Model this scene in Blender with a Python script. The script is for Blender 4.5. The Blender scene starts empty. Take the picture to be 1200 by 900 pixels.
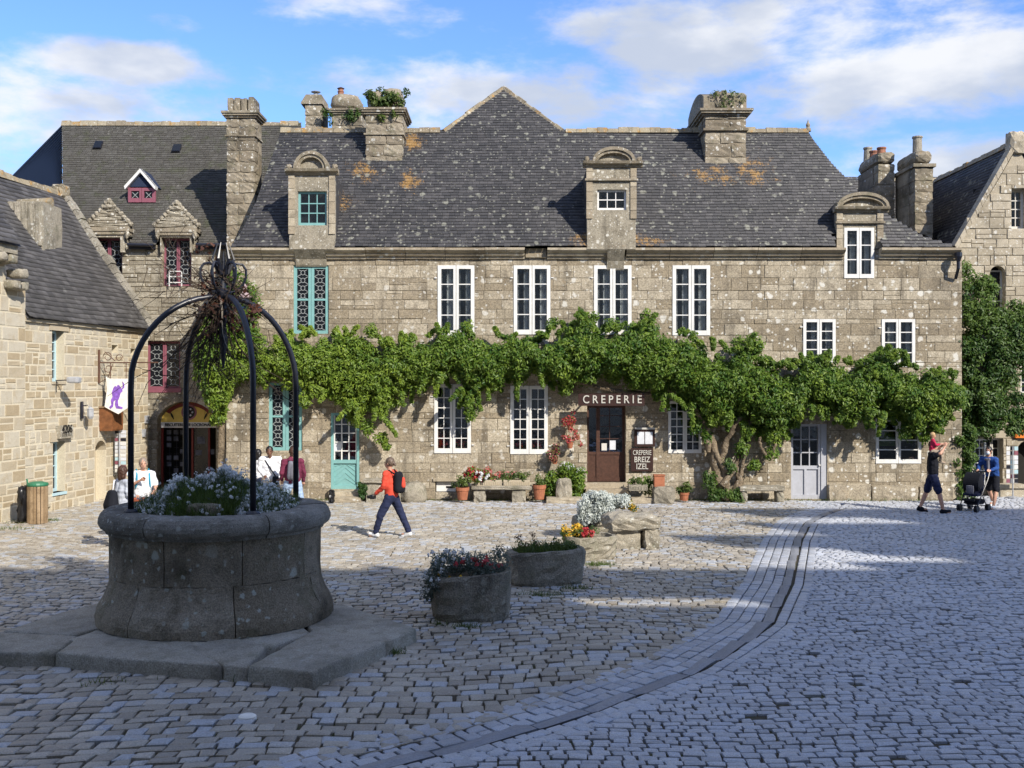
import bpy, math, random
import numpy as np
from mathutils import Vector, Matrix
random.seed(7); np.random.seed(7)
R = math.radians
scene = bpy.context.scene
COL = scene.collection

# ------------------------------------------------------------------ camera, sun, sky, exposure
EYE, F = 3.25, 1250.0                     # eye height in metres, focal length in 1200-px-wide pixels
cam = bpy.data.cameras.new('camera'); cam.sensor_width = 36; cam.lens = F / 1200 * 36
cam.clip_end = 3000; cam.clip_start = 0.1
camo = bpy.data.objects.new('camera', cam); COL.objects.link(camo)
camo.location = (0, 0, EYE); camo.rotation_euler = (R(90), 0, 0)
scene.camera = camo
scene.view_settings.view_transform = 'Standard'; scene.view_settings.look = 'None'
scene.view_settings.exposure = 0.95; scene.view_settings.gamma = 1
SUN = Vector((0.925, -1.15, 1.02)).normalized()
sl = bpy.data.lights.new('sun', 'SUN'); sl.energy = 3.2; sl.angle = R(0.53); sl.color = (1, 0.93, 0.82)
so = bpy.data.objects.new('sun', sl); COL.objects.link(so)
so.rotation_euler = SUN.to_track_quat('Z', 'Y').to_euler()
scene.cycles.max_bounces = 6; scene.cycles.transparent_max_bounces = 12

W = bpy.data.worlds.new('World'); scene.world = W; W.use_nodes = True
nt = W.node_tree; nt.nodes.clear()
def N(nt, t, **kw):
    n = nt.nodes.new(t)
    for k, v in kw.items():
        if k == 'inp':
            for a, b in v.items(): n.inputs[a].default_value = b
        else: setattr(n, k, v)
    return n
def math_(nt, op, a, b=None, c=None, clamp=False):
    n = nt.nodes.new('ShaderNodeMath'); n.operation = op; n.use_clamp = clamp
    for i, v in enumerate((a, b, c)):
        if v is None: continue
        if isinstance(v, (int, float)): n.inputs[i].default_value = v
        else: nt.links.new(v, n.inputs[i])
    return n.outputs[0]
def vmath(nt, op, a, b=None):
    n = nt.nodes.new('ShaderNodeVectorMath'); n.operation = op
    for i, v in enumerate((a, b)):
        if v is None: continue
        if isinstance(v, (tuple, list, Vector)): n.inputs[i].default_value = v
        else: nt.links.new(v, n.inputs[i])
    return n.outputs['Value'] if op in ('LENGTH', 'DOT_PRODUCT') else n.outputs[0]
def ramp(nt, fac, a, b, lo=0.0, hi=1.0, smooth=True):
    n = nt.nodes.new('ShaderNodeMapRange'); n.interpolation_type = 'SMOOTHSTEP' if smooth else 'LINEAR'
    nt.links.new(fac, n.inputs[0])
    for i, v in zip((1, 2, 3, 4), (a, b, lo, hi)): n.inputs[i].default_value = v
    return n.outputs[0]
def noise(nt, vec, scale, detail=4, rough=0.55, dist=0.0):
    n = nt.nodes.new('ShaderNodeTexNoise'); n.inputs['Scale'].default_value = scale
    n.inputs['Detail'].default_value = detail; n.inputs['Roughness'].default_value = rough
    n.inputs['Distortion'].default_value = dist
    if vec is not None: nt.links.new(vec, n.inputs['Vector'])
    return n.outputs['Fac']
def mixc(nt, fac, a, b, mode='MIX'):
    n = nt.nodes.new('ShaderNodeMix'); n.data_type = 'RGBA'; n.blend_type = mode
    for s, v in ((0, fac), (6, a), (7, b)):
        if isinstance(v, (int, float)): n.inputs[s].default_value = v
        elif isinstance(v, (tuple, list)): n.inputs[s].default_value = (*v[:3], 1)
        else: nt.links.new(v, n.inputs[s])
    return n.outputs[2]
sky = N(nt, 'ShaderNodeTexSky', sky_type='NISHITA'); sky.sun_disc = False
sky.sun_elevation = math.asin(SUN.z); sky.sun_rotation = math.atan2(SUN.x, SUN.y)
sky.air_density = 1.0; sky.dust_density = 0.3; sky.ozone_density = 2.5
tc = N(nt, 'ShaderNodeTexCoord')
bg = N(nt, 'ShaderNodeBackground'); bg.inputs[1].default_value = 0.15
skyc = mixc(nt, 1.0, sky.outputs[0], (0.47, 0.60, 0.84), 'MULTIPLY')
nt.links.new(skyc, bg.inputs[0])
# clouds: soft banks by direction, broken up with noise
dirv = vmath(nt, 'NORMALIZE', tc.outputs['Generated'])
st = vmath(nt, 'MULTIPLY', dirv, (1.0, 1.0, 2.4))
n1 = noise(nt, st, 7.5, 10, 0.60, 0.15)
n2 = noise(nt, vmath(nt, 'ADD', st, (3.1, 1.7, 0.4)), 2.0, 4, 0.5)
def cd(px_, py_): return Vector((px_ - 600, F, 450 - py_)).normalized()
BANKS = [(830, 45, .17, .050, 1), (1050, 95, .18, .045, 1), (640, 118, .17, .045, 1.05), (150, 70, .085, .020, 1.0), (420, 10, .09, .022, .7),
         (60, 165, .18, .048, .95), (1120, 190, .10, .032, .95), (1100, 15, .08, .02, .55), (190, 25, .04, .012, .6), (430, 100, .10, .025, .75),
         (960, 20, .14, .05, .8), (700, 50, .09, .03, .6)]
tot = None
for (bx, by, rx, rz, amp) in BANKS:
    c = cd(bx, by)
    q = vmath(nt, 'SUBTRACT', dirv, c)
    q = vmath(nt, 'MULTIPLY', q, (1 / rx, 1 / rx, 1 / rz))
    d = vmath(nt, 'LENGTH', q)
    g = ramp(nt, d, 0.0, 1.75, amp, 0.0)
    tot = g if tot is None else math_(nt, 'MAXIMUM', tot, g)
front = ramp(nt, vmath(nt, 'DOT_PRODUCT', dirv, (0, 1, 0)), 0.60, 0.80)      # beyond the view: broken cloud, amount raised to lighten the shade
other = math_(nt, 'MULTIPLY', math_(nt, 'SUBTRACT', 1.0, front), ramp(nt, n2, 0.40, 0.60, 0.2, 0.85))
tot = math_(nt, 'MAXIMUM', tot, other)
mask = math_(nt, 'MULTIPLY_ADD', n1, 2.3, -1.12)
mask = math_(nt, 'ADD', mask, tot)
mask = ramp(nt, mask, 0.34, 0.96, 0.0, 0.94)
shade = noise(nt, vmath(nt, 'ADD', st, (0.02, 0.0, 0.06)), 6.0, 6, 0.5)
ccol = mixc(nt, ramp(nt, shade, 0.40, 0.62), (0.60, 0.66, 0.78), (0.97, 0.98, 1.0))
bg2 = N(nt, 'ShaderNodeBackground'); bg2.inputs[1].default_value = 0.52
nt.links.new(ccol, bg2.inputs[0])
ms = N(nt, 'ShaderNodeMixShader'); nt.links.new(mask, ms.inputs[0])
nt.links.new(bg.outputs[0], ms.inputs[1]); nt.links.new(bg2.outputs[0], ms.inputs[2])
wo = N(nt, 'ShaderNodeOutputWorld'); nt.links.new(ms.outputs[0], wo.inputs[0])

# ------------------------------------------------------------------ measuring: a picture bearing at a real distance
def at(px_, py_, Y): return Vector(((px_ - 600) / F * Y, Y, EYE + (450 - py_) / F * Y))
def gnd(px_, py_):
    Y = EYE * F / (py_ - 450); return Vector(((px_ - 600) / F * Y, Y, 0))
def lerp(a, b, t): return a + (b - a) * t
def interp(xs, ys, x): return float(np.interp(x, xs, ys))

# ------------------------------------------------------------------ mesh builder
class MB:
    def __init__(s): s.v = []; s.f = []; s.t = []
    def add(s, vs, fs, tint=0.5):
        b = len(s.v); s.v += [tuple(p) for p in vs]; s.f += [tuple(i + b for i in f) for f in fs]
        s.t += [tint] * len(vs); return s
    def quad(s, a, b, c, d, tint=0.5): return s.add([a, b, c, d], [(0, 1, 2, 3)], tint)
    def hexa(s, p, tint=0.5):           # 8 points: bottom 0-3, top 4-7
        return s.add(p, [(0, 3, 2, 1), (4, 5, 6, 7), (0, 1, 5, 4), (1, 2, 6, 5), (2, 3, 7, 6), (3, 0, 4, 7)], tint)
    def box(s, x0, x1, y0, y1, z0, z1, tint=0.5):
        return s.hexa([(x0, y0, z0), (x1, y0, z0), (x1, y1, z0), (x0, y1, z0), (x0, y0, z1), (x1, y0, z1), (x1, y1, z1), (x0, y1, z1)], tint)
    def rock(s, x0, x1, y0, y1, z0, z1, bev=0.04, jit=0.02, n=4, rz=0, tint=0.5, org=None):
        """rounded rough block: subdivided box with bevelled edges and jitter"""
        c = Vector(((x0 + x1) / 2, (y0 + y1) / 2, (z0 + z1) / 2)); h = Vector(((x1 - x0) / 2, (y1 - y0) / 2, (z1 - z0) / 2))
        idx = {}; vs = []; fs = []
        def vid(i, j, k):
            if (i, j, k) in idx: return idx[(i, j, k)]
            p = Vector((2 * i / n - 1, 2 * j / n - 1, 2 * k / n - 1))
            q = Vector((p.x * h.x, p.y * h.y, p.z * h.z))
            inner = Vector([max(-(h[a] - bev), min(h[a] - bev, q[a])) for a in range(3)])
            d = q - inner
            if d.length > 1e-6 : q = inner + d.normalized() * min(d.length, bev)
            q += Vector([random.uniform(-jit, jit) for _ in range(3)])
            q = Matrix.Rotation(rz, 3, 'Z') @ q + c
            idx[(i, j, k)] = len(vs); vs.append(q); return idx[(i, j, k)]
        for a in range(n):
            for b in range(n):
                for (e, fl) in ((0, 1), (n, 0)):
                    for ax in range(3):
                        def m(p, q):
                            t = [0, 0, 0]; t[ax] = e; t[(ax + 1) % 3] = p; t[(ax + 2) % 3] = q; return vid(*t)
                        f = [m(a, b), m(a + 1, b), m(a + 1, b + 1), m(a, b + 1)]
                        fs.append(f[::-1] if fl else f)
        return s.add(vs, fs, tint)
    def tube(s, pts, r, n=8, tint=0.5, cap=True):
        pts = [Vector(p) for p in pts]; k = len(pts)
        rs = r if isinstance(r, (list, tuple)) else [r] * k
        vs = []; fs = []; up = None
        for i, p in enumerate(pts):
            d = (pts[min(i + 1, k - 1)] - pts[max(i - 1, 0)])
            d = d.normalized() if d.length > 1e-9 else Vector((0, 0, 1))
            if up is None: up = d.orthogonal().normalized()
            up = (up - d * up.dot(d)); up = up.normalized() if up.length > 1e-6 else d.orthogonal().normalized()
            w = d.cross(up)
            for j in range(n):
                a = 2 * math.pi * j / n; vs.append(p + (up * math.cos(a) + w * math.sin(a)) * rs[i])
        for i in range(k - 1):
            for j in range(n):
                fs.append((i * n + j, i * n + (j + 1) % n, (i + 1) * n + (j + 1) % n, (i + 1) * n + j))
        if cap: fs.append(tuple(range(n))[::-1]); fs.append(tuple(range((k - 1) * n, k * n)))
        return s.add(vs, fs, tint)
    def lathe(s, c, prof, n=24, a0=0, a1=2 * math.pi, tint=0.5, jit=0.0, closed=False):
        """profile [(r,z)] turned about the vertical through c; a partial arc gets closed ends when closed=True"""
        full = abs(a1 - a0 - 2 * math.pi) < 1e-6; m = n if full else n + 1; k = len(prof); vs = []; fs = []
        for i in range(m):
            a = a0 + (a1 - a0) * i / n
            for (r, z) in prof:
                rr = r + random.uniform(-jit, jit) if jit else r
                vs.append((c[0] + rr * math.cos(a), c[1] + rr * math.sin(a), c[2] + z + (random.uniform(-jit, jit) if jit else 0)))
        kk = k if closed else k - 1
        for i in range(n):
            i2 = (i + 1) % m if full else i + 1
            for j in range(kk):
                j2 = (j + 1) % k
                fs.append((i * k + j, i2 * k + j, i2 * k + j2, i * k + j2))
        if closed and not full: fs.append(tuple(range(k))); fs.append(tuple(range(n * k, n * k + k))[::-1])
        if not closed and full:
            if prof[0][0] > 1e-4: fs.append(tuple(i * k for i in range(n))[::-1])
            if prof[-1][0] > 1e-4: fs.append(tuple(i * k + k - 1 for i in range(n)))
        return s.add(vs, fs, tint)
    def ball(s, c, r, n=8, tint=0.5, sq=(1, 1, 1), jit=0):
        vs = []; fs = []; m = n; h = n // 2 + 1
        for i in range(h + 1):
            th = math.pi * i / h
            for j in range(m):
                ph = 2 * math.pi * j / m; q = 1 + random.uniform(-jit, jit)
                vs.append((c[0] + r * q * sq[0] * math.sin(th) * math.cos(ph), c[1] + r * q * sq[1] * math.sin(th) * math.sin(ph), c[2] + r * q * sq[2] * math.cos(th)))
        for i in range(h):
            for j in range(m): fs.append((i * m + j, (i + 1) * m + j, (i + 1) * m + (j + 1) % m, i * m + (j + 1) % m))
        return s.add(vs, fs, tint)
    def capsule(s, a, b, ra, rb, n=10):
        a = Vector(a); b = Vector(b); d = b - a; L = d.length
        if L < 1e-5: return s.ball(a, ra, n)
        d = d / L; pts = []; rs = []
        for t in (-0.999, -0.85, -0.55, 0): pts.append(a + d * ra * t); rs.append(max(1e-3, ra * math.sqrt(1 - t * t)))
        for t in (0, 0.55, 0.85, 0.999): pts.append(b + d * rb * t); rs.append(max(1e-3, rb * math.sqrt(1 - t * t)))
        return s.tube(pts, rs, n)
    def prism(s, poly, fn, d0, d1, tint=0.5):
        """closed polygon [(u,z)] extruded between depths d0,d1 through fn(u,z,d)"""
        n = len(poly); vs = [fn(u, z, d0) for u, z in poly] + [fn(u, z, d1) for u, z in poly]
        fs = [tuple(range(n)), tuple(range(n, 2 * n))[::-1]] + [(i, i + n, (i + 1) % n + n, (i + 1) % n) for i in range(n)]
        return s.add(vs, fs, tint)
    def build(s, name, mat, parent=None, local=False, smooth=False, kind=None):
        me = bpy.data.meshes.new(name); vs = s.v
        if parent is not None and not local:
            root = parent
            while root.parent: root = root.parent
            c, sn = math.cos(-root.rotation_euler.z), math.sin(-root.rotation_euler.z); L = root.location
            vs = [((x - L.x) * c - (y - L.y) * sn, (x - L.x) * sn + (y - L.y) * c, z - L.z) for x, y, z in vs]
        me.from_pydata(vs, [], s.f); me.update()
        at_ = me.attributes.new('tint', 'FLOAT', 'POINT'); at_.data.foreach_set('value', s.t)
        me.materials.append(mat)
        if smooth: me.shade_smooth()
        o = bpy.data.objects.new(name, me); COL.objects.link(o)
        if parent is not None: o.parent = parent
        if kind: o['kind'] = kind
        return o
def fixn(o):                                   # consistent outward normals
    import bmesh
    bm = bmesh.new(); bm.from_mesh(o.data); bmesh.ops.recalc_face_normals(bm, faces=bm.faces); bm.to_mesh(o.data); bm.free(); return o
def tag(o, label=None, cat=None, group=None, kind=None):
    if label: o['label'] = label
    if cat: o['category'] = cat
    if group: o['group'] = group
    if kind: o['kind'] = kind
    return o
def empty(name, loc, label, cat, group=None, rz=0, kind=None):
    o = bpy.data.objects.new(name, None); COL.objects.link(o); o.location = loc; o.rotation_euler = (0, 0, rz)
    o.empty_display_size = 0.2
    return tag(o, label, cat, group, kind)
def copy_tree(o, parent=None):
    c = o.copy(); COL.objects.link(c); c.parent = parent
    for ch in o.children: copy_tree(ch, c)
    return c
def arr_mesh(name, V, Fc, T, mat, parent=None, kind=None):
    """numpy vertices, equal-sized faces"""
    me = bpy.data.meshes.new(name); nv, nf, k = len(V), len(Fc), Fc.shape[1]
    if parent is not None:
        root = parent
        while root.parent: root = root.parent
        V = V - np.array(root.location)
    me.vertices.add(nv); me.vertices.foreach_set('co', V.astype(np.float32).ravel())
    me.loops.add(nf * k); me.loops.foreach_set('vertex_index', Fc.astype(np.int32).ravel())
    me.polygons.add(nf); me.polygons.foreach_set('loop_start', np.arange(0, nf * k, k, dtype=np.int32))
    me.update(calc_edges=True)
    a = me.attributes.new('tint', 'FLOAT', 'POINT'); a.data.foreach_set('value', T.astype(np.float32))
    me.materials.append(mat)
    o = bpy.data.objects.new(name, me); COL.objects.link(o)
    if parent is not None: o.parent = parent
    if kind: o['kind'] = kind
    return o

# ------------------------------------------------------------------ materials
def base(name, rough=0.8, spec=0.3):
    m = bpy.data.materials.new(name); m.use_nodes = True; t = m.node_tree
    b = t.nodes['Principled BSDF']; b.inputs['Roughness'].default_value = rough
    b.inputs['Specular IOR Level'].default_value = spec
    g = N(t, 'ShaderNodeNewGeometry')
    a = N(t, 'ShaderNodeAttribute'); a.attribute_name = 'tint'
    return m, t, b, g.outputs['Position'], a.outputs['Fac']
def bump(t, b, h, dist, strength=0.6):
    n = N(t, 'ShaderNodeBump'); n.inputs['Distance'].default_value = dist; n.inputs['Strength'].default_value = strength
    t.links.new(h, n.inputs['Height']); t.links.new(n.outputs[0], b.inputs['Normal'])
def plain(name, col, rough=0.6, spec=0.4, metal=0, var=0.12, sc=9.0, bmp=0.0):
    m, t, b, P, ti = base(name, rough, spec)
    f = ramp(t, noise(t, P, sc, 5, 0.6), 0.3, 0.7, 1 - var, 1 + var, False)
    c = mixc(t, 1.0, col, mixc(t, 1.0, f, f, 'MIX'), 'MULTIPLY')
    t.links.new(c, b.inputs['Base Color']); b.inputs['Metallic'].default_value = metal
    if bmp: bump(t, b, noise(t, P, sc * 4, 4), bmp)
    return m
def blobs(t, P, scale, lo, hi, seedoff=(0, 0, 0), warp=0.35):
    w = N(t, 'ShaderNodeTexNoise'); w.inputs['Scale'].default_value = scale * 1.7; w.inputs['Detail'].default_value = 4
    t.links.new(P, w.inputs['Vector'])
    d = vmath(t, 'SUBTRACT', w.outputs['Color'], (0.5, 0.5, 0.5))
    d = vmath(t, 'MULTIPLY', d, (warp / scale * 2,) * 3)
    p = vmath(t, 'ADD', vmath(t, 'ADD', P, d), seedoff)
    v = N(t, 'ShaderNodeTexVoronoi'); v.inputs['Scale'].default_value = scale; t.links.new(p, v.inputs['Vector'])
    sep = t.nodes.new('ShaderNodeSeparateColor'); t.links.new(v.outputs['Color'], sep.inputs[0])
    lim = math_(t, 'MULTIPLY_ADD', sep.outputs[0], hi - lo, lo)
    return math_(t, 'MULTIPLY', math_(t, 'SUBTRACT', lim, v.outputs['Distance']), 9.0, clamp=True)
def stone(name, c1, c2, c3, lichen=0.5, lcol=(0.55, 0.55, 0.50), lscale=5.0, rough=0.85, fine=40, bd=0.012, moss=0.0, orange=0.0, dark=0.3, spec=0.25, xmask=None, region=None, fc=0.0, othr=0.60, alt=None, streak=0.0):
    """c1..c3 base stone tones (by piece); patches of pale lichen, dark soot streaks, optional moss"""
    m, t, b, P, ti = base(name, rough, spec)
    big = noise(t, P, 0.7, 4, 0.6); mid = noise(t, P, 4.5, 6, 0.65); sm = noise(t, P, fine, 4, 0.7)
    c = mixc(t, ramp(t, ti, 0.15, 0.85), c1, c2)
    if alt: c = mixc(t, ramp(t, ti, 0.66, 0.80), c, alt)
    c = mixc(t, ramp(t, mid, 0.45, 0.7, 0, 0.8 if not alt else 0.45), c, c3)
    c = mixc(t, ramp(t, big, 0.5, 0.72, 0, dark), c, tuple(x * 0.45 for x in c3))
    g = ramp(t, sm, 0.3, 0.7, 0.72 - fc, 1.22 + fc, False)
    c = mixc(t, 1.0, c, mixc(t, 1.0, g, g), 'MULTIPLY')
    if streak > 0:
        sk = ramp(t, noise(t, vmath(t, 'MULTIPLY', P, (3.2, 3.2, 0.38)), 1.0, 5, 0.65), 0.50, 0.68, 0, streak)
        c = mixc(t, sk, c, tuple(x * 0.35 for x in c3))
    if lichen > 0:
        dn = ramp(t, noise(t, vmath(t, 'ADD', P, (5, 3, 9)), 0.55, 3, 0.5), 0.60 - lichen * 0.35, 0.78 - lichen * 0.3)
        if xmask:
            sx = t.nodes.new('ShaderNodeSeparateXYZ'); t.links.new(P, sx.inputs[0])
            dn = math_(t, 'MULTIPLY', dn, ramp(t, sx.outputs[0], xmask[0], xmask[1], xmask[2], 1.0))
        l = math_(t, 'MULTIPLY', math_(t, 'MAXIMUM', blobs(t, P, lscale, -0.22, 0.42), blobs(t, P, lscale * 2.3, -0.15, 0.40, (3, 1, 2))), dn)
        l = math_(t, 'MULTIPLY', l, ramp(t, sm, 0.3, 0.5, 0.55, 0.95))
        c = mixc(t, l, c, lcol)
    if orange > 0:
        if region:
            dd = None
            for (cx, cy, cz, rx, rz_) in region:
                q = vmath(t, 'MULTIPLY', vmath(t, 'SUBTRACT', P, (cx, cy, cz)), (1 / rx, 1 / rx, 1 / rz_))
                e = ramp(t, vmath(t, 'LENGTH', q), 0.2, 1.2, 1, 0)
                dd = e if dd is None else math_(t, 'MAXIMUM', dd, e)
            o = math_(t, 'MULTIPLY', ramp(t, math_(t, 'ADD', math_(t, 'MULTIPLY', math_(t, 'ADD', noise(t, P, 3.0, 6, 0.7), noise(t, P, 16, 5, 0.8)), 0.5), math_(t, 'MULTIPLY', dd, 0.15)), 0.60, 0.67), orange * 0.8)
            o = math_(t, 'MULTIPLY', o, ramp(t, dd, 0.0, 0.1))
        else:
            o = math_(t, 'MULTIPLY', ramp(t, noise(t, P, 3.2, 6, 0.7), othr, othr + 0.10), orange)
        c = mixc(t, o, c, (0.36, 0.20, 0.05))
    if moss > 0:
        o = math_(t, 'MULTIPLY', ramp(t, noise(t, vmath(t, 'ADD', P, (9, 9, 9)), 2.3, 6, 0.7), 0.50, 0.66), moss)
        c = mixc(t, o, c, (0.055, 0.07, 0.018))
    t.links.new(c, b.inputs['Base Color'])
    h = math_(t, 'ADD', math_(t, 'MULTIPLY', mid, 1.0), math_(t, 'MULTIPLY', sm, 0.35))
    bump(t, b, h, bd, 0.8)
    return m

M = {}
M['granite'] = stone('granite', (0.285, 0.236, 0.165), (0.435, 0.38, 0.288), (0.25, 0.212, 0.158), 1.15, (0.64, 0.62, 0.56), 4.0, xmask=(-6, 7, 0.62), orange=0.22, dark=0.6, streak=0.55, fc=0.24, fine=30)
M['mortar'] = stone('mortar', (0.26, 0.215, 0.15), (0.33, 0.28, 0.2), (0.17, 0.14, 0.10), 0.6, dark=0.6)
M['granite_trim'] = stone('granite_trim', (0.36, 0.30, 0.215), (0.45, 0.39, 0.29), (0.22, 0.185, 0.135), 0.45, lscale=6, dark=0.6, bd=0.02)
M['chimney_granite'] = stone('chimney_granite', (0.24, 0.20, 0.145), (0.36, 0.31, 0.23), (0.15, 0.13, 0.095), 0.85, (0.6, 0.58, 0.52), 6.5, moss=0.28, dark=0.7, bd=0.03, orange=0.2)
M['rubble'] = stone('rubble', (0.28, 0.245, 0.185), (0.40, 0.36, 0.28), (0.19, 0.165, 0.12), 0.95, streak=0.5, fc=0.15, lcol=(0.63, 0.61, 0.54), lscale=7.5, bd=0.035, dark=0.4)
M['pale_stone'] = stone('pale_stone', (0.38, 0.305, 0.20), (0.50, 0.455, 0.365), (0.44, 0.365, 0.25), 0.0, fine=60, dark=0.08, bd=0.008)
M['pale_mortar'] = stone('pale_mortar', (0.60, 0.54, 0.41), (0.62, 0.56, 0.43), (0.54, 0.47, 0.35), 0.0, fine=60, dark=0.0)
M['far_granite'] = stone('far_granite', (0.40, 0.345, 0.255), (0.48, 0.42, 0.32), (0.30, 0.26, 0.195), 0.7, (0.66, 0.64, 0.58), 7, dark=0.3, bd=0.02)
OR = [(at(484, 185, 32.6), 0.5, 1.6), (at(482, 215, 31.5), 0.5, 1.2), (at(430, 212, 32), 0.9, 0.8), (at(395, 245, 31), 0.7, 0.7), (at(830, 212, 32), 1.3, .7), (at(880, 215, 32), 1.0, 1.2), (at(700, 284, 30), 1.2, 0.5), (at(740, 284, 30), 1.2, 0.35)]
M['slate'] = stone('slate', (0.028, 0.028, 0.032), (0.070, 0.067, 0.070), (0.034, 0.033, 0.035), 0.95, (0.24, 0.24, 0.20), 4.2, rough=0.6, fc=.1, dark=0.3, bd=0.006, orange=1.0,
                   region=[(p.x, p.y, p.z, rx, rz) for (p, rx, rz) in OR], spec=0.5)
M['slate_shop'] = stone('slate_shop', (0.075, 0.070, 0.062), (0.105, 0.10, 0.09), (0.085, 0.08, 0.068), 0.30, (0.22, 0.21, 0.19), 9.0, rough=0.65, dark=0.35, bd=0.005, moss=0.35)
M['slate_blue_shade'] = stone('slate_blue_shade', (0.024, 0.034, 0.066), (0.036, 0.048, 0.088), (0.03, 0.04, 0.07), 0.0, rough=0.8, dark=0.1, bd=0.003, spec=0.1)  # blue sky-lit shade of the hip slope put into the slate colour
M['slate_near'] = stone('slate_near', (0.070, 0.068, 0.070), (0.135, 0.130, 0.132), (0.085, 0.082, 0.080), 0.12, (0.25, 0.25, 0.24), 5.0, rough=0.5, dark=0.35, bd=0.008, spec=0.5)
M['ridge'] = stone('ridge', (0.24, 0.20, 0.14), (0.34, 0.29, 0.20), (0.16, 0.14, 0.10), 0.9, (0.5, 0.47, 0.4), 9, orange=0.8, bd=0.03, othr=0.54)
M['well_stone'] = stone('well_stone', (0.24, 0.20, 0.145), (0.33, 0.285, 0.22), (0.16, 0.135, 0.095), 0.55, (0.46, 0.48, 0.43), 4.4, rough=0.85, bd=0.06, dark=0.95, fine=55, moss=0.25, fc=0.25)
M['well_rim'] = stone('well_rim', (0.19, 0.178, 0.152), (0.26, 0.245, 0.215), (0.125, 0.115, 0.095), 0.7, (0.44, 0.45, 0.42), 9.0, rough=0.85, bd=0.035, dark=0.7, fine=70, fc=0.2)
M['slab'] = stone('slab', (0.35, 0.325, 0.275), (0.43, 0.405, 0.345), (0.25, 0.23, 0.18), 0.25, (0.42, 0.42, 0.38), 7, rough=0.75, bd=0.03, dark=0.6, fine=60, moss=0.2, fc=0.22)
M['trough'] = stone('trough', (0.30, 0.275, 0.225), (0.38, 0.35, 0.29), (0.19, 0.17, 0.135), 0.5, (0.44, 0.44, 0.38), 8, bd=0.06, dark=0.8, fine=50, moss=0.3, fc=0.3)
M['trough_pale'] = stone('trough_pale', (0.30, 0.27, 0.21), (0.40, 0.36, 0.29), (0.20, 0.18, 0.14), 0.6, (0.55, 0.54, 0.48), 8, bd=0.05, dark=0.6, fine=55, moss=0.3, fc=0.2)
M['sett'] = stone('sett', (0.36, 0.375, 0.41), (0.52, 0.535, 0.57), (0.38, 0.39, 0.42), 0.0, rough=0.36, dark=0.3, bd=0.009, fine=80, spec=0.6, alt=(0.44, 0.47, 0.53), fc=.06)
M['cobble'] = stone('cobble', (0.30, 0.265, 0.215), (0.49, 0.45, 0.38), (0.36, 0.325, 0.265), 0.25, (0.52, 0.51, 0.48), 8, rough=0.42, dark=0.4, bd=0.016, fine=60, spec=0.55, alt=(0.40, 0.42, 0.45), fc=.1)
M['gutter'] = stone('gutter', (0.21, 0.22, 0.25), (0.29, 0.30, 0.33), (0.20, 0.205, 0.225), 0.0, rough=0.4, dark=0.2, bd=0.008, spec=0.5)
M['joint'] = stone('joint', (0.075, 0.063, 0.045), (0.10, 0.086, 0.062), (0.055, 0.047, 0.034), 0.0, moss=0.7, bd=0.015, rough=0.95)
M['earth'] = stone('earth', (0.17, 0.14, 0.10), (0.20, 0.17, 0.12), (0.13, 0.11, 0.08), 0, rough=0.95, moss=0.3)
M['white'] = plain('white_paint', (0.72, 0.71, 0.68), 0.5, var=0.10, sc=5)
M['cream'] = plain('cream_paint', (0.62, 0.60, 0.55), 0.5, var=0.05)
M['turquoise'] = plain('turquoise_paint', (0.20, 0.40, 0.39), 0.5, var=0.08)
M['maroon'] = plain('maroon_paint', (0.25, 0.085, 0.115), 0.5, var=0.1)
M['greydoor'] = plain('grey_paint', (0.42, 0.43, 0.47), 0.5, var=0.06)
M['bluewin'] = plain('pale_blue_paint', (0.42, 0.58, 0.63), 0.5, var=0.06)
M['leadlight'] = plain('lead_lattice', (0.30, 0.32, 0.32), 0.5)
M['darkroom'] = plain('dark_room', (0.03, 0.028, 0.026), 0.9, 0.1)  # near-black stands in for the shade of unlit rooms
M['darkpane'] = plain('dark_pane', (0.012, 0.014, 0.018), 0.12, 0.5)
M['curtain'] = plain('curtain', (0.80, 0.80, 0.80), 0.9, 0.1, sc=3, var=0.3)
M['brown'] = plain('brown_wood', (0.075, 0.034, 0.022), 0.5, var=0.3, sc=14, bmp=0.004)
M['signbrown'] = plain('sign_brown', (0.035, 0.014, 0.011), 0.5)
M['wood'] = stone('weathered_wood', (0.27, 0.185, 0.105), (0.36, 0.26, 0.16), (0.20, 0.135, 0.075), 0, rough=0.8, bd=0.01)
M['boxwood'] = plain('orange_wood', (0.19, 0.075, 0.028), 0.6, var=0.35, sc=8)
M['iron'] = plain('black_iron', (0.012, 0.014, 0.024), 0.38, 0.6, var=0.3, sc=30)
M['rust'] = plain('rusty_iron', (0.11, 0.055, 0.035), 0.7, var=0.3)
M['zinc'] = plain('zinc', (0.35, 0.36, 0.38), 0.45, 0.5)
M['terracotta'] = plain('terracotta', (0.34, 0.13, 0.07), 0.8, 0.2, var=0.25)
M['claypot'] = plain('clay_chimney_pot', (0.30, 0.14, 0.09), 0.85, 0.2, var=0.35)
M['lettering'] = plain('pale_lettering', (0.50, 0.48, 0.43), 0.5)
M['black'] = plain('black_paint', (0.012, 0.012, 0.012), 0.5)
M['blackplastic'] = plain('black_plastic', (0.012, 0.012, 0.014), 0.3, 0.5)
M['green_lid'] = plain('green_lid', (0.03, 0.17, 0.09), 0.45)
M['dimpacket'] = plain('dim_packet', (0.11, 0.115, 0.14), 0.7, 0.2, var=.5, sc=6)  # packet colour darkened to stand in for the dim shop interior
M['paper'] = plain('paper', (0.62, 0.64, 0.68), 0.7, 0.2)
M['signwhite'] = plain('sign_white', (0.80, 0.78, 0.72), 0.5)
M['purple'] = plain('purple_paint', (0.24, 0.11, 0.50), 0.5, var=0.4, sc=12)
M['yellow'] = plain('yellow_paint', (0.60, 0.42, 0.09), 0.5, var=0.1)
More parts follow.
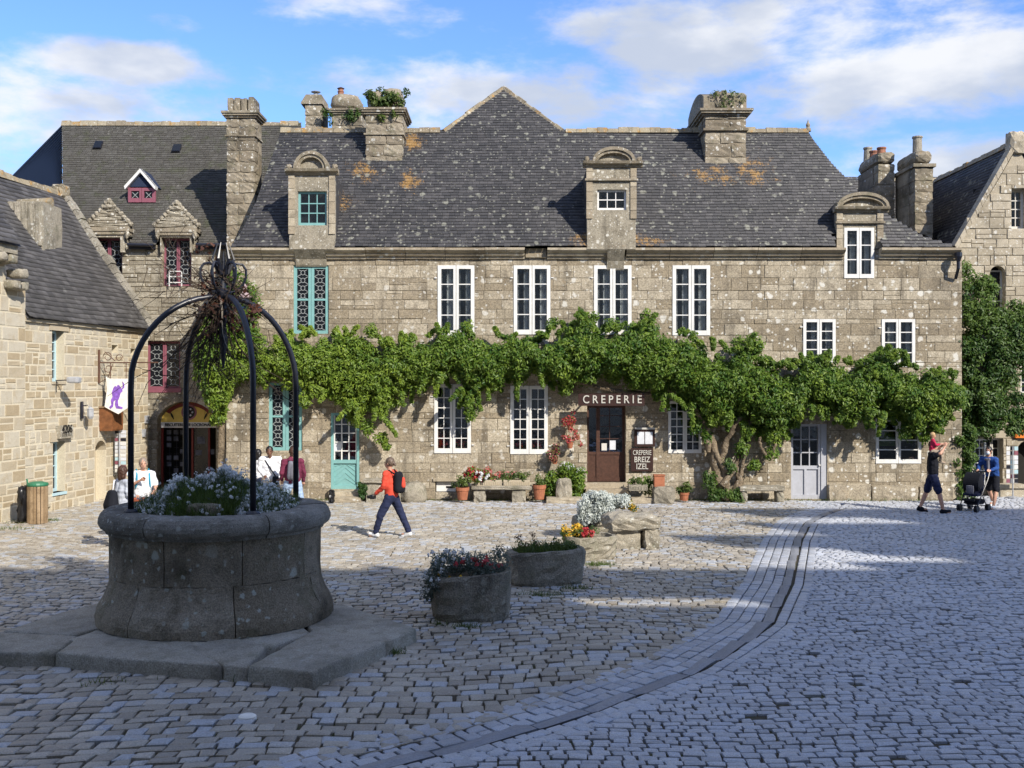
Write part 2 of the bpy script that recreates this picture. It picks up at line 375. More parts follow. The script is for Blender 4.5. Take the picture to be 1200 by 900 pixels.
M['orange'] = plain('orange_paint', (0.75, 0.20, 0.02), 0.5)
M['redsign'] = plain('red_paint', (0.16, 0.02, 0.015), 0.5)
M['twig'] = plain('dead_twig', (0.060, 0.044, 0.034), 0.8, 0.2, var=0.5, sc=20)
M['twigpale'] = plain('pale_twig', (0.26, 0.23, 0.19), 0.8, 0.2)
M['bark'] = stone('bark', (0.20, 0.15, 0.10), (0.31, 0.25, 0.17), (0.10, 0.075, 0.05), 0.4, (0.40, 0.37, 0.31), 9, bd=0.12, dark=0.7, fine=18, fc=.3)
M['lantern'] = plain('lantern_metal', (0.35, 0.26, 0.27), 0.5)
M['redtile'] = plain('red_ridge_tile', (0.36, 0.11, 0.06), 0.8, var=0.3)
def glass():
    m = bpy.data.materials.new('window_glass'); m.use_nodes = True; t = m.node_tree; t.nodes.clear()
    g = N(t, 'ShaderNodeBsdfGlossy'); g.inputs['Roughness'].default_value = 0.04; g.inputs['Color'].default_value = (0.9, 0.93, 1, 1)
    p = N(t, 'ShaderNodeBsdfTransparent'); p.inputs['Color'].default_value = (0.78, 0.8, 0.8, 1)
    nz = noise(t, N(t, 'ShaderNodeNewGeometry').outputs['Position'], 3.0, 2)
    bm = N(t, 'ShaderNodeBump'); bm.inputs['Distance'].default_value = 0.02; bm.inputs['Strength'].default_value = 0.25
    t.links.new(nz, bm.inputs['Height']); t.links.new(bm.outputs[0], g.inputs['Normal'])
    x = N(t, 'ShaderNodeMixShader'); x.inputs[0].default_value = 0.20
    o = N(t, 'ShaderNodeOutputMaterial'); t.links.new(p.outputs[0], x.inputs[1]); t.links.new(g.outputs[0], x.inputs[2]); t.links.new(x.outputs[0], o.inputs[0])
    return m
M['glass'] = glass()
def leafmat(name, c_dark, c_light, transl=0.35, rough=0.45):
    m = bpy.data.materials.new(name); m.use_nodes = True; t = m.node_tree; b = t.nodes['Principled BSDF']
    a = N(t, 'ShaderNodeAttribute'); a.attribute_name = 'tint'
    c = mixc(t, a.outputs['Fac'], c_dark, c_light)
    t.links.new(c, b.inputs['Base Color']); b.inputs['Roughness'].default_value = rough; b.inputs['Specular IOR Level'].default_value = 0.35
    tr = N(t, 'ShaderNodeBsdfTranslucent'); t.links.new(c, tr.inputs['Color'])
    x = N(t, 'ShaderNodeMixShader'); x.inputs[0].default_value = transl
    o = t.nodes['Material Output']; t.links.new(b.outputs[0], x.inputs[1]); t.links.new(tr.outputs[0], x.inputs[2]); t.links.new(x.outputs[0], o.inputs[0])
    return m
M['leaf'] = leafmat('wisteria_leaf', (0.04, 0.11, 0.014), (0.30, 0.40, 0.05))
M['ivy'] = leafmat('ivy_leaf', (0.030, 0.080, 0.016), (0.17, 0.25, 0.045))
M['grassm'] = leafmat('grass_blade', (0.035, 0.075, 0.015), (0.14, 0.19, 0.04))
M['greygreen'] = leafmat('grey_green_leaf', (0.07, 0.10, 0.075), (0.30, 0.34, 0.30))
M['silver'] = leafmat('silver_leaf', (0.36, 0.40, 0.37), (0.66, 0.70, 0.66), 0.2)
M['petal_white'] = leafmat('white_petal', (0.66, 0.69, 0.72), (0.90, 0.91, 0.90), 0.3)
M['petal_red'] = leafmat('red_petal', (0.35, 0.015, 0.02), (0.58, 0.08, 0.09), 0.25)
M['petal_yellow'] = leafmat('yellow_petal', (0.60, 0.30, 0.02), (0.80, 0.58, 0.05), 0.25)
M['fuchsia'] = leafmat('pink_petal', (0.30, 0.03, 0.04), (0.50, 0.20, 0.18), 0.25)

# ------------------------------------------------------------------ walls of single stones
class Wall:
    def __init__(s, O, d, L):
        s.O = Vector((O[0], O[1], 0)); s.d = Vector((d[0], d[1], 0)).normalized(); s.n = Vector((s.d.y, -s.d.x, 0)); s.L = L
    def pt(s, u, z, o=0.0): p = s.O + s.d * u + s.n * o; return Vector((p.x, p.y, z))
    def uz(s, px_, py_):                                            # where a bearing meets the wall plane
        r = Vector(((px_ - 600) / F, 1, 0)); k = s.O.dot(s.n) / r.dot(s.n)
        return (r * k - s.O).dot(s.d), EYE + (450 - py_) / F * k
    def rect(s, x0, y0, x1, y1):                                    # picture rectangle -> (u0,u1,z0,z1)
        a, b = s.uz(x0, y1); c, d = s.uz(x1, y0); e, f = s.uz(x0, y0); return (a, c, b, (f + d) / 2)
    def box(s, mb, u0, u1, z0, z1, o0, o1, tint=0.5):
        return mb.hexa([s.pt(u0, z0, o1), s.pt(u1, z0, o1), s.pt(u1, z0, o0), s.pt(u0, z0, o0), s.pt(u0, z1, o1), s.pt(u1, z1, o1), s.pt(u1, z1, o0), s.pt(u0, z1, o0)], tint)
    def core(s, name, mat, root, z0, z1, ops, thick=0.45, u0=0, u1=None, out=0.0):
        u1 = s.L if u1 is None else u1; mb = MB()
        us = sorted({u0, u1, *[min(max(o[0], u0), u1) for o in ops], *[min(max(o[1], u0), u1) for o in ops]})
        zs = sorted({z0, z1, *[min(max(o[2], z0), z1) for o in ops], *[min(max(o[3], z0), z1) for o in ops]})
        op = lambda u, z: any(o[0] < u < o[1] and o[2] < z < o[3] for o in ops)
        solid = {}
        for i in range(len(us) - 1):
            for j in range(len(zs) - 1):
                solid[i, j] = not op((us[i] + us[i + 1]) / 2, (zs[j] + zs[j + 1]) / 2)
        for (i, j), so_ in solid.items():
            if not so_: continue
            a, b, c, d = us[i], us[i + 1], zs[j], zs[j + 1]
            mb.quad(s.pt(a, c, out), s.pt(b, c, out), s.pt(b, d, out), s.pt(a, d, out))
            mb.quad(s.pt(b, c, out - thick), s.pt(a, c, out - thick), s.pt(a, d, out - thick), s.pt(b, d, out - thick))
            for (di, dj, p, q) in ((-1, 0, (a, c), (a, d)), (1, 0, (b, c), (b, d)), (0, -1, (a, c), (b, c)), (0, 1, (a, d), (b, d))):
                if not solid.get((i + di, j + dj), False):
                    mb.quad(s.pt(*p, out), s.pt(*q, out), s.pt(*q, out - thick), s.pt(*p, out - thick))
        return mb.build(name, mat, root)
def cut(r, ops):
    rs = [r]
    for o in ops:
        nr = []
        for (a, b, c, d) in rs:
            if o[1] <= a or o[0] >= b or o[3] <= c or o[2] >= d: nr.append((a, b, c, d)); continue
            if a < o[0]: nr.append((a, o[0], c, d))
            if b > o[1]: nr.append((o[1], b, c, d))
            m0, m1 = max(a, o[0]), min(b, o[1])
            if c < o[2]: nr.append((m0, m1, c, o[2]))
            if d > o[3]: nr.append((m0, m1, o[3], d))
        rs = nr
    return rs
def stonework(Wl, root, mat, z0, z1, ops, ch=(0.24, 0.36), cl=(0.4, 0.95), gap=0.012, proud=0.03, u0=0, u1=None, keep=300, inside=None, wob=0.0, name='stone', out=0.0, breaks=()):
    """courses of single stones over a wall core; the largest are objects, the rest one mass"""
    u1 = Wl.L if u1 is None else u1; z = z0; rects = []
    while z < z1 - 0.05:
        h = random.uniform(*ch)
        for bz in breaks:
            if z < bz < z + h * 1.35: h = bz - z
        if z1 - (z + h) < ch[0] * 0.6: h = z1 - z
        u = u0 - random.uniform(0, cl[0] * 0.7)
        while u < u1:
            l = random.uniform(*cl); a, b = max(u, u0), min(u + l, u1); u += l
            if u1 - u < cl[0] * 0.5: b = u1; u = u1
            if b - a < 0.08: continue
            if wob and random.random() < 0.35 and h > 0.2 and (b - a) < 0.6:
                k = random.uniform(0.35, 0.65)
                for rr in ((a, b, z, z + h * k), (a, b, z + h * k, z + h)): rects += cut(rr, ops)
            else: rects += cut((a, b, z, z + h), ops)
        z += h
    out_ = []
    for (a, b, c, d) in rects:
        if b - a < 0.07 or d - c < 0.06: continue
        if inside and not inside((a + b) / 2, d): continue
        out_.append((a, b, c, d))
    out_.sort(key=lambda r: -(r[1] - r[0]) * (r[3] - r[2]))
    rest = MB(); made = []
    for i, (a, b, c, d) in enumerate(out_):
        mb = MB() if i < keep else rest
        g = gap; pr = proud * random.uniform(0.55, 1.25); bv = 0.014; j = lambda: random.uniform(-0.007, 0.007) - 0.0
        tn = random.random()
        cs = [(a + g + j() * .5, c + g + j() * .5), (b - g + j() * .5, c + g + j() * .5), (b - g + j() * .5, d - g + j() * .5), (a + g + j() * .5, d - g + j() * .5)]
        um, zm = (a + b) / 2, (c + d) / 2
        ins = [(um + (x - um) * (1 - 2 * bv / max(.08, b - a)), zm + (y - zm) * (1 - 2 * bv / max(.08, d - c))) for x, y in cs]
        vs = [Wl.pt(x, y, out - 0.01) for x, y in cs] + [Wl.pt(x, y, out + pr * 0.62) for x, y in cs] + [Wl.pt(x, y, out + pr + j()) for x, y in ins]
        fs = [(8, 9, 10, 11)] + [(k, (k + 1) % 4, (k + 1) % 4 + 4, k + 4) for k in range(4)] + [(k + 4, (k + 1) % 4 + 4, (k + 1) % 4 + 8, k + 8) for k in range(4)]
        mb.add(vs, fs, tn)
        if i < keep: made.append(mb.build(name, mat, root))
    if rest.v: rest.build('stonework', mat, root, kind='stuff')
    return made

# ------------------------------------------------------------------ slate roofs
def slates(root, mat, A, e, sdir, H, left, right, course=0.13, width=0.2, deckmat=None, name='slate_courses', sag=0.02, thick=0.012, holes=(), deck0=0.0):
    """overlapping single slates in courses; left(v), right(v) bound each course"""
    A = Vector(A); e = Vector(e).normalized(); sdir = Vector(sdir).normalized(); n = e.cross(sdir).normalized()
    if n.z < 0: n = -n
    V = []; Fq = []; T = []; k = 0; nc = int(H / course); ph = random.uniform(0, 9)
    def P(u, v, o):
        w = sag * (math.sin(u * 0.9 + ph) + math.sin(v * 1.7 + u * 0.31 + ph)) * 0.5
        return A + e * u + sdir * v + n * (o + w)
    for c in range(nc + 1):
        v0 = c * course; v1 = v0 + course * 1.25
        a, b = left(min(v0 + course * .5, H)), right(min(v0 + course * .5, H))
        if b - a < 0.05: continue
        u = a - random.uniform(0, width)
        while u < b:
            w = width * random.uniform(0.75, 1.3); x0, x1 = max(a, u), min(b, u + w - 0.006); u += w
            if x1 - x0 < 0.03 or any(h[0] < (x0 + x1) / 2 < h[1] and h[2] - .01 < v0 < h[3] for h in holes): continue
            lo = thick + 0.016 + random.uniform(0, 0.008); dv = random.uniform(-0.012, 0.012); tn = min(1, max(0, random.gauss(0.45, 0.25)))
            V += [P(x0, v0 + dv, lo), P(x1, v0 + dv, lo), P(x1, v1, 0.012), P(x0, v1, 0.012), P(x0, v0 + dv, lo - thick), P(x1, v0 + dv, lo - thick)]
            Fq += [(k, k + 1, k + 2, k + 3), (k + 4, k + 5, k + 1, k), (k + 4, k, k + 3, k + 3) if False else (k + 5, k + 2, k + 1, k + 1)][:2]
            T += [tn] * 6; k += 6
    V = np.array([tuple(p) for p in V]); arr_mesh(name, V, np.array(Fq), np.array(T), mat, root, kind='stuff')
    # decking under the slates
    mb = MB(); st_ = 12
    for i in range(st_):
        v0, v1 = lerp(deck0, H, i / st_), lerp(deck0, H, (i + 1) / st_)
        mb.quad(P(left(v0), v0, -0.05) , P(right(v0), v0, -0.05), P(right(v1), v1, -0.05), P(left(v1), v1, -0.05))
    mb.build('roof_deck', deckmat or mat, root)
def plane_uv(px_, py_, A, e, sdir):
    A = Vector(A); e = Vector(e).normalized(); sdir = Vector(sdir).normalized(); n = e.cross(sdir)
    r = Vector(((px_ - 600) / F, 1, (450 - py_) / F)); o = Vector((0, 0, EYE))
    k = (A - o).dot(n) / r.dot(n); p = o + r * k - A; return p.dot(e), p.dot(sdir)

# ------------------------------------------------------------------ windows
def casement(Wl, root, r, cols=1, rows=4, mat='white', fw=0.085, rec=0.05, curtain=True, leaves=2, mun=0.028, midmun=None, name='window', label=None, backing='glass', sill=0.0, lift=0.0):
    """frame with stiles and glazing bars; each pane is its own sub-part"""
    u0, u1, z0, z1 = r; mb = MB(); o1, o0 = -rec + lift, -rec - 0.07 + lift
    B = lambda a, b, c, d, p0=o0, p1=o1: Wl.box(mb, a, b, c, d, p0, p1)
    B(u0, u0 + fw, z0, z1); B(u1 - fw, u1, z0, z1)
    um = (u0 + u1) / 2; spans = []
    if leaves == 2:
        B(um - fw * .75, um - 0.006, z0, z1); B(um + 0.006, um + fw * .75, z0, z1)
        spans = [(u0 + fw, um - fw * .75), (um + fw * .75, u1 - fw)]
    else: spans = [(u0 + fw, u1 - fw)]
    panes = []
    for (a, b) in spans:
        B(a, b, z1 - fw, z1, o0 + .002, o1 - .002); B(a, b, z0, z0 + fw * 1.35, o0 + .002, o1 - .002)
        zz0, zz1 = z0 + fw * 1.35, z1 - fw
        for i in range(rows):
            c, d = lerp(zz0, zz1, i / rows), lerp(zz0, zz1, (i + 1) / rows)
            if i: B(a, b, c - mun / 2, c + mun / 2, o0 + .015, o1 - .012)
            for j in range(cols):
                p, q = lerp(a, b, j / cols), lerp(a, b, (j + 1) / cols); panes.append((p, q, c, d))
        for j in range(1, cols):
            p = lerp(a, b, j / cols); B(p - mun * .4, p + mun * .4, zz0, zz1, o0 + .018, o1 - .016)
    if sill: Wl.box(mb, u0 - .03, u1 + .03, z0 - sill, z0, -rec - .07, 0.05)
    w = mb.build(name, M[mat], root)
    if label: w['label'] = label
    for (p, q, c, d) in panes:
        g = MB(); Wl.box(g, p, q, c, d, o0 + .028, o0 + .034); g.build('pane', M[backing], w)
    if curtain:
        g = MB()
        for (a, b) in spans:
            for (x0, x1) in ((a + (b - a) * random.uniform(.40, .62), b), (a, a + (b - a) * random.uniform(.05, .2))):
                k = 7
                for i in range(k):
                    p, q = lerp(x0, x1, i / k), lerp(x0, x1, (i + 1) / k); dd = 0.03 * (i % 2)
                    g.quad(Wl.pt(p, z0 + .05, -rec - .12 - dd), Wl.pt(q, z0 + .05, -rec - .12 - (0.03 - dd)), Wl.pt(q, z1 - .05, -rec - .12 - (0.03 - dd)), Wl.pt(p, z1 - .05, -rec - .12 - dd), random.random())
        g.build('curtain', M['curtain'], w)
    return w
def lattice(Wl, root, r, mat, fw=0.06, rec=0.10, midrail=False, cellw=0.25, rowsn=None, label=None, name='window'):
    u0, u1, z0, z1 = r; mb = MB(); o1, o0 = -rec, -rec - 0.06; um = (u0 + u1) / 2
    B = lambda a, b, c, d, p0=o0, p1=o1: Wl.box(mb, a, b, c, d, p0, p1)
    B(u0, u0 + fw, z0, z1); B(u1 - fw, u1, z0, z1); B(um - fw * .9, um - .004, z0, z1); B(um + .004, um + fw * .9, z0, z1)
    spans = [(u0 + fw, um - fw * .9), (um + fw * .9, u1 - fw)]
    for (a, b) in spans:
        B(a, b, z1 - fw, z1, o0 + .002, o1 - .002); B(a, b, z0, z0 + fw, o0 + .002, o1 - .002)
        if midrail: B(a, b, (z0 + z1) / 2 - fw * .3, (z0 + z1) / 2 + fw * .3, o0 + .002, o1 - .002)
    w = mb.build(name, M[mat], root)
    if label: w['label'] = label
    for (a, b) in spans:
        g = MB(); Wl.box(g, a, b, z0 + fw, z1 - fw, o0 + .01, o0 + .016); g.build('pane', M['darkpane'], w)
        g = MB(); n = rowsn or max(2, round((z1 - z0 - 2 * fw) / ((b - a) * 0.95))); oo = o0 + .02; t = 0.011
        for i in range(n):
            c, d = lerp(z0 + fw, z1 - fw, i / n), lerp(z0 + fw, z1 - fw, (i + 1) / n); cu, cz = (a + b) / 2, (c + d) / 2; rr = min(b - a, d - c) * .27
            ring = [(cu + rr * math.cos(x * math.pi / 5), cz + rr * 1.1 * math.sin(x * math.pi / 5)) for x in range(11)]
            for k in range(10): g.tube([Wl.pt(*ring[k], oo), Wl.pt(*ring[k + 1], oo)], t, 4, cap=False)
            for (sx, sz) in ((-1, -1), (1, -1), (1, 1), (-1, 1)):
                e0 = (cu + rr * .72 * sx, cz + rr * .78 * sz); e1 = (a if sx < 0 else b, c if sz < 0 else d)
                e1 = (lerp(cu, e1[0], .98), lerp(cz, e1[1], .98))
                g.tube([Wl.pt(*e0, oo), Wl.pt(*e1, oo)], t, 4, cap=False)
        g.build('lattice', M['leadlight'], w)
    return w
def text(s, size, Wl, u, z, out, mat, parent, name='lettering', font_w=1.0, ext=0.008, bold=0.0, align='CENTER'):
    cu = bpy.data.curves.new(name, 'FONT'); cu.body = s; cu.size = size; cu.extrude = ext; cu.align_x = align; cu.align_y = 'CENTER'; cu.offset = bold
    o = bpy.data.objects.new(name, cu); dg = bpy.context.evaluated_depsgraph_get()
    COL.objects.link(o); dg = bpy.context.evaluated_depsgraph_get(); dg.update()
    me = bpy.data.meshes.new_from_object(o.evaluated_get(dg)); bpy.data.objects.remove(o)
    mb = MB()
    mb.add([Wl.pt(u + v.co.x * font_w, z + v.co.y, out + v.co.z) for v in me.vertices], [tuple(p.vertices) for p in me.polygons])
    bpy.data.meshes.remove(me)
    return mb.build(name, M[mat], parent)

# ------------------------------------------------------------------ foliage
def leaf_mass(name, centres, rad, per, size, mat, parent=None, tints=None, out=(0, -1, 0), droop=0.3, kind='stuff', aspect=0.42, squash=(1, 1, 1), spread=1.0):
    """centres (N,3); `per` leaves around each; a leaf is a small folded blade of two triangles"""
    C = np.asarray(centres, float); n = len(C) * per
    rad = np.repeat(np.broadcast_to(np.asarray(rad, float), (len(C),)), per)
    c = np.repeat(C, per, 0); d = np.random.normal(size=(n, 3)); d /= np.linalg.norm(d, axis=1)[:, None]
    q = np.random.rand(n) ** 0.45
    p = c + d * (q * rad)[:, None] * np.array(squash)
    nrm = d * 0.7 * spread + np.array(out) * 0.5 + np.array([0, 0, 0.45]) + np.random.normal(size=(n, 3)) * 0.45
    nrm /= np.linalg.norm(nrm, axis=1)[:, None]
    ax = np.random.normal(size=(n, 3)) + np.array([0, -0.3, -droop * 2.5]); ax -= nrm * (ax * nrm).sum(1)[:, None]; ax /= np.linalg.norm(ax, axis=1)[:, None]
    sd = np.cross(nrm, ax); sz = size * np.random.uniform(0.6, 1.35, n)
    L = ax * sz[:, None] * 0.5; Wd = sd * (sz * aspect * 0.5)[:, None]; up = nrm * (sz * 0.10)[:, None]
    V = np.empty((n, 4, 3)); V[:, 0] = p - L; V[:, 1] = p + Wd + up; V[:, 2] = p + L; V[:, 3] = p - Wd + up
    Fc = (np.arange(n)[:, None] * 4 + np.array([[0, 1, 2], [0, 2, 3]]).reshape(1, 6)).reshape(-1, 3)
    t = np.repeat(np.asarray(tints, float), per) if tints is not None else np.full(n, 0.4)
    t = np.clip(t + np.random.normal(0, 0.13, n), 0, 1)
    return arr_mesh(name, V.reshape(-1, 3), Fc, np.repeat(t, 4), M[mat], parent, kind)
def blades(name, pts, h, w, mat, parent=None, lean=0.35, kind='stuff', tint=(0.2, 0.9)):
    P = np.asarray(pts, float); n = len(P); hh = h * np.random.uniform(0.5, 1.3, n); a = np.random.rand(n) * 6.283
    dx = np.stack([np.cos(a), np.sin(a), np.zeros(n)], 1); ln = np.random.normal(size=(n, 3)) * lean; ln[:, 2] = 1
    ln /= np.linalg.norm(ln, axis=1)[:, None]
    V = np.empty((n, 3, 3)); V[:, 0] = P - dx * w / 2; V[:, 1] = P + dx * w / 2; V[:, 2] = P + ln * hh[:, None]
    Fc = np.arange(n * 3).reshape(-1, 3); t = np.random.uniform(*tint, n)
    return arr_mesh(name, V.reshape(-1, 3), Fc, np.repeat(t, 3), M[mat], parent, kind)

# ================================================================== GROUND
sheet = MB(); sheet.quad((-1500, -800, -0.034), (1500, -800, -0.034), (1500, 2500, -0.034), (-1500, 2500, -0.034)); g_o = sheet.build('ground', M['joint']); g_o['kind'] = 'structure'
GY = [7.0, 9.03, 9.74, 10.47, 11.44, 12.23, 13.63, 14.56, 17.43, 19.5, 22.2, 25.07, 26.55, 28.0]
GX = [-3.7, -1.37, -0.38, 0.486, 1.35, 2.04, 2.89, 3.40, 4.42, 5.04, 5.86, 6.86, 7.65, 8.6]
def gx(Y): return interp(GY, GX, Y)
def gslope(Y): return (gx(Y + 0.6) - gx(Y - 0.6)) / 1.2
def curve_pt(Y, off):                    # a point `off` metres to the right of the gutter line
    s_ = gslope(Y); L = math.sqrt(1 + s_ * s_); return (gx(Y) + off / L, Y - off * s_ / L)
def stone_top(mb, cs, tn, h=0.0, bev=0.018, dome=0.006, nsub=False):
    """one paving stone from its four corners, anticlockwise"""
    cx = sum(c[0] for c in cs) / 4; cy = sum(c[1] for c in cs) / 4
    tx, ty = random.gauss(0, .003), random.gauss(0, .003)
    wd = max(math.dist(cs[0], cs[1]), .05); dp = max(math.dist(cs[1], cs[2]), .05)
    k1x, k1y = 1 - 2 * bev / wd, 1 - 2 * bev / dp
    def sc(c, kx, ky): return (cx + (c[0] - cx) * kx, cy + (c[1] - cy) * ky)
    z = lambda x, y, o: h + o + (x - cx) * tx / .1 * .5 + (y - cy) * ty / .1 * .5
    o = [(x, y, -0.05) for x, y in cs]; m = [(x, y, z(x, y, -bev * .55)) for x, y in cs]
    i_ = [sc(c, k1x, k1y) for c in cs]; t = [(x, y, z(x, y, 0)) for x, y in i_]
    vs = o + m + t + [(cx, cy, h + dome)]
    fs = [(k, (k + 1) % 4, (k + 1) % 4 + 4, k + 4) for k in range(4)] + [(k + 4, (k + 1) % 4 + 4, (k + 1) % 4 + 8, k + 8) for k in range(4)] + [(8 + k, 8 + (k + 1) % 4, 12) for k in range(4)]
    mb.add(vs, fs, tn)
def visible(x, Y, m=0.6): return Y > 8.6 and abs(x) < 0.485 * Y + m
class Paving:
    def __init__(s, keep): s.items = []; s.keep = keep
    def add(s, cs, tn, **k): s.items.append((cs, tn, k))
    def emit(s, name, massname, mat, parent):
        s.items.sort(key=lambda it: sum(c[1] for c in it[0])); rest = MB()
        for i, (cs, tn, k) in enumerate(s.items):
            if i < s.keep: mb = MB(); stone_top(mb, cs, tn, **k); mb.build(name, mat, parent)
            else: stone_top(rest, cs, tn, **k)
        if rest.v: rest.build(massname, mat, parent, kind='stuff')
plaza = empty('pavement', (0, 0, 0), None, None, kind='structure')
OBST = lambda x, y: False
# large worn cobbles on the left
pv = Paving(300); Y = 8.4
while Y < 33.0:
    near = Y < 13.5
    pitch = random.uniform(0.145, 0.20) if near else random.uniform(0.12, 0.168)
    x = -0.5 * Y - 1.2 + random.uniform(0, .2)
    while x < 10.5:
        w = random.uniform(0.14, 0.29) if near else random.uniform(0.11, 0.23)
        wav = lambda X: 0.22 * math.sin(X * 0.45 + Y * 0.06) + 0.10 * math.sin(X * 1.3 + 1.0 + Y * .4)
        y0 = lambda X: Y + wav(X); lim = lambda yy: curve_pt(yy, -0.66)[0] - 0.01
        cs = [[x, y0(x)], [x + w, y0(x + w)], [x + w, y0(x + w) + pitch], [x, y0(x) + pitch]]
        g = 0.009
        cs = [[cs[0][0] + g, cs[0][1] + g], [cs[1][0] - g, cs[1][1] + g], [cs[2][0] - g, cs[2][1] - g], [cs[3][0] + g, cs[3][1] - g]]
        for c in cs: c[0] += random.gauss(0, .010); c[1] += random.gauss(0, .010)
        x += w
        if cs[0][1] > 29.85 and cs[1][0] > -8.1: continue
        for c in cs: c[0] = min(c[0], lim(c[1]))
        if cs[1][0] - cs[0][0] < 0.05 or cs[2][0] - cs[3][0] < 0.05: continue
        if not visible(cs[0][0], cs[0][1]) or OBST(cs[0][0], cs[0][1]): continue
        pv.add(cs, min(1, max(0, random.gauss(.5, .3))), h=random.gauss(0, .006), bev=0.016 if near else .012, dome=0.006)
    Y += pitch
pv.emit('cobble', 'cobbles_beyond', M['cobble'], plaza)
# the curved band of rows, the gutter and three rows beyond it
pv = Paving(300)
offs = [-0.64, -0.48, -0.32, -0.16]
def along(off, wid, lo, hi, mat_pv, h=0.0, tn=None, bev=0.016):
    Y = 8.2 + random.uniform(0, .1)
    while Y < 28.2:
        s_ = math.sqrt(1 + gslope(Y) ** 2); l = random.uniform(lo, hi) / s_
        a, b = curve_pt(Y + .008, off), curve_pt(Y + .008, off + wid); c, d = curve_pt(Y + l - .008, off + wid), curve_pt(Y + l - .008, off)
        if visible(a[0], a[1]): mat_pv.add([[a[0] + .008, a[1]], [b[0] - .008, b[1]], [c[0] - .008, c[1]], [d[0] + .008, d[1]]], random.random() if tn is None else random.uniform(*tn), h=h + random.gauss(0, .004), bev=bev)
        Y += l
for o_ in offs: along(o_, 0.16, 0.14, 0.26, pv)
gut = Paving(60); along(0.01, 0.13, 0.7, 1.2, gut, h=-0.002, tn=(0.2, 0.8), bev=0.02)
gut.emit('gutter_stone', 'gutter_beyond', M['gutter'], plaza)
for o_ in (0.18, 0.33): along(o_, 0.145, 0.13, 0.24, pv, tn=(0.3, 1))
# small grey setts on the right
Y = 8.4
while Y < 31:
    pitch = random.uniform(0.10, 0.128); x = -3.0 + random.uniform(0, .2)
    ph = Y
    while x < 16:
        w = random.uniform(0.12, 0.22); g = .0115
        wav = lambda X: 0.05 * X + 0.10 * math.sin(X * 0.5 + ph * 0.21) + 0.045 * math.sin(X * 1.6 + ph * .8)
        cs = [[x + g, Y + wav(x) + g], [x + w - g, Y + wav(x + w) + g], [x + w - g, Y + wav(x + w) + pitch - g], [x + g, Y + wav(x) + pitch - g]]
        x += w
        if not visible(cs[1][0], cs[0][1]): continue
        if cs[0][1] > 29.7 and cs[0][0] < 12.7: continue
        if random.random() < .012: continue
        for c in cs:
            c[0] += random.gauss(0, .007); c[1] += random.gauss(0, .007); lim = curve_pt(min(c[1], 28), 0.49)[0]
            if c[1] < 28: c[0] = max(c[0], lim)
        if cs[1][0] - cs[0][0] < .04 or cs[2][0] - cs[3][0] < .04: continue
        pv.add(cs, min(1, max(0, random.gauss(.55, .25))), h=random.gauss(0, .005))
    Y += pitch
pv.emit('sett', 'setts_beyond', M['sett'], plaza)
cov = MB(); cov.lathe((gnd(290, 841).x, gnd(290, 841).y, 0.008), [(0.0001, 0.022), (0.065, 0.022), (0.085, 0.010), (0.09, -0.03)], 20)
tag(cov.build('marker_stone', M['signwhite']), 'small pale round disc set among the dark cobbles in front of the well', 'marker')

# ================================================================== THE LONG HOUSE
house = empty('granite_house', (2.3, 30, 0), 'long granite house with slate roof, white casement windows and a creperie on its ground floor', 'house')
XL, XR = -8.04, 12.65
MW = Wall((XL, 30.0), (1, 0), XR - XL); WT = 7.04
r_ = MW.rect
UP = [r_(513, 311, 556, 393), r_(602, 311, 645, 392), r_(696, 311, 740, 392), r_(788, 311, 832, 393)]
LOW = [r_(509, 450, 552, 531), r_(598, 452, 642, 532)]
TQU, TQL = r_(344, 311, 385, 391), r_(315, 448, 354, 528)
TD, CD, GD = r_(388, 484, 421, 573), r_(688, 475, 733, 565), r_(927, 497, 969, 585)
LW3, RLOW = r_(783, 470, 822, 531), r_(1026, 490, 1079, 543)
RU1, RU2 = r_(941, 374, 979, 425), r_(1033, 374, 1072, 430)
DW = r_(989, 267, 1024, 326); VENT = r_(510, 564, 535, 577)
ops = UP + LOW + [TQU, TQL, TD, CD, GD, LW3, RLOW, RU1, RU2, (DW[0], DW[1], DW[2], WT + .5), VENT]
MW.core('wall', M['mortar'], house, -0.1, WT, ops)
def br(py_): return EYE + (450 - py_) / F * 30
stonework(MW, house, M['granite'], 0.0, WT - .16, ops, (0.24, 0.34), (0.34, 0.86), keep=300, breaks=[br(y) for y in (311, 326, 374, 393, 425, 452, 484, 531, 565)], gap=0.006, proud=0.016, wob=.25)
# lintels and surrounds are slightly proud ashlar
back = MB(); MW.box(back, .5, MW.L - .5, 0.05, 6.9, -1.6, -1.55); back.build('dark_backing', M['darkroom'], house)  # dark sheet behind the openings, coloured as room shade
fl = MB(); MW.box(fl, .5, MW.L - .5, 3.55, 3.7, -1.5, -0.46); MW.box(fl, .46, .5, .05, 6.9, -6, -.46); MW.box(fl, MW.L - .5, MW.L - .46, .05, 6.9, -6, -.46); fl.build('dark_floor', M['darkroom'], house)
side = MB()
side.box(XL, XL + .45, 30.452, 35.8, -.1, WT); side.box(XR - .45, XR, 30.452, 35.8, -.1, WT); side.box(XL + .45, XR - .45, 35.4, 35.8, -.1, WT)
side.build('side_wall', M['rubble'], house)
labs = ['white casement window of the upper floor, first from the left', 'white casement window of the upper floor, second from the left', 'white casement window of the upper floor above the creperie door', 'white casement window of the upper floor, fourth from the left']
for r in UP: casement(MW, house, r, 1, 4, 'white', 0.10, 0.0, lift=0.035)
for r in LOW: casement(MW, house, r, 2, 6, 'white', 0.10, 0.0, curtain=False, mun=0.024, lift=0.035)
casement(MW, house, LW3, 2, 6, 'white', 0.075, 0.0, curtain=False, mun=0.024, lift=0.035)
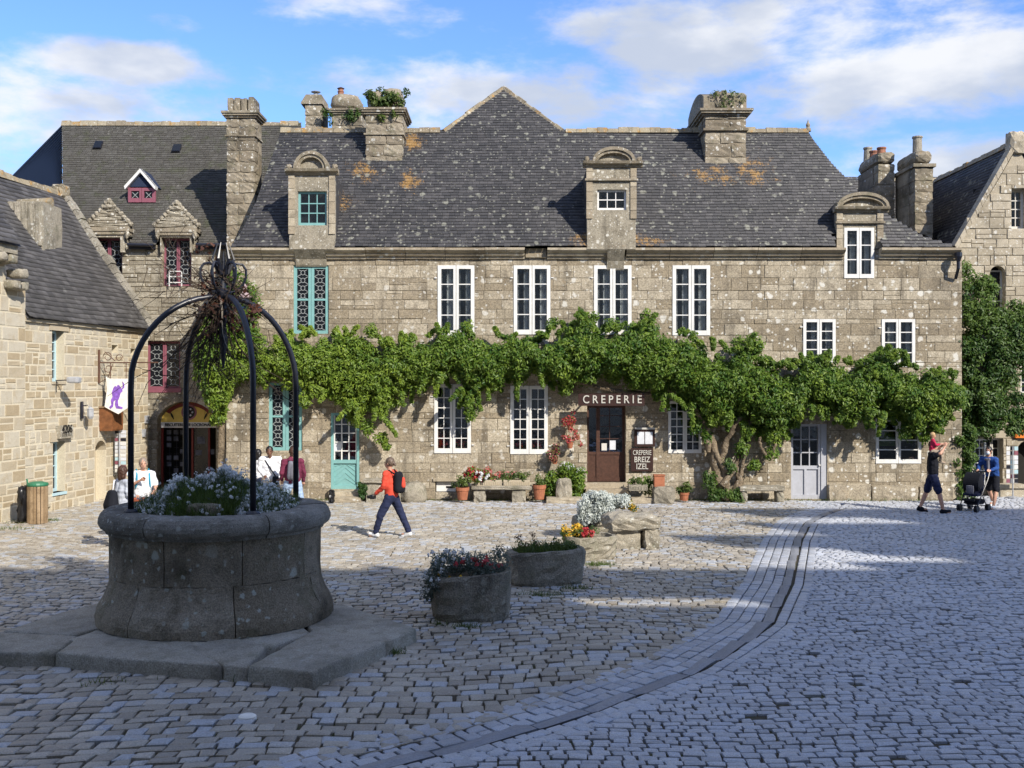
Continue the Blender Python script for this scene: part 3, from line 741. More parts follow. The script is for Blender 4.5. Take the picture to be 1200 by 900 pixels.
casement(MW, house, RU1, 1, 4, 'white', 0.085, 0.0, lift=0.035); casement(MW, house, RU2, 1, 4, 'white', 0.085, 0.0, lift=0.035)
casement(MW, house, RLOW, 1, 4, 'white', 0.085, 0.0, curtain=False, lift=0.035)
lattice(MW, house, TQU, 'turquoise', 0.09, 0.03, midrail=True, rowsn=8, label='turquoise window with a pale lattice'); lattice(MW, house, TQL, 'turquoise', 0.09, 0.03, midrail=True, rowsn=8)
hg = []
for r in UP + [RU1, RU2, RLOW] + LOW:
    for (u, s_) in ((r[0] - .055, 1), (r[1] + .055, 1)):
        for zz in (lerp(r[2], r[3], .12), lerp(r[2], r[3], .82)):
            m = MB(); MW.box(m, u - .035, u + .035, zz - .014, zz + .014, .03, .05); hg.append(m.build('hinge', M['white'], house))
# little poster boards inside the right lower window
pm = MB(); u0, u1, z0, z1 = RLOW; MW.box(pm, u0 + .12, u0 + .58, z0 + .48, z0 + .72, -.13, -.115); pm.build('poster', plain('green_poster', (0.12, 0.22, 0.03), .6), house)
# doors
def boxpart(name, mat, *bs, parent=house, Wl=MW):
    m = MB()
    for b in bs: Wl.box(m, *b)
    return m.build(name, M[mat], parent)
u0, u1, z0, z1 = CD; ul = lerp(u0, u1, .30)
d = boxpart('door', 'brown', (u0, u0 + .06, z0, z1, -.3, -.16), (u1 - .07, u1, z0, z1, -.3, -.16), (u0 + .06, u1 - .07, z1 - .07, z1, -.3, -.162),
            (ul - .05, ul + .05, z0, z1 - .07, -.28, -.17), (u0 + .06, ul - .05, z0 + .76, z0 + .84, -.27, -.18), (ul + .05, u1 - .07, z0 + .76, z0 + .84, -.27, -.18),
            (u0 + .06, ul - .05, z0, z0 + .12, -.27, -.18), (ul + .05, u1 - .07, z0, z0 + .12, -.27, -.18))
boxpart('door_panel', 'brown', (u0 + .06, ul - .05, z0 + .12, z0 + .76, -.255, -.20), parent=d); boxpart('door_panel', 'brown', (ul + .05, u1 - .07, z0 + .12, z0 + .76, -.255, -.20), parent=d)
boxpart('pane', 'glass', (u0 + .06, ul - .05, z0 + .84, z1 - .07, -.24, -.23), parent=d); boxpart('pane', 'glass', (ul + .05, u1 - .07, z0 + .84, z1 - .07, -.24, -.23), parent=d)
boxpart('glazing_bar', 'brown', *[(ul + .05, u1 - .07, z, z + .02, -.228, -.215) for z in (z0 + 1.2, z0 + 1.55, z0 + 1.85)], (lerp(ul, u1, .42), lerp(ul, u1, .42) + .02, z0 + .84, z1 - .07, -.227, -.217), parent=d)
boxpart('notice', 'paper', (ul + .33, ul + .50, z0 + .90, z0 + 1.16, -.214, -.208), parent=d); boxpart('notice', 'cream', (ul + .10, ul + .25, z0 + .88, z0 + 1.08, -.214, -.208), parent=d)
u0, u1, z0, z1 = TD
fr = .07; zm = lerp(z0, z1, .36)
d = boxpart('door', 'turquoise', (u0, u0 + fr, z0, z1, -.14, .02), (u1 - fr, u1, z0, z1, -.14, .02), (u0 + fr, u1 - fr, z1 - fr, z1, -.14, .018), (u0 + fr, u1 - fr, z0, z0 + .10, -.12, -.002), (u0 + fr, u1 - fr, zm - .05, zm + .05, -.12, -.002))
boxpart('door_panel', 'turquoise', (u0 + fr, u1 - fr, z0 + .10, zm - .05, -.10, -.05), parent=d)
cv = MB(); um = (u0 + u1) / 2
for k in range(5):
    zc = z0 + .04 + k * .15
    for sg in (-1, 1):
        a = (um, min(zc + .26, zm - .06)); b = (um + sg * .30, max(z0 + .11, zc)); 
        if b[1] < zm - .06: cv.tube([MW.pt(*a, -.046), MW.pt(*b, -.046)], .012, 4)
cv.build('chevron_moulding', M['turquoise'], d)
for i in range(3):
    for j in range(5):
        a, b = lerp(u0 + fr + .02, u1 - fr - .02, i / 3), lerp(u0 + fr + .02, u1 - fr - .02, (i + 1) / 3); c, e = lerp(zm + .05, z1 - fr, j / 5), lerp(zm + .05, z1 - fr, (j + 1) / 5)
        boxpart('pane', 'paper' if (i, j) == (0, 1) else 'glass', (a + .015, b - .015, c + .015, e - .015, -.07, -.064), parent=d)
boxpart('glazing_bars', 'white', *[(lerp(u0 + fr + .02, u1 - fr - .02, i / 3) - .016, lerp(u0 + fr + .02, u1 - fr - .02, i / 3) + .016, zm + .05, z1 - fr, -.062, -.02) for i in (0, 1, 2, 3)],
        *[(u0 + fr + .02, u1 - fr - .02, lerp(zm + .05, z1 - fr, j / 5) - .014, lerp(zm + .05, z1 - fr, j / 5) + .014, -.06, -.024) for j in range(1, 5)], parent=d)
u0, u1, z0, z1 = GD; zm = lerp(z0, z1, .42); uu = u1 - .16
d = boxpart('door', 'greydoor', (u0, u0 + .07, z0, z1, -.2, -.05), (uu - .07, uu, z0, z1, -.2, -.05), (uu + .004, u1, z0, z1, -.2, -.02), (u0 + .07, uu - .07, z0, z0 + .12, -.19, -.06), (u0 + .07, uu - .07, zm - .05, zm + .05, -.19, -.06), (u0 + .07, uu - .07, z1 - .07, z1, -.19, -.06), (lerp(u0, uu, .5) - .035, lerp(u0, uu, .5) + .035, z0 + .12, zm - .05, -.188, -.062))
boxpart('door_panel', 'greydoor', (u0 + .07, lerp(u0, uu, .5) - .035, z0 + .12, zm - .05, -.17, -.10), parent=d); boxpart('door_panel', 'greydoor', (lerp(u0, uu, .5) + .035, uu - .07, z0 + .12, zm - .05, -.17, -.10), parent=d)
for i in range(3):
    for j in range(3):
        a, b = lerp(u0 + .07, uu - .07, i / 3), lerp(u0 + .07, uu - .07, (i + 1) / 3); c, e = lerp(zm + .05, z1 - .07, j / 3), lerp(zm + .05, z1 - .07, (j + 1) / 3)
        boxpart('pane', 'glass', (a + .015, b - .015, c + .015, e - .015, -.13, -.124), parent=d)
boxpart('glazing_bars', 'greydoor', *[(lerp(u0 + .07, uu - .07, i / 3) - .015, lerp(u0 + .07, uu - .07, i / 3) + .015, zm + .05, z1 - .07, -.122, -.09) for i in (1, 2)], *[(u0 + .07, uu - .07, lerp(zm + .05, z1 - .07, j / 3) - .015, lerp(zm + .05, z1 - .07, j / 3) + .015, -.12, -.094) for j in (1, 2)], parent=d)
hk = MB(); hk.ball(MW.pt(uu - .04, z0 + .95, -.02), .03, 8); hk.build('door_handle', M['white'], d)
boxpart('threshold', 'granite_trim', (CD[0] - .1, CD[1] + .12, CD[2] - .19, CD[2], -.4, .30)); boxpart('threshold', 'granite_trim', (TD[0] - .04, TD[1] + .05, TD[2] - .14, TD[2], -.3, .18))
boxpart('vent_cover', 'white', (VENT[0] + .03, VENT[1] - .03, VENT[2] + .02, VENT[3] - .03, -.2, -.08)); boxpart('vent_slot', 'black', (lerp(VENT[0], VENT[1], .5), lerp(VENT[0], VENT[1], .92), lerp(VENT[2], VENT[3], .35), lerp(VENT[2], VENT[3], .55), -.082, -.076))
boxpart('lintel', 'granite_trim', (VENT[0] - .05, VENT[1] + .08, VENT[3], VENT[3] + .09, -.2, .055))
# plinth stones at the foot, right of the vine
for (a, b) in ((970, 1020), (1020, 1075), (1076, 1116)):
    m = MB(); p0, p1 = at(a, 585, 29.9), at(b, 585, 29.9); m.rock(p0.x, p1.x, 29.78, 30.0, -.1, random.uniform(.35, .5), .05, .015); m.build('plinth_stone', M['granite'], house, smooth=False)
# cornice
def cornice(x0, x1, y=290):
    a, b = MW.uz(x0, y)[0], MW.uz(x1, y)[0]; n = max(1, round((b - a) / 1.15))
    prof = [(0.0, 6.76), (.07, 6.76), (.09, 6.83), (.16, 6.85), (.18, 6.91), (.25, 6.94), (.30, 6.985), (.30, 7.05), (0.0, 7.05)]
    for i in range(n):
        u, v = lerp(a, b, i / n) + .006, lerp(a, b, (i + 1) / n) - .006; dz = random.uniform(-.006, .006)
        m = MB(); m.prism([(o, z) for o, z in prof], lambda o, z, dd: MW.pt(dd, z + dz, o + .001), u, v, random.random()); fixn(m.build('cornice_stone', M['granite_trim'], house))
for s_ in ((270, 347), (383, 615), (641, 711), (733, 988), (1029, 1122)): cornice(*s_)
m = MB(); MW.box(m, MW.uz(616, 290)[0], MW.uz(640, 290)[0], 6.80, 7.05, 0.003, .1); m.build('cornice_stone', M['mortar'], house)
# ---- roof
SL = 1.25; EZ, EYd = 7.07, 29.72
sdir = Vector((0, 1, SL)).normalized(); A0 = (0, EYd, EZ); e0 = (1, 0, 0)
pu = lambda a, b: plane_uv(a, b, A0, e0, sdir)
Lp = [pu(270, 289.5), pu(283, 272), pu(300, 238), pu(316, 192), pu(330, 152)]; Rp = [pu(1122, 289.5), pu(1082, 277), pu(1045, 255), pu(1006, 225), pu(975, 193), pu(948, 158)]
vr = pu(600, 154)[1]; lf = lambda v: float(np.interp(v, [p[1] for p in Lp], [p[0] for p in Lp])); rf = lambda v: float(np.interp(v, [p[1] for p in Rp], [p[0] for p in Rp]))
slates(house, M['slate'], A0, e0, sdir, vr, lf, rf, 0.125, 0.19, holes=[(pu(980, 290)[0], pu(1036, 290)[0], 0, .42)], deck0=.43)
pk = pu(590, 103); gl, gr = pu(520, 154), pu(659, 154)
slates(house, M['slate'], Vector(A0) + sdir * vr, e0, sdir, pk[1] - vr, lambda v: lerp(gl[0], pk[0], v / (pk[1] - vr)), lambda v: lerp(gr[0], pk[0], v / (pk[1] - vr)), 0.125, 0.19)
P3 = lambda u, v, o=0: Vector(A0) + Vector(e0) * u + sdir * v + Vector((0, -SL, 1)).normalized() * o
RY, RZ = P3(0, vr).y, P3(0, vr).z
bk = MB()                                                       # rear slope, hip end, rear wing
bk.quad(P3(lf(vr), vr), P3(rf(vr), vr), (rf(0), 2 * RY - EYd, EZ), (lf(0), 2 * RY - EYd, EZ))
for i in range(8):
    v0, v1 = vr * i / 8, vr * (i + 1) / 8; a, b = P3(rf(v0), v0), P3(rf(v1), v1)
    bk.quad(a, (a.x, 2 * RY - a.y, a.z), (b.x, 2 * RY - b.y, b.z), b)
    a, b = P3(lf(v0), v0), P3(lf(v1), v1); bk.quad(a, b, (b.x, b.y + .5, b.z - .9), (a.x, a.y + .5, a.z - .9))
pkp = P3(*pk); bk.quad(P3(gl[0], vr), pkp, pkp + Vector((0, 6, 0)), P3(gl[0], vr) + Vector((0, 8, 0))); bk.quad(P3(gr[0], vr), pkp, pkp + Vector((0, 6, 0)), P3(gr[0], vr) + Vector((0, 8, 0)))
bk.build('rear_roof', M['slate'], house)
def ridge_run(a, b, root, step=.32, w=.13, h=.10, mat='ridge', name='ridge_tiles'):
    a, b = Vector(a), Vector(b); n = max(1, int((b - a).length / step)); m = MB(); d_ = (b - a).normalized(); s_ = d_.cross(Vector((0, 0, 1))).normalized(); up = s_.cross(d_)
    for i in range(n):
        p, q = a.lerp(b, i / n), a.lerp(b, (i + .97) / n); hh = h * random.uniform(.7, 1.25)
        m.hexa([p - s_ * w - up * .06, p + s_ * w - up * .06, q + s_ * w - up * .06, q - s_ * w - up * .06, p - s_ * w * .4 + up * hh, p + s_ * w * .4 + up * hh, q + s_ * w * .4 + up * hh * random.uniform(.8, 1.1), q - s_ * w * .4 + up * hh], random.random())
    return m.build(name, M[mat], root, kind='stuff')
ridge_run(P3(lf(vr), vr), P3(gl[0] - .1, vr), house); ridge_run(P3(gr[0] + .1, vr), P3(rf(vr), vr), house)
ridge_run(P3(gl[0], vr), pkp, house, w=.09, h=.07); ridge_run(pkp, P3(gr[0], vr), house, w=.09, h=.07)
for i in range(5): pass
fin = MB(); f0 = P3(rf(vr), vr); fin.lathe(f0, [(.10, 0), (.09, .08), (.05, .12), (.07, .2), (.03, .28), (.001, .38)], 10); fin.build('finial', M['chimney_granite'], house)
# ---- dormers
def arch(u0, u1, zs, zt, n=14):
    c = (u0 + u1) / 2; r = (u1 - u0) / 2
    return [(c - r * math.cos(math.pi * i / n), zs + (zt - zs) * math.sin(math.pi * i / n)) for i in range(n + 1)]
def dormer(px0, px1, ycor, ytop, win, ybase, ax0, ax1, cor0, cor1, frontY=29.68, glaz=None, label=None, ycor2=None, apron=True):
    Wd = Wall((XL, frontY), (1, 0), 1); q = lambda x, y: Wd.uz(x, y)
    a, zc = q(px0, ycor); b, _ = q(px1, ycor); zb = q(px0, ybase)[1]; zt = q(px0, ytop)[1]; w = Wd.rect(*win)
    deep = 2.6; m = MB()
    Wd.box(m, a, w[0], zb, zc, -.25, 0); Wd.box(m, w[1], b, zb, zc, -.25, 0); Wd.box(m, w[0], w[1], w[3], zc, -.25, -.002)
    if w[2] > zb: Wd.box(m, w[0], w[1], zb, w[2], -.25, -.004)
    dm = m.build('dormer', M['rubble'], house)
    if label: dm['label'] = label
    # cheeks
    for (x0, x1) in ((a, a + .12), (b - .12, b)):
        m = MB(); Wd.box(m, x0, x1, zb + .02, zc - .01, -deep, -.251); m.build('cheek', M['slate'], dm)
    # pilaster strips and sill blocks
    for (x0, x1) in ((a - .02, a + .15), (b - .15, b + .02)):
        z = max(zb, w[2] - .25)
        while z < zc - .05:
            h = random.uniform(.2, .34); m = MB(); Wd.box(m, x0, x1, z + .006, min(z + h, zc) - .006, -.01, .035, random.random()); m.build('quoin', M['granite_trim'], dm); z += h
    ca, cb = q(cor0, ycor)[0], q(cor1, ycor)[0]
    m = MB(); prof = [(-.1, zc), (.05, zc), (.08, zc + .06), (.16, zc + .08), (.19, zc + .15), (-.1, zc + .15)]
    m.prism(prof, lambda o, z, dd: Wd.pt(dd, z, o), ca, cb); fixn(m.build('entablature', M['chimney_granite'], dm))
    if ycor2:
        zz = q(0, ycor2)[1]; m = MB(); Wd.box(m, a - .06, b + .06, zz, zz + .06, -.02, .08); m.build('moulding', M['chimney_granite'], dm)
    u0, u1 = q(ax0, ycor)[0], q(ax1, ycor)[0]; zs = zc + .15
    inner = arch(u0 + .16, u1 - .16, zs, zt - .17); outer = arch(u0, u1, zs, zt)
    m = MB(); m.prism(inner + [(u1 - .16, zs - .02), (u0 + .16, zs - .02)], Wd.pt, -.15, .0); fixn(m.build('tympanum', M['rubble'], dm))
    n = len(inner); sec = 7
    for k in range(0, n - 1, 2):
        pl = outer[k:k + 3] + inner[k:k + 3][::-1]; m = MB(); m.prism(pl, Wd.pt, -.2, .13, random.random()); fixn(m.build('arch_stone', M['chimney_granite'], dm))
    mid = arch(u0 + .08, u1 - .08, zs, zt - .09); m = MB()
    for k in range(n - 1): m.prism([outer[k], outer[k + 1], mid[k + 1], mid[k]], Wd.pt, .131, .175)
    m.build('arch_moulding', M['chimney_granite'], dm)
    m = MB(); oo = arch(u0 + .05, u1 - .05, zs - .02, zt - .05)
    for k in range(n - 1): m.quad(Wd.pt(*oo[k], -.2), Wd.pt(*oo[k + 1], -.2), Wd.pt(*oo[k + 1], -deep), Wd.pt(*oo[k], -deep))
    m.build('dormer_roof', M['slate'], dm)
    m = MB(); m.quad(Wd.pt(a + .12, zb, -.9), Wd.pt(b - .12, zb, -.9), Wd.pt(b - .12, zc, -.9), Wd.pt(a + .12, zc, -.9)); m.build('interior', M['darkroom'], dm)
    for (sx, cc) in ((-1, ca), (1, cb)):
        m = MB(); m.rock(*sorted((Wd.pt(cc + (.03 if sx < 0 else -.17), 0).x, Wd.pt(cc + (.17 if sx < 0 else -.03), 0).x)), frontY - .15, frontY + .1, zs, zs + .13, .04, .01, 3); m.build('acroterion', M['chimney_granite'], dm)
    return dm, Wd, w
dm, Wd, w = dormer(339, 392, 205, 178, (349, 224, 383, 264), 292, 345, 386, 335, 397, label='narrow dormer with a turquoise window')
casement(Wd, dm, w, 3, 3, 'turquoise', .06, .08, curtain=False, leaves=1)
dm, Wd, w = dormer(688, 745, 196, 173, (700, 222, 734, 246), 292, 694, 744, 683, 753, ycor2=212)
casement(Wd, dm, w, 3, 2, 'white', .05, .08, curtain=False, leaves=1)
m = MB(); m.prism([(.01, 6.45), (.04, 6.5), (.10, 6.7), (.312, 7.0), (.312, 7.13), (.0, 7.13)], lambda o, z, dd: MW.pt(dd, z, o), MW.uz(711, 290)[0], MW.uz(731, 290)[0]); m.build('stone', M['rubble'], house)
m = MB(); m.prism([(.01, 6.55), (.04, 6.6), (.08, 6.75), (.312, 7.0), (.312, 7.13), (.0, 7.13)], lambda o, z, dd: MW.pt(dd, z, o), MW.uz(347, 290)[0], MW.uz(383, 290)[0]); m.build('stone', M['rubble'], house)
dm, Wd, w = dormer(981, 1034, 249, 226, (989, 267, 1024, 300), 291, 979, 1040, 977, 1041, frontY=29.97, label='low dormer over the tall white window cut through the cornice', ycor2=262)
casement(MW, house, DW, 1, 3, 'white', .085, 0.0, lift=0.035, label='tall white window cut through the cornice')

# ---- chimneys
def block_courses(cx0, cx1, Yf, Yb, zs, root, mat='chimney_granite', name='chimney', taper=0.0):
    """stack of courses, each course its own block; returns the shaft"""
    m0 = MB(); m0.box(cx0 + .03, cx1 - .03, Yf + .03, Yb - .03, zs[0], zs[-1]); sh = m0.build(name, M['mortar'], root)
    z = zs[0]
    while z < zs[-1] - .05:
        h = random.uniform(.30, .42); h = min(h, zs[-1] - z)
        if zs[-1] - z - h < .15: h = zs[-1] - z
        n = 1 if cx1 - cx0 < .7 else 2; k = random.uniform(.35, .65)
        cuts = [0, 1] if n == 1 else [0, k, 1]
        for i in range(n):
            a, b = lerp(cx0, cx1, cuts[i]), lerp(cx0, cx1, cuts[i + 1]); m = MB()
            m.rock(a + .004, b - .004, Yf, Yf + .5, z + .004, z + h - .004, .035, .014, 4, tint=random.random()); m.build('course_stone', M[mat], sh)
        m = MB(); m.box(cx0 + .005, cx1 - .005, Yf + .506, Yb, z + .004, z + h - .004, random.random()); m.build('course_stone', M[mat], sh)
        z += h
    return sh
def band(sh, cx0, cx1, Yf, Yb, z0, z1, ov, mat='chimney_granite'):
    m = MB(); m.box(cx0 - ov, cx1 + ov, Yf - ov, Yb + ov, z0, z1, random.random()); m.build('band', M[mat], sh)
def capmould(sh, cx0, cx1, Yf, Yb, z, ov=.12):
    for i, (o, h) in enumerate(((ov * .35, .06), (ov * .75, .06), (ov, .07))): band(sh, cx0, cx1, Yf, Yb, z + sum((.06, .06, .07)[:i]) + .001 * i, z + sum((.06, .06, .07)[:i]) + h, o)
def chim(p0, p1, ybot, ytop, Yf, dep, root, name='chimney'):
    a, b = at(p0, ytop, Yf), at(p1, ytop, Yf); return a.x, b.x, Yf, Yf + dep, at(0, ybot, Yf).z, a.z
# tall stack over the left corner
x0, x1, ya, yb, zb, zt = chim(265, 299, 320, 138, 32.3, .85, house)
sh = block_courses(x0, x1, ya, yb, [zb, zt], house); sh['label'] = 'tall narrow chimney over the left corner of the house'
capmould(sh, x0, x1, ya, yb, zt, .13); zc = at(0, 160, 32.3).z; band(sh, x0, x1, ya, yb, zc, zc + .05, .035)
z2 = at(0, 112, 32.3).z
for i in range(4):
    a = lerp(x0 + .02, x1 - .02, i / 4); m = MB(); m.rock(a, a + (x1 - x0) / 4 - .03, ya + .02, yb - .02, zt + .19, z2 - random.uniform(0, .08), .03, .01, 3); m.build('cap_stone', M['chimney_granite'], sh)
# the weedy stack
x0, x1, ya, yb, zb, zt = chim(428, 472, 200, 134, 32.0, 1.5, house)
sh = block_courses(x0, x1, ya, yb, [zb - .6, zt], house); sh['label'] = 'square chimney with weeds growing out of its top'
capmould(sh, x0, x1, ya, yb, zt, .12); band(sh, x0, x1, ya, yb, at(0, 158, 32).z, at(0, 158, 32).z + .05, .04)
m = MB(); m.rock(x0 + .02, x0 + .50, ya + .1, yb - .1, zt + .17, at(0, 104, 32).z, .12, .02, 5); m.build('cap_stone', M['chimney_granite'], sh, smooth=True)
m = MB(); m.rock(x0 + .52, x1 - .06, ya + .1, yb - .1, zt + .17, at(0, 100, 32).z, .16, .02, 5); m.build('cap_stone', M['chimney_granite'], sh, smooth=True)
lc = [(random.uniform(x0 + .1, x1 + .02), ya + random.uniform(-.1, .15), zt + .30 + random.uniform(0, .3)) for _ in range(26)] + [(x0 + .9, ya - .05, zt), (x0 + .5, ya - .05, zt - .1), (x0 + .45, ya + .2, zt + .75), (x1 + .1, ya, zt + .65)]
wd = leaf_mass('rooftop_weeds', lc, .15, 40, .13, 'grassm', None, [random.random() for _ in lc]); tag(wd, 'green weeds sprouting from the square chimney top above the slates', 'weeds')
# the big double-gabled stack
x0, x1, ya, yb, zb, zt = chim(826, 875, 204, 134, 31.9, 3.0, house)
sh = block_courses(x0, x1, ya, yb, [zb - .6, zt], house); sh['label'] = 'massive chimney with two rounded gables on its cap'
capmould(sh, x0, x1, ya, yb, zt - .04, .17); band(sh, x0, x1, ya, yb, at(0, 154, 32).z, at(0, 154, 32).z + .07, .05)
zz0 = zt + .16; ztop = at(0, 98, 32).z
for (xa, xb, ztp) in ((x0 - .02, x0 + .34, ztop - .05), (x1 - .62, x1 + .02, ztop)):
    ar = [(ya + .02, zz0), (ya + .02, zz0 + .3)]; n = 10
    m = MB(); m.prism([(ya + .1 + (yb - ya - .2) * i / n, zz0 + (ztp - zz0) * math.sin(math.pi * (0.12 + .76 * i / n)) ** .6) for i in range(n + 1)] + [(yb - .1, zz0), (ya + .1, zz0)], lambda u, z, dd: (dd, u, z), xa, xb)
    fixn(m.build('cap_gable', M['chimney_granite'], sh))
m = MB(); m.rock(x0 + .3, x1 - .55, ya + .05, yb - .1, zz0 - .02, zz0 + .58, .08, .03, 5); m.build('cap_stone', M['chimney_granite'], sh)
lc = [(random.uniform(x0 + .2, x1 - .1), ya + random.uniform(-.05, .1), zt + random.uniform(.2, .65)) for _ in range(12)]
wd = leaf_mass('rooftop_weeds', lc, .12, 22, .08, 'grassm', None, [random.random() for _ in lc]); tag(wd, 'sparse mossy weeds on the massive double-gabled chimney', 'weeds')

# ================================================================== HOUSE BEHIND (stacks seen over the ridge)
rear = empty('rear_house', (-5, 38, 0), 'stone house behind the long one, of which only two chimneys rise over the ridge', 'house')
m = MB(); m.box(-9.5, -2.5, 37.4, 41, 0, 9.4); m.build('wall', M['rubble'], rear)
m = MB(); m.prism([(37.2, 9.4), (39.2, 11.3), (41.2, 9.4)], lambda y, z, x: (x, y, z), -9.7, -2.3); fixn(m.build('roof', M['slate'], rear))
x0, x1, ya, yb, zb, zt = chim(357, 377, 160, 122, 36.6, 1.3, rear)
sh = block_courses(x0, x1, ya, yb, [9.0, zt], rear); m = MB(); m.prism([(x0 - .12, zt), (x1 + .03, zt), (x1 + .03, zt + .10), (x1, zt + .32), (x0 + .05, zt + .32), (x0 - .12, zt + .05)], lambda u, z, d_: (u, d_, z), ya - .05, yb); fixn(m.build('cap_stone', M['chimney_granite'], sh))
m = MB(); m.tube([((x0 + x1) / 2, ya + .5, zt + .32), ((x0 + x1) / 2, ya + .5, zt + .50)], .07, 10); m.lathe(((x0 + x1) / 2, ya + .5, zt + .55), [(.0001, .06), (.17, 0), (.15, -.02)], 12); m.build('cowl', M['zinc'], sh)
x0, x1, ya, yb, zb, zt = chim(388, 425, 160, 134, 36.3, 1.5, rear)
sh = block_courses(x0, x1, ya, yb, [9.0, zt], rear); capmould(sh, x0, x1, ya, yb, zt, .12)
m = MB(); m.rock(x0 - .05, x0 + .95, ya, yb, zt + .18, at(0, 108, 36.3).z, .25, .03, 6); m.build('cap_stone', M['chimney_granite'], sh, smooth=True)
m = MB(); m.lathe((x0 + .25, ya + .5, at(0, 110, 36.3).z), [(.10, -.1), (.10, .18), (.12, .2), (.09, .24), (.09, .3)], 12); m.build('chimney_pot', M['claypot'], sh)
m = MB(); m.lathe((x0 + .25, ya + .5, at(0, 110, 36.3).z + .32), [(.0001, .06), (.13, 0), (.11, -.02)], 12); m.tube([(x0 + .25, ya + .5, at(0, 110, 36.3).z + .2), (x0 + .25, ya + .5, at(0, 110, 36.3).z + .34)], .03, 6); m.build('cowl', M['rust'], sh)
lc = [(x0 - .1 + random.uniform(-.15, .15), ya, zt - .1 + random.uniform(-.25, .2)) for _ in range(8)] + [(x0 + random.uniform(.4, 1.1), ya - .1, zt + .0 + random.uniform(-.2, .15)) for _ in range(9)]
wd = leaf_mass('rooftop_weeds', lc, .13, 30, .09, 'ivy', None, [random.random() * .5 for _ in lc]); tag(wd, 'dark green weeds hanging from the rounded rear chimney beside the clay pot', 'weeds')

# ================================================================== SHOP WING (set back on the left)
shop = empty('shop_house', (-11, 33, 0), 'steep-roofed house with maroon lattice windows and an arched biscuit shop, set back on the left', 'house')
SW = Wall((-14.6, 33.0), (1, 0), 7.6); q = SW.rect
SZ = at(0, 287, 33).z
wd1, wd2, wd3 = q(110, 279, 143, 331), q(191, 279, 224, 335), q(172, 400, 211, 455)
PA = q(184, 470, 253, 590); PA = (PA[0], PA[1], 0.0, PA[3])
sops = [(wd1[0], wd1[1], wd1[2], SZ + 2), (wd2[0], wd2[1], wd2[2], SZ + 2), wd3, PA]
SW.core('wall', M['mortar'], shop, -.1, SZ, sops)
stonework(SW, shop, M['rubble'], 0, SZ, sops, (0.22, 0.36), (0.3, 0.75), keep=150, proud=.03, wob=.5, breaks=[wd3[2], wd3[3], wd1[2]])
m = MB(); SW.box(m, .3, 7.4, 0.05, SZ + 1.2, -1.3, -1.25); m.build('dark_backing', M['darkroom'], shop)
lattice(SW, shop, wd1, 'maroon', .055, .12, rowsn=5); lattice(SW, shop, wd2, 'maroon', .055, .12, rowsn=5); lattice(SW, shop, wd3, 'maroon', .06, .12, rowsn=5)
m = MB(); SW.box(m, wd3[0] - .1, wd3[1] + .05, wd3[2] - .13, wd3[2], -.2, .05); m.build('window_sill', M['maroon'], shop)
# arch over the portal
cu_, rr_ = (PA[0] + PA[1]) / 2, (PA[1] - PA[0]) / 2; zs_ = at(0, 497, 33).z; za_ = PA[3]
N_ = 16; arc = [(cu_ - rr_ * math.cos(math.pi * i / N_), zs_ + (za_ - zs_) * math.sin(math.pi * i / N_) * .985) for i in range(N_ + 1)]
for sgn in (0, 1):
    pl = arc[:N_ // 2 + 1] + [(PA[0], za_)] if sgn == 0 else arc[N_ // 2:] + [(PA[1], za_)]
    m = MB(); m.prism(pl, SW.pt, -.4, .012); fixn(m.build('spandrel', M['rubble'], shop))
for i in range(0, N_, 2):
    o2 = [(cu_ + (x - cu_) * 1.22, zs_ + (z - zs_) * 1.24) for x, z in arc[i:i + 3]]
    m = MB(); m.prism(arc[i:i + 3] + o2[::-1], SW.pt, .013, .06, random.random()); fixn(m.build('voussoir', M['rubble'], shop))
m = MB(); m.prism([(cu_ + (x - cu_) * .97, zs_ + (z - zs_) * .97) for x, z in arc], SW.pt, -.30, -.26); sg = fixn(m.build('fascia', M['yellow'], shop))
m = MB()
for i in range(N_):
    a = arc[i]; b = arc[i + 1]; f = lambda p, k: (cu_ + (p[0] - cu_) * k, zs_ + (p[1] - zs_) * k)
    if 3 <= i < 13: m.prism([f(a, .96), f(b, .96), f(b, .80), f(a, .80)], SW.pt, -.259, -.254)
m.build('red_border', M['redsign'], sg)
m = MB(); ring = [(cu_ + .24 * math.cos(a * math.pi / 12), zs_ + .36 + .24 * math.sin(a * math.pi / 12)) for a in range(24)]; m.prism(ring, SW.pt, -.258, -.245); fixn(m.build('medallion', M['maroon'], sg))
m = MB(); ring = [(cu_ + .19 * math.cos(a * math.pi / 12), zs_ + .36 + .19 * math.sin(a * math.pi / 12)) for a in range(24)]; m.prism(ring, SW.pt, -.244, -.240); fixn(m.build('medallion_field', M['darkpane'], sg))
m = MB()
for k in range(6): m.ball(SW.pt(cu_ + .11 * math.cos(k * 1.05), zs_ + .36 + .11 * math.sin(k * 1.05), -.235), .032, 6)
m.build('medallion_figures', M['paper'], sg)
m = MB(); SW.box(m, PA[0] + .04, PA[1] - .04, zs_ - .12, zs_ + .05, -.259, -.245); m.build('letter_strip', M['cream'], sg)
text('BISCUITERIE DE LOCRONAN', .125, SW, cu_, zs_ - .035, -.24, 'black', sg, font_w=.93, bold=.004)
for k, (dx, rt) in enumerate(((-.52, .4), (.52, -.4))):
    m = MB(); m.tube([SW.pt(cu_ + dx - rt * .12, zs_ + .34, -.25), SW.pt(cu_ + dx, zs_ + .24, -.25), SW.pt(cu_ + dx + rt * .12, zs_ + .14, -.25)], [.02, .035, .01], 6); m.build('biscuit_motif', M['black'], sg)
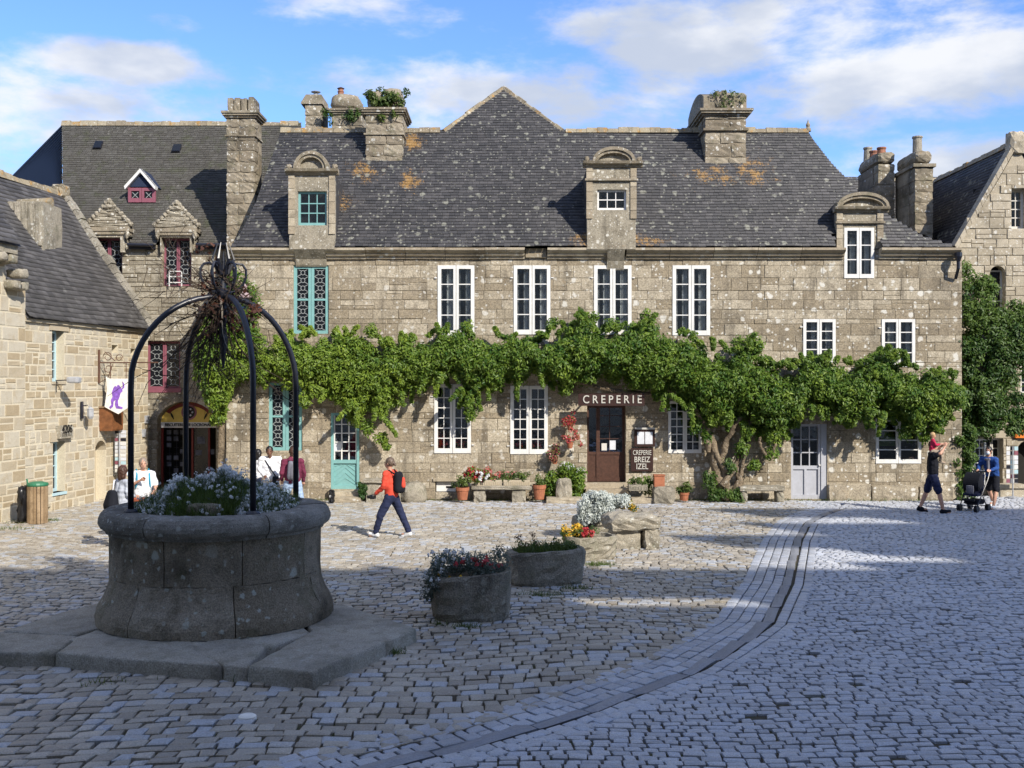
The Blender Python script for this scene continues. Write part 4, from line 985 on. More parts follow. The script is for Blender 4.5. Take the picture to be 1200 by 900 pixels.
# shop front: red door frames, goods
m = MB(); zt_ = zs_ - .13
for u in (PA[0] + .02, cu_ + .05, PA[1] - .34): SW.box(m, u, u + .06, 0, zt_, -.42, -.34)
SW.box(m, PA[0], PA[1], zt_, zt_ + .07, -.43, -.33); m.build('shopfront_frame', M['redsign'], shop)
m = MB(); SW.box(m, cu_ + .11, PA[1] - .34, .1, zt_, -.40, -.395); m.build('pane', M['darkpane'], shop)
goods = [(cu_ + .22, 1.38, .24, .22), (cu_ + .55, 1.05, .20, .16), (cu_ + .86, 1.40, .22, .26), (cu_ + .16, 1.02, .2, .16), (cu_ + .48, 2.45, .2, .18), (cu_ + .8, .98, .25, .16)]
for (u, z, w_, h_) in goods:
    m = MB(); SW.box(m, u, u + w_, z, z + h_, -.39, -.38); m.build('notice', M['dimpacket'], shop)
m = MB(); m.ball(SW.pt(cu_ + .35, 2.62, -.8), .05, 8)
lampm = bpy.data.materials.new('lit_bulb'); lampm.use_nodes = True; lampm.node_tree.nodes['Principled BSDF'].inputs['Emission Color'].default_value = (1, .8, .5, 1); lampm.node_tree.nodes['Principled BSDF'].inputs['Emission Strength'].default_value = 6
tag(m.build('ceiling_lamp', lampm), 'small warm lit lamp just inside the dark biscuit shop doorway', 'lamp')
gd = M['paper']
for k, u in enumerate((PA[0] + .2, PA[0] + .42, PA[0] + .62)):
    t_ = empty('display_rack', SW.pt(u, 0, -.55), ['leftmost tall rack of packets inside the dark biscuit shop arch', 'middle tall rack of packets inside the dark biscuit shop arch', 'third tall rack of packets inside the shop arch, nearest its centre post'][k], 'display rack', 'racks of packets inside the biscuit shop')
    m = MB(); m.tube([SW.pt(u, 0, -.6), SW.pt(u, 1.95, -.6)], .015, 6)
    for j in range(9): m.tube([SW.pt(u - .07, .25 + j * .2, -.56), SW.pt(u + .07, .25 + j * .2, -.56)], .008, 4)
    m.build('stand', M['iron'], t_)
    for j in range(9):
        if random.random() < .6: m = MB(); SW.box(m, u - .07, u + .07, .27 + j * .2, .27 + j * .2 + .13, -.56, -.52); m.build('packet', M['dimpacket'], t_)
# roof of the shop wing
A1 = (-14.0, 32.78, at(0, 287, 32.78).z); sh_dir = Vector((0, 1, 1.25)).normalized(); pv2 = lambda a, b: plane_uv(a, b, A1, e0, sh_dir)
tl, bl, tr, brr = pv2(73, 146), pv2(73, 287), pv2(332, 150), pv2(300, 287)
vs_ = tl[1]
slates(shop, M['slate_shop'], A1, e0, sh_dir, vs_, lambda v: lerp(bl[0], tl[0], v / vs_), lambda v: lerp(brr[0], tr[0], v / vs_) + .6, .11, .17, holes=[(pv2(103, 287)[0], pv2(152, 287)[0], 0, .5), (pv2(184, 287)[0], pv2(231, 287)[0], 0, .5)], deck0=.55)
PS = lambda u, v: Vector(A1) + Vector(e0) * u + sh_dir * v
ridge_run(PS(tl[0], vs_), PS(tr[0] + .5, vs_), shop, step=.3, w=.12, h=.11)
At_, Ft_ = PS(tl[0], vs_), PS(bl[0], 0); Bt_ = at(4, 216, 60)
m = MB(); n_ = 40
e_h = None
for i in range(n_):
    p0, p1 = Ft_.lerp(At_, i / n_), Ft_.lerp(At_, (i + 1) / n_); B0 = Vector((Bt_.x - 8, Bt_.y + 8, 0)); 
    q0, q1 = Vector((Bt_.x, Bt_.y, Bt_.z - (1 - i / n_) * 9)), Vector((Bt_.x, Bt_.y, Bt_.z - (1 - (i + 1) / n_) * 9))
    nrm_ = (p1 - p0).cross(q0 - p0).normalized(); nrm_ = nrm_ if nrm_.y < 0 else -nrm_
    cols = 60
    for j in range(cols):
        a, b = p0.lerp(q0, j / cols), p0.lerp(q0, (j + .96) / cols); c, d_ = p1.lerp(q1, (j + .96) / cols), p1.lerp(q1, j / cols)
        m.quad(a + nrm_ * .03, b + nrm_ * .03, c, d_, random.random())
m.build('hip_slates', M['slate_blue_shade'], shop, kind='stuff')
m = MB(); m.quad(Ft_, At_, Bt_, Vector((Bt_.x, Bt_.y, Bt_.z - 9))); m.quad(At_, PS(tr[0] + .5, vs_), PS(tr[0] + .5, vs_) + Vector((0, 6, -6)), At_ + Vector((0, 6, -6))); m.build('roof_deck', M['slate_blue_shade'], shop)
for (a_, b_) in ((73, 102), (153, 183), (233, 290)):
    ua, ub = SW.uz(a_, 287)[0], SW.uz(b_, 287)[0]
    m = MB(); SW.box(m, ua, ub, SZ - .14, SZ - .02, 0, .16); m.build('eaves_board', M['iron'], shop)
    m = MB(); m.tube([SW.pt(ua, SZ - .02, .27), SW.pt(ub, SZ - .04, .27)], .05, 8); m.build('rain_gutter', M['iron'], shop)
# two carved gothic dormers
def gothic(win, px0, px1, ybase, yapex, yshaft):
    Wd = Wall((-14.6, 32.80), (1, 0), 1); g = Wd.uz; a, z0 = g(px0, ybase); b = g(px1, ybase)[0]; zt = g(0, yapex)[1]; zlow = SZ - .25
    u0, u1 = win[0] - .02, win[1] + .02; m = MB(); Wd.box(m, a + .18, u0, zlow, z0, -.6, 0); Wd.box(m, u1, b - .18, zlow, z0, -.6, 0); Wd.box(m, u0, u1, win[3], z0, -.6, -.002)
    d = m.build('dormer', M['rubble'], shop)
    m = MB(); Wd.box(m, a + .02, b - .02, z0, z0 + .12, -.5, .08); Wd.box(m, a + .06, b - .06, z0 - .1, z0, -.3, .05); m.build('entablature', M['chimney_granite'], d)
    c = (a + b) / 2; n = 7; L_ = []
    for i in range(n):
        t0, t1 = i / n, (i + 1) / n; w0, w1 = (b - a) / 2 * (1 - t0) ** 1.15, (b - a) / 2 * (1 - t1) ** 1.15
        m = MB(); za, zb_ = lerp(z0 + .12, zt, t0), lerp(z0 + .12, zt, t1)
        m.rock(Wd.pt(c - max(w0, .1), 0).x, Wd.pt(c + max(w0, .1), 0).x, 32.80 - .05, 32.80 + .3, za, zb_ + .03, .05, .025, 4, tint=random.random())
        for sg_ in (-1, 1):
            x = Wd.pt(c + sg_ * (w0 + .01), 0).x; m.ball((x, 32.8, za + .10), .085, 7, sq=(1, 1, 1), jit=.2)
        m.build('carved_course', M['rubble'], d)
    m = MB(); m.ball(Wd.pt(c, zt + .05, 0), .10, 8, jit=.15); m.ball(Wd.pt(c, zt - .12, .02), .13, 8, sq=(1.4, .8, .6), jit=.15); m.build('finial', M['rubble'], d)
    for x in (a + .08, b - .08):
        m = MB(); m.ball(Wd.pt(x, z0 - .1, .06), .09, 8, sq=(.9, 1, 1.6), jit=.2); m.build('carved_head', M['rubble'], d)
    m = MB(); rf_ = [(a + .1, z0 + .1), (c, zt - .2), (b - .1, z0 + .1)]
    m.quad(Wd.pt(*rf_[0], -.3), Wd.pt(*rf_[1], -.3), Wd.pt(*rf_[1], -3), Wd.pt(*rf_[0], -3)); m.quad(Wd.pt(*rf_[1], -.3), Wd.pt(*rf_[2], -.3), Wd.pt(*rf_[2], -3), Wd.pt(*rf_[1], -3))
    Wd.box(m, a + .2, a + .3, zlow, z0, -2.4, -.6); Wd.box(m, b - .3, b - .2, zlow, z0, -2.4, -.6); m.build('dormer_roof', M['slate_shop'], d)
    return d
gothic(wd1, 102, 153, 271, 238, 0); gothic(wd2, 182, 232, 272, 240, 0)
m = MB()
for (a, b, c, d_) in ((200, 318, 215, 319), (200, 331, 215, 332), (199.6, 318, 200.6, 336), (214, 318, 215, 336), (201, 324, 214, 325)):
    r = SW.rect(a, b, c, d_); SW.box(m, r[0], r[1], r[2], r[3], .12, .15)
m.build('window_rail', M['white'], shop)
# small triangular dormer and two skylights on the slope
Wd = Wall((-14.6, 33.9), (1, 0), 1); r = Wd.rect(150, 220, 182, 237); g = Wd.uz
m = MB(); Wd.box(m, r[0] - .02, r[1] + .02, r[2] - .04, r[3] + .02, -1.2, -.1); d = m.build('dormer', M['slate_shop'], shop); d['label'] = 'tiny maroon dormer with a white bargeboard'
casement(Wd, d, r, 1, 1, 'maroon', .10, .0, curtain=False, backing='darkpane')
m = MB()
for sx in (0, 1):
    a, b = lerp(r[0], r[1], .25 + .5 * sx), 0
    for k in range(4):
        an = k * math.pi / 2 + .78; m.tube([Wd.pt(a, (r[2] + r[3]) / 2, -.03), Wd.pt(a + .13 * math.cos(an), (r[2] + r[3]) / 2 + .13 * math.sin(an), -.03)], .012, 4)
m.build('lattice', M['leadlight'], d)
lA, lT, lB = g(147, 219), g(166, 198), g(184, 219); m = MB()
for (p, s_) in ((lA, -1), (lB, 1)):
    m.prism([p, lT, (lT[0], lT[1] - .13), (p[0] - s_ * .03, p[1] - .10)], Wd.pt, -.1, .14)
fixn(m.build('bargeboard', M['white'], d))
m = MB(); m.prism([(lA[0] + .15, lA[1]), (lT[0], lT[1] - .15), (lB[0] - .15, lB[1])], Wd.pt, -.1, .02); m.build('gable_slate', M['slate_blue_shade'], d)
m = MB()
for p in (lA, lB): m.quad(Wd.pt(*p, .15), Wd.pt(*lT, .15), Wd.pt(lT[0], lT[1], -1.8), Wd.pt(p[0], p[1], -1.8))
m.build('dormer_roof', M['slate_blue_shade'], d)
nS = Vector((0, -1.25, 1)).normalized()
for (a, b, c, d_) in ((110, 166, 121, 177), (202, 170, 213, 181)):
    p = PS(*pv2((a + c) / 2, (b + d_) / 2)); wv = .13; hv = .18; m = MB()
    cs = lambda o, w_, h_: [p + Vector(e0) * x * w_ + sh_dir * y * h_ + nS * o for x, y in ((-1, -1), (1, -1), (1, 1), (-1, 1))]
    m.hexa(cs(0, wv, hv) + cs(.09, wv, hv)); s_ = m.build('skylight', M['iron'], shop); m = MB(); m.hexa(cs(.091, wv * .9, hv * .9) + cs(.10, wv * .9, hv * .9)); m.build('pane', M['darkpane'], s_)

# ================================================================== LEFT HOUSE (pale stones, running towards us)
lefth = empty('pale_stone_house', (-12.5, 29, 0), 'low house of pale golden stones with slate roof along the left side of the square', 'house')
LO = Vector((-12.93, 18.2)); LD = Vector((0.1296, 0.9916)); LWl = Wall(LO, LD, 14.35)
if LWl.n.x < 0: LWl.n = -LWl.n
def lr(x0, y0, x1, y1, flat=None):
    a, zb = LWl.uz(x0, y1); c, zt = LWl.uz(x1, y0); e, ztl = LWl.uz(x0, y0); return (a, c, zb, ztl)
EZL = 4.94
uc = LWl.uz(27, 400)[0]                               # where the taller near block ends
w1 = lr(61, 387, 75, 447); w2 = lr(62, 518, 76, 578); nich = lr(111, 516, 124, 592); nich = (nich[0], nich[1], .0, nich[3])
h1, h2, h3 = lr(131, 404, 138, 413), lr(153, 408, 159, 416), lr(137, 509, 145, 521)
h4 = lr(51, 595, 60, 603); lops = [w1, w2, nich, h1, h2, h3, h4]
LWl.core('wall', M['pale_mortar'], lefth, -.1, EZL, lops, u0=uc)
stonework(LWl, lefth, M['pale_stone'], 0, EZL, lops, (.17, .34), (.24, .60), keep=300, gap=.022, proud=.010, u0=uc, wob=.8)
LWl.core('wall', M['pale_mortar'], lefth, -.1, 6.3, [(uc - .8, uc + 1, 5.55, 7)], u0=0, u1=uc, out=.06, thick=.51)
stonework(LWl, lefth, M['pale_stone'], 0, 6.3, [(uc - .8, uc + 1, 5.55, 7)], (.25, .42), (.35, .75), keep=140, gap=.020, proud=.010, u0=0, u1=uc, wob=.6, out=.06)
m = MB(); LWl.box(m, uc, 14.2, 0.05, 4.8, -1.0, -.95); m.build('dark_backing', M['darkroom'], lefth)
for (r, rw) in ((w1, 5), (w2, 4)):
    w_ = casement(LWl, lefth, (r[0], r[1], r[2], r[3]), 1, rw, 'bluewin', .06, .22, curtain=False, leaves=1, backing='darkpane')
    m = MB(); LWl.box(m, r[0] - .04, r[1] + .04, r[2] - .07, r[2], -.25, .04); m.build('window_sill', M['bluewin'] if r is w2 else M['pale_stone'], lefth)
    m = MB(); LWl.box(m, r[0] - .15, r[1] + .18, r[3], r[3] + .24, -.25, .035); m.build('lintel', M['pale_stone'], lefth)
for r in (h1, h2, h3, h4):
    m = MB(); LWl.box(m, r[0], r[1], r[2], r[3], -.44, -.40); m.build('hole_back', M['mortar'], lefth)
m = MB(); LWl.box(m, nich[0], nich[1], 0, nich[3], -.44, -.3); m.build('niche_back', M['pale_stone'], lefth)
ar = arch(nich[0], nich[1], nich[3] - .3, nich[3] - .02, 8); m = MB()
for k in range(8): m.prism([ar[k], ar[k + 1], (ar[k + 1][0], nich[3]), (ar[k][0], nich[3])], LWl.pt, -.25, .012)
m.build('niche_arch', M['pale_stone'], lefth)
# roof of the low part
e_l = Vector((LD.x, LD.y, 0)); inw = -LWl.n; s_l = (inw * 1.0 + Vector((0, 0, 1.42))).normalized()
A2 = LWl.pt(0, EZL - .05, .18); HL = 5.05
pl_uv = lambda a, b: plane_uv(a, b, A2, e_l, s_l)
slates(lefth, M['slate_near'], A2, e_l, s_l, HL, lambda v: uc - .02 - v * .02, lambda v: 14.25, .155, .24, sag=.05, thick=.016)
PL = lambda u, v, o=0: A2 + e_l * u + s_l * v + e_l.cross(s_l).normalized() * o
nL = e_l.cross(s_l).normalized(); nL = nL if nL.z > 0 else -nL
m = MB(); m.quad(PL(0, HL), PL(14.3, HL), PL(14.3, HL) + inw * 3.2 + Vector((0, 0, -4.4)), PL(0, HL) + inw * 3.2 + Vector((0, 0, -4.4))); m.build('rear_roof', M['slate_near'], lefth)
m = MB(); m.add([LWl.pt(14.2, 0, 0), LWl.pt(14.2, EZL, 0), PL(14.2, HL), LWl.pt(14.2, EZL, -6.2), LWl.pt(14.2, 0, -6.2)], [(0, 1, 2, 3, 4)]); m.build('gable_wall', M['rubble'], lefth)
n_ = 15
for i in range(n_):                                    # coping stones up the far verge
    v0, v1 = HL * i / n_ + .01, HL * (i + 1) / n_ - .01; m = MB(); hh = .16 + random.uniform(-.03, .03)
    P_ = lambda u, v, o: PL(u, v) + nL * o
    m.hexa([P_(14.05, v0, -.05), P_(14.42, v0, -.05), P_(14.42, v1, -.05), P_(14.05, v1, -.05), P_(14.08, v0, hh), P_(14.38, v0, hh), P_(14.38, v1, hh), P_(14.08, v1, hh)], random.random()); m.build('coping_stone', M['trough'], lefth)
p = PL(14.2, HL); m = MB(); m.rock(p.x - .2, p.x + .22, p.y - .3, p.y + .25, p.z - .1, p.z + .32, .1, .03, 4); m.build('coping_stone', M['ridge'], lefth)
ridge_run(PL(4, HL), PL(14, HL), lefth, step=.4, w=.14, h=.13)
for (u, v, s_) in [(random.uniform(8, 13.9), HL, 0) for _ in range(0)]: pass
# stone slab stack rising from the slope
a, b = at(9, 236, 29.0), at(50, 236, 29.0); m = MB()
zc0 = at(0, 330, 29).z
prof = [(a.x, a.z), (b.x, b.z), (b.x + .03, at(0, 262, 29).z), (b.x - .02, zc0), (b.x - .25, zc0 + .1), (a.x + .2, at(0, 262, 29).z)]
m.prism(prof, lambda u, z, d_: (u, d_, z), 29.0, 30.2); st_o = fixn(m.build('chimney', M['trough_pale'], lefth))
m = MB()
for k in range(5):
    x = lerp(a.x, b.x, k / 5); m.rock(x + .01, x + (b.x - a.x) / 5 - .01, 28.93, 29.0, a.z - random.uniform(1.0, 1.5), a.z - .02, .02, .01, 3, tint=random.random())
m.build('facing_slabs', M['trough_pale'], st_o)
m = MB(); m.tube([(a.x - .6, 29.6, a.z + .0), (b.x + .0, 29.6, a.z + .08)], .13, 8); m.build('ridge_tile', M['ridge'], st_o)
# near block: corbels and a slate cone edge
zc_ = at(0, 290, 25.9).z
m = MB(); LWl.box(m, 0, uc - .85, 6.3, 6.52, -.45, .40); m.build('eaves_course', M['trough_pale'], lefth)
for k, (du, dz, o) in enumerate(((-1.0, 6.08, .34), (-1.4, 6.10, .34), (-1.8, 6.12, .34), (-.62, 5.78, .40), (-.45, 5.50, .22), (-.75, 5.5, .2))):
    m = MB(); c = LWl.pt(uc + du, dz, .15 + o / 2 - .1)
    m.rock(c.x - .22, c.x + .22, c.y - .15, c.y + .15, dz - .02, dz + .20, .07, .02, 4, rz=-.13, tint=random.random()); m.build('corbel', M['trough_pale'], lefth, smooth=True)
A3 = LWl.pt(0, 6.50, .50); s_3 = (inw + Vector((0, 0, 1.5))).normalized()
slates(lefth, M['slate_near'], A3, e_l, s_3, 3.4, lambda v: 3.0, lambda v: uc - .80 - v * .05, .15, .22)
m = MB(); m.add([LWl.pt(uc - .95, 6.5, .4), LWl.pt(uc - .95, 6.5, -3), A3 + e_l * (uc - 1.0) + s_3 * 3.4], [(0, 1, 2)]); m.build('gable_slates', M['slate_near'], lefth)
m = MB(); LWl.box(m, uc - .02, 14.3, EZL - .16, EZL - .02, 0.0, .08); m.build('eaves_course', M['pale_stone'], lefth)

# ================================================================== RIGHT GABLE HOUSE and link
righth = empty('gable_house', (13.5, 31, 0), 'tall granite gable house at the right edge, its side overgrown with ivy', 'house')
RW = Wall((12.2, 31.2), (1, 0), 6.4); q = RW.rect
rz_e = RW.uz(1122, 292)[1]; ap = RW.uz(1192, 171)
A_w, B_w = q(1160, 311, 1178, 372), q(1185, 221, 1203, 268)
dW = q(1141, 514, 1156, 572); dr = q(1192, 515, 1222, 592); dr = (dr[0], dr[1], 0, dr[3]); arw = q(1156, 514, 1175, 568); wmid = q(1196, 424, 1214, 462)
# the main house gable plane: build as wall up to eaves + triangular gable
rops = [A_w, B_w, dW, dr, arw, wmid]
topz = ap[1]
RW.core('wall', M['far_granite'], righth, -.1, rz_e, rops)
uL, uA = RW.uz(1122, 292)[0], ap[0]; uR = 2 * uA - uL
tri = lambda u, z: z < rz_e + (topz - rz_e) * (1 - abs(u - uA) / (uA - uL)) - .05
stonework(RW, righth, M['far_granite'], 0, topz, rops, (.2, .34), (.3, .7), keep=120, inside=tri, gap=.006, proud=.03, u0=uL, wob=.5)
zsq = sorted([rz_e, B_w[2], B_w[3], topz]); m = MB()
def span(z): k = (z - rz_e) / (topz - rz_e); return lerp(uL, uA, k), lerp(uR, uA, k)
for (z0, z1) in zip(zsq[:-1], zsq[1:]):
    (a0, b0), (a1, b1) = span(z0), span(z1)
    if z0 == B_w[2]: m.prism([(a0, z0), (B_w[0], z0), (B_w[0], z1), (a1, z1)], RW.pt, -.4, 0); m.prism([(B_w[1], z0), (b0, z0), (b1, z1), (B_w[1], z1)], RW.pt, -.4, 0)
    else: m.prism([(a0, z0), (b0, z0), (b1, z1), (a1, z1)], RW.pt, -.4, 0)
fixn(m.build('gable_wall', M['far_granite'], righth))
m = MB(); RW.box(m, uL + .5, 6.2, .05, rz_e, -1.2, -1.15); RW.box(m, B_w[0] - .6, B_w[1] + .6, rz_e, B_w[3] + .2, -1.2, -1.15); m.build('dark_backing', M['darkroom'], righth)
lb = MB(); lb.quad(RW.pt(uL - .05, rz_e, .05), RW.pt(uA, topz + .08, .05), RW.pt(uA, topz + .08, -6.5), RW.pt(uL - .05, rz_e, -6.5)); lb.quad(RW.pt(uR, rz_e, .05), RW.pt(uA, topz + .08, .05), RW.pt(uA, topz + .08, -6.5), RW.pt(uR, rz_e, -6.5)); lb.build('roof_deck', M['slate'], righth)
sR = (RW.pt(uA, topz + .08) - RW.pt(uL - .05, rz_e)); HR = sR.length; sR.normalize()
slates(righth, M['slate'], RW.pt(uL - .05, rz_e, .05) + Vector((0, 0, .02)), (0, 1, 0), sR, HR, lambda v: 0, lambda v: 6.0, .13, .2)
for i in range(12):
    a, b = Vector(RW.pt(uL - .06, rz_e, 0)).lerp(RW.pt(uA, topz + .1, 0), (i + .03) / 12), Vector(RW.pt(uL - .06, rz_e, 0)).lerp(RW.pt(uA, topz + .1, 0), (i + .97) / 12)
    m = MB(); m.hexa([a + Vector((0, -.08, -.06)), a + Vector((0, .3, -.06)), b + Vector((0, .3, -.06)), b + Vector((0, -.08, -.06)), a + Vector((-.05, -.08, .10)), a + Vector((-.05, .3, .10)), b + Vector((-.05, .3, .10)), b + Vector((-.05, -.08, .10))], random.random()); fixn(m.build('coping_stone', M['far_granite'], righth))
p = RW.pt(uA, topz, 0); m = MB(); m.rock(p.x - .25, p.x + .25, p.y - .12, p.y + .3, p.z - .25, p.z + .42, .12, .03, 4); m.build('apex_stone', M['far_granite'], righth)
ridge_run(RW.pt(uA, topz + .1, -.3), RW.pt(uA, topz + .1, -6), righth)
casement(RW, righth, B_w, 2, 4, 'cream', .07, .2, curtain=False, leaves=1); casement(RW, righth, (A_w[0], A_w[1], A_w[2], A_w[3] - .12), 1, 3, 'cream', .05, .2, curtain=False, leaves=1, backing='darkpane')
ar = arch(A_w[0], A_w[1], A_w[3] - .22, A_w[3] - .01, 8); m = MB()
for k in range(8): m.prism([ar[k], ar[k + 1], (ar[k + 1][0], A_w[3] + .002), (ar[k][0], A_w[3] + .002)], RW.pt, -.3, .01)
fixn(m.build('window_arch', M['far_granite'], righth))
casement(RW, righth, dW, 2, 6, 'white', .06, .02, curtain=False, leaves=1); casement(RW, righth, arw, 1, 5, 'cream', .05, .2, curtain=False, leaves=2, backing='darkpane'); casement(RW, righth, wmid, 2, 3, 'cream', .06, .05, curtain=False, leaves=1)
ar = arch(dr[0], dr[1], dr[3] - .3, dr[3] - .01, 8); m = MB()
for k in range(8): m.prism([ar[k], ar[k + 1], (ar[k + 1][0], dr[3] + .002), (ar[k][0], dr[3] + .002)], RW.pt, -.3, .01)
fixn(m.build('door_arch', M['far_granite'], righth)); m = MB(); RW.box(m, dr[0], dr[1], 0, dr[3], -.45, -.4); m.build('door', M['darkroom'], righth)  # dark sheet stands in for the shaded doorway, no door leaf
m = MB(); r = q(1188, 500, 1215, 513); RW.box(m, r[0], r[1], r[2], r[3], .02, .12); m.build('sign_board', M['orange'], righth)
m = MB(); a = q(1158, 566, 1192, 590); RW.box(m, a[0], a[1], 0, a[3] - .1, 0.05, .5); RW.box(m, a[0] - .04, a[1] + .04, a[3] - .1, a[3], 0.05, .56); m.build('stall_bench', M['far_granite'], righth)
# link roof behind, two chimney stacks
link = empty('link_house', (11.5, 36, 0), 'slate-roofed house between the long house and the gable house, with two chimney stacks', 'house')
m = MB(); m.box(9.5, 16.5, 35.9, 39, 0, 8.0); m.build('wall', M['rubble'], link)
A4 = (9.3, 35.6, 7.9); d4 = Vector((0, 1, 1.25)).normalized(); r4 = (at(0, 212, 37.8).z - 7.9) / d4.z
slates(link, M['slate'], A4, e0, d4, r4, lambda v: 0, lambda v: 7.5, .13, .2)
m = MB(); m.quad((9.3, 35.6 + r4 * d4.y, 7.9 + r4 * d4.z), (16.8, 35.6 + r4 * d4.y, 7.9 + r4 * d4.z), (16.8, 40.5, 7.9), (9.3, 40.5, 7.9)); m.build('rear_roof', M['slate'], link)
ridge_run((9.3, 35.6 + r4 * d4.y, 7.9 + r4 * d4.z), (11.6, 35.6 + r4 * d4.y, 7.9 + r4 * d4.z), link, mat='redtile', name='red_ridge_tiles', h=.09)
ridge_run((13.4, 35.6 + r4 * d4.y, 7.9 + r4 * d4.z), (16.6, 35.6 + r4 * d4.y, 7.9 + r4 * d4.z), link, h=.07)
x0, x1, ya, yb, zb, zt = chim(1029, 1049, 235, 192, 34.6, 2.0, link)
sh = block_courses(x0, x1, ya, yb, [7.5, zt], link); sh['label'] = 'chimney stack with three clay pots'
m = MB(); m.rock(x0 - .04, x1 + .04, ya - .04, yb, zt, zt + .42, .18, .02, 5); m.build('cap_stone', M['chimney_granite'], sh)
for (px_, yt, mt, d_) in ((1017, 173, 'trough_pale', 1.7), (1024, 177, 'claypot', 1.0), (1033, 173, 'claypot', .5)):
    p = at(px_, yt, ya + d_); m = MB(); m.lathe((p.x, p.y, zt + .3), [(.17, 0), (.15, .1), (.13, p.z - zt - .38), (.155, p.z - zt - .34), (.155, p.z - zt - .3), (.11, p.z - zt - .3)], 12); m.build('chimney_pot', M[mt], sh)
x0, x1, ya, yb, zb, zt = chim(1072, 1094, 275, 190, 33.2, 1.7, link)
sh = block_courses(x0, x1, ya, yb, [6.8, zt - .15], link); sh['label'] = 'tall chimney stack with one stone pot'
band(sh, x0, x1, ya, yb, zt - .15, zt - .05, .06); m = MB(); m.rock(x0 - .02, x1 + .02, ya, yb, zt - .05, zt + .42, .22, .02, 5); m.build('cap_stone', M['chimney_granite'], sh)
p = at(1075, 160, ya + .8); m = MB(); m.lathe((p.x, p.y, zt + .2), [(.20, 0), (.15, .15), (.14, p.z - zt - .28), (.17, p.z - zt - .24), (.16, p.z - zt - .2), (.12, p.z - zt - .2)], 12); m.build('chimney_pot', M['trough_pale'], sh)
m = MB(); m.box(11.6, 12.25, 33.3, 35.9, 0, 7.4); m.build('low_wall', M['slate'], link)

# ================================================================== CHURCH BEHIND THE CAMERA (casts the long shade over the square)
church = empty('church', (20, -6, 0), 'unseen granite church on the near side of the square, its tower stepped to shape the shade', 'church')
NL, NH = 0.0, {}
Y0c = -2.6; K = SUN.z / -SUN.y; SX = -SUN.x / SUN.y
def cx_(x, Y): return x + SX * (Y - Y0c)
def ch_(Y): return K * (Y - Y0c)
CWl = Wall((60, Y0c), (-1, 0), 90)                                  # faces the square
sx = lambda px_, py_: (lambda p: (60 - cx_(p.x, p.y), ch_(p.y)))(gnd(px_, py_))
nave_top = ch_(gnd(0, 667).y); tow = cx_(gnd(866, 640).x, gnd(0, 640).y); tow_top = ch_(gnd(0, 596).y)
slots = []
def slot(x0, x1, y0, y1):                                           # openings cut to throw chosen sun patches on the paving
    (u0, z0), (u1, z1) = sx(x1, y1), sx(x0, y0); slots.append((min(u0, u1), max(u0, u1), min(z0, z1), max(z0, z1)))
slot(840, 965, 657, 640); slot(980, 1090, 658, 650); slot(905, 1015, 613, 605); slot(700, 860, 710, 698)
CWl.core('nave_wall', M['granite_trim'], church, -.2, nave_top, [s for s in slots if s[3] < nave_top], thick=.25, u0=60 - tow, u1=90)
CWl.core('tower_wall', M['granite_trim'], church, -.2, tow_top, slots + [(60 - 27.5, 90, ch_(gnd(0, 627).y), 99), (60 - 29.5, 60 - 27.5, ch_(gnd(0, 612).y), 99)], thick=.25, u0=10, u1=60 - tow - .01)  # top stepped so the cast shade ends where wanted
m = MB(); m.box(-30, 50, -20, -19.6, 0, 12); m.build('far_wall', M['granite_trim'], church)
for k in range(14):
    u = 60 - tow + 2 + k * 3.4; m = MB(); h = random.uniform(.3, .9); c = CWl.pt(u, nave_top, -.12)
    m.lathe(c, [(.3, -.1), (.28, h * .3), (.12, h * .6), (.001, h)], 6); m.build('pinnacle', M['granite_trim'], church)

# ================================================================== CLIMBERS
def clump_field(x0, x1, top, bot, Yf, thick, dens, rad=(.16, .34), jit=.06, skip=None):
    """clump centres spread through a curtain of foliage given by its upper and lower outline (picture columns at the distance Yf)"""
    C, Rr, T = [], [], []
    n = int(dens * (x1 - x0))
    tx = sorted(top); bx = sorted(bot)
    for _ in range(n):
        px_ = random.uniform(x0, x1); yt = interp([p[0] for p in tx], [p[1] for p in tx], px_); yb = interp([p[0] for p in bx], [p[1] for p in bx], px_)
        yt += 8 * math.sin(px_ * .09) + 4 * math.sin(px_ * .31 + 1); yb += 9 * math.sin(px_ * .075 + 2) + 6 * math.sin(px_ * .23) + random.uniform(-6, 6)
        r = random.uniform(*rad); rp = r * 42
        if yb - yt < 2: continue
        f = random.random(); py_ = lerp(yt + rp * .7, yb - rp * .7, f)
        depth = (thick(px_) if callable(thick) else thick) * math.sin(math.pi * min(.97, max(.06, f * .85 + .12))) ** .6
        o = depth * (random.random() ** .45)
        p = at(px_, py_, Yf - o)
        if skip and skip(px_, py_): continue
        C.append((p.x, Yf - o, p.z)); Rr.append(r); T.append((px_, f, o / max(depth, .01)))
    return C, Rr, T
VT = [(262, 405), (300, 418), (322, 402), (345, 392), (372, 388), (400, 392), (430, 384), (450, 402), (480, 396), (520, 384), (545, 392), (585, 390), (620, 398), (650, 388), (675, 372), (700, 385), (735, 380), (760, 374), (800, 388), (822, 402), (850, 408), (880, 396), (905, 424), (930, 428), (955, 418), (1000, 422), (1035, 412), (1070, 424), (1100, 436), (1125, 440)]
VB = [(262, 470), (300, 440), (335, 446), (355, 462), (380, 470), (405, 484), (435, 492), (452, 505), (468, 478), (480, 462), (500, 450), (530, 452), (550, 478), (565, 462), (590, 448), (612, 462), (640, 448), (670, 462), (705, 460), (730, 455), (760, 472), (790, 478), (815, 488), (835, 505), (855, 492), (875, 515), (900, 520), (925, 505), (945, 488), (975, 492), (1010, 492), (1050, 500), (1085, 506), (1125, 492)]
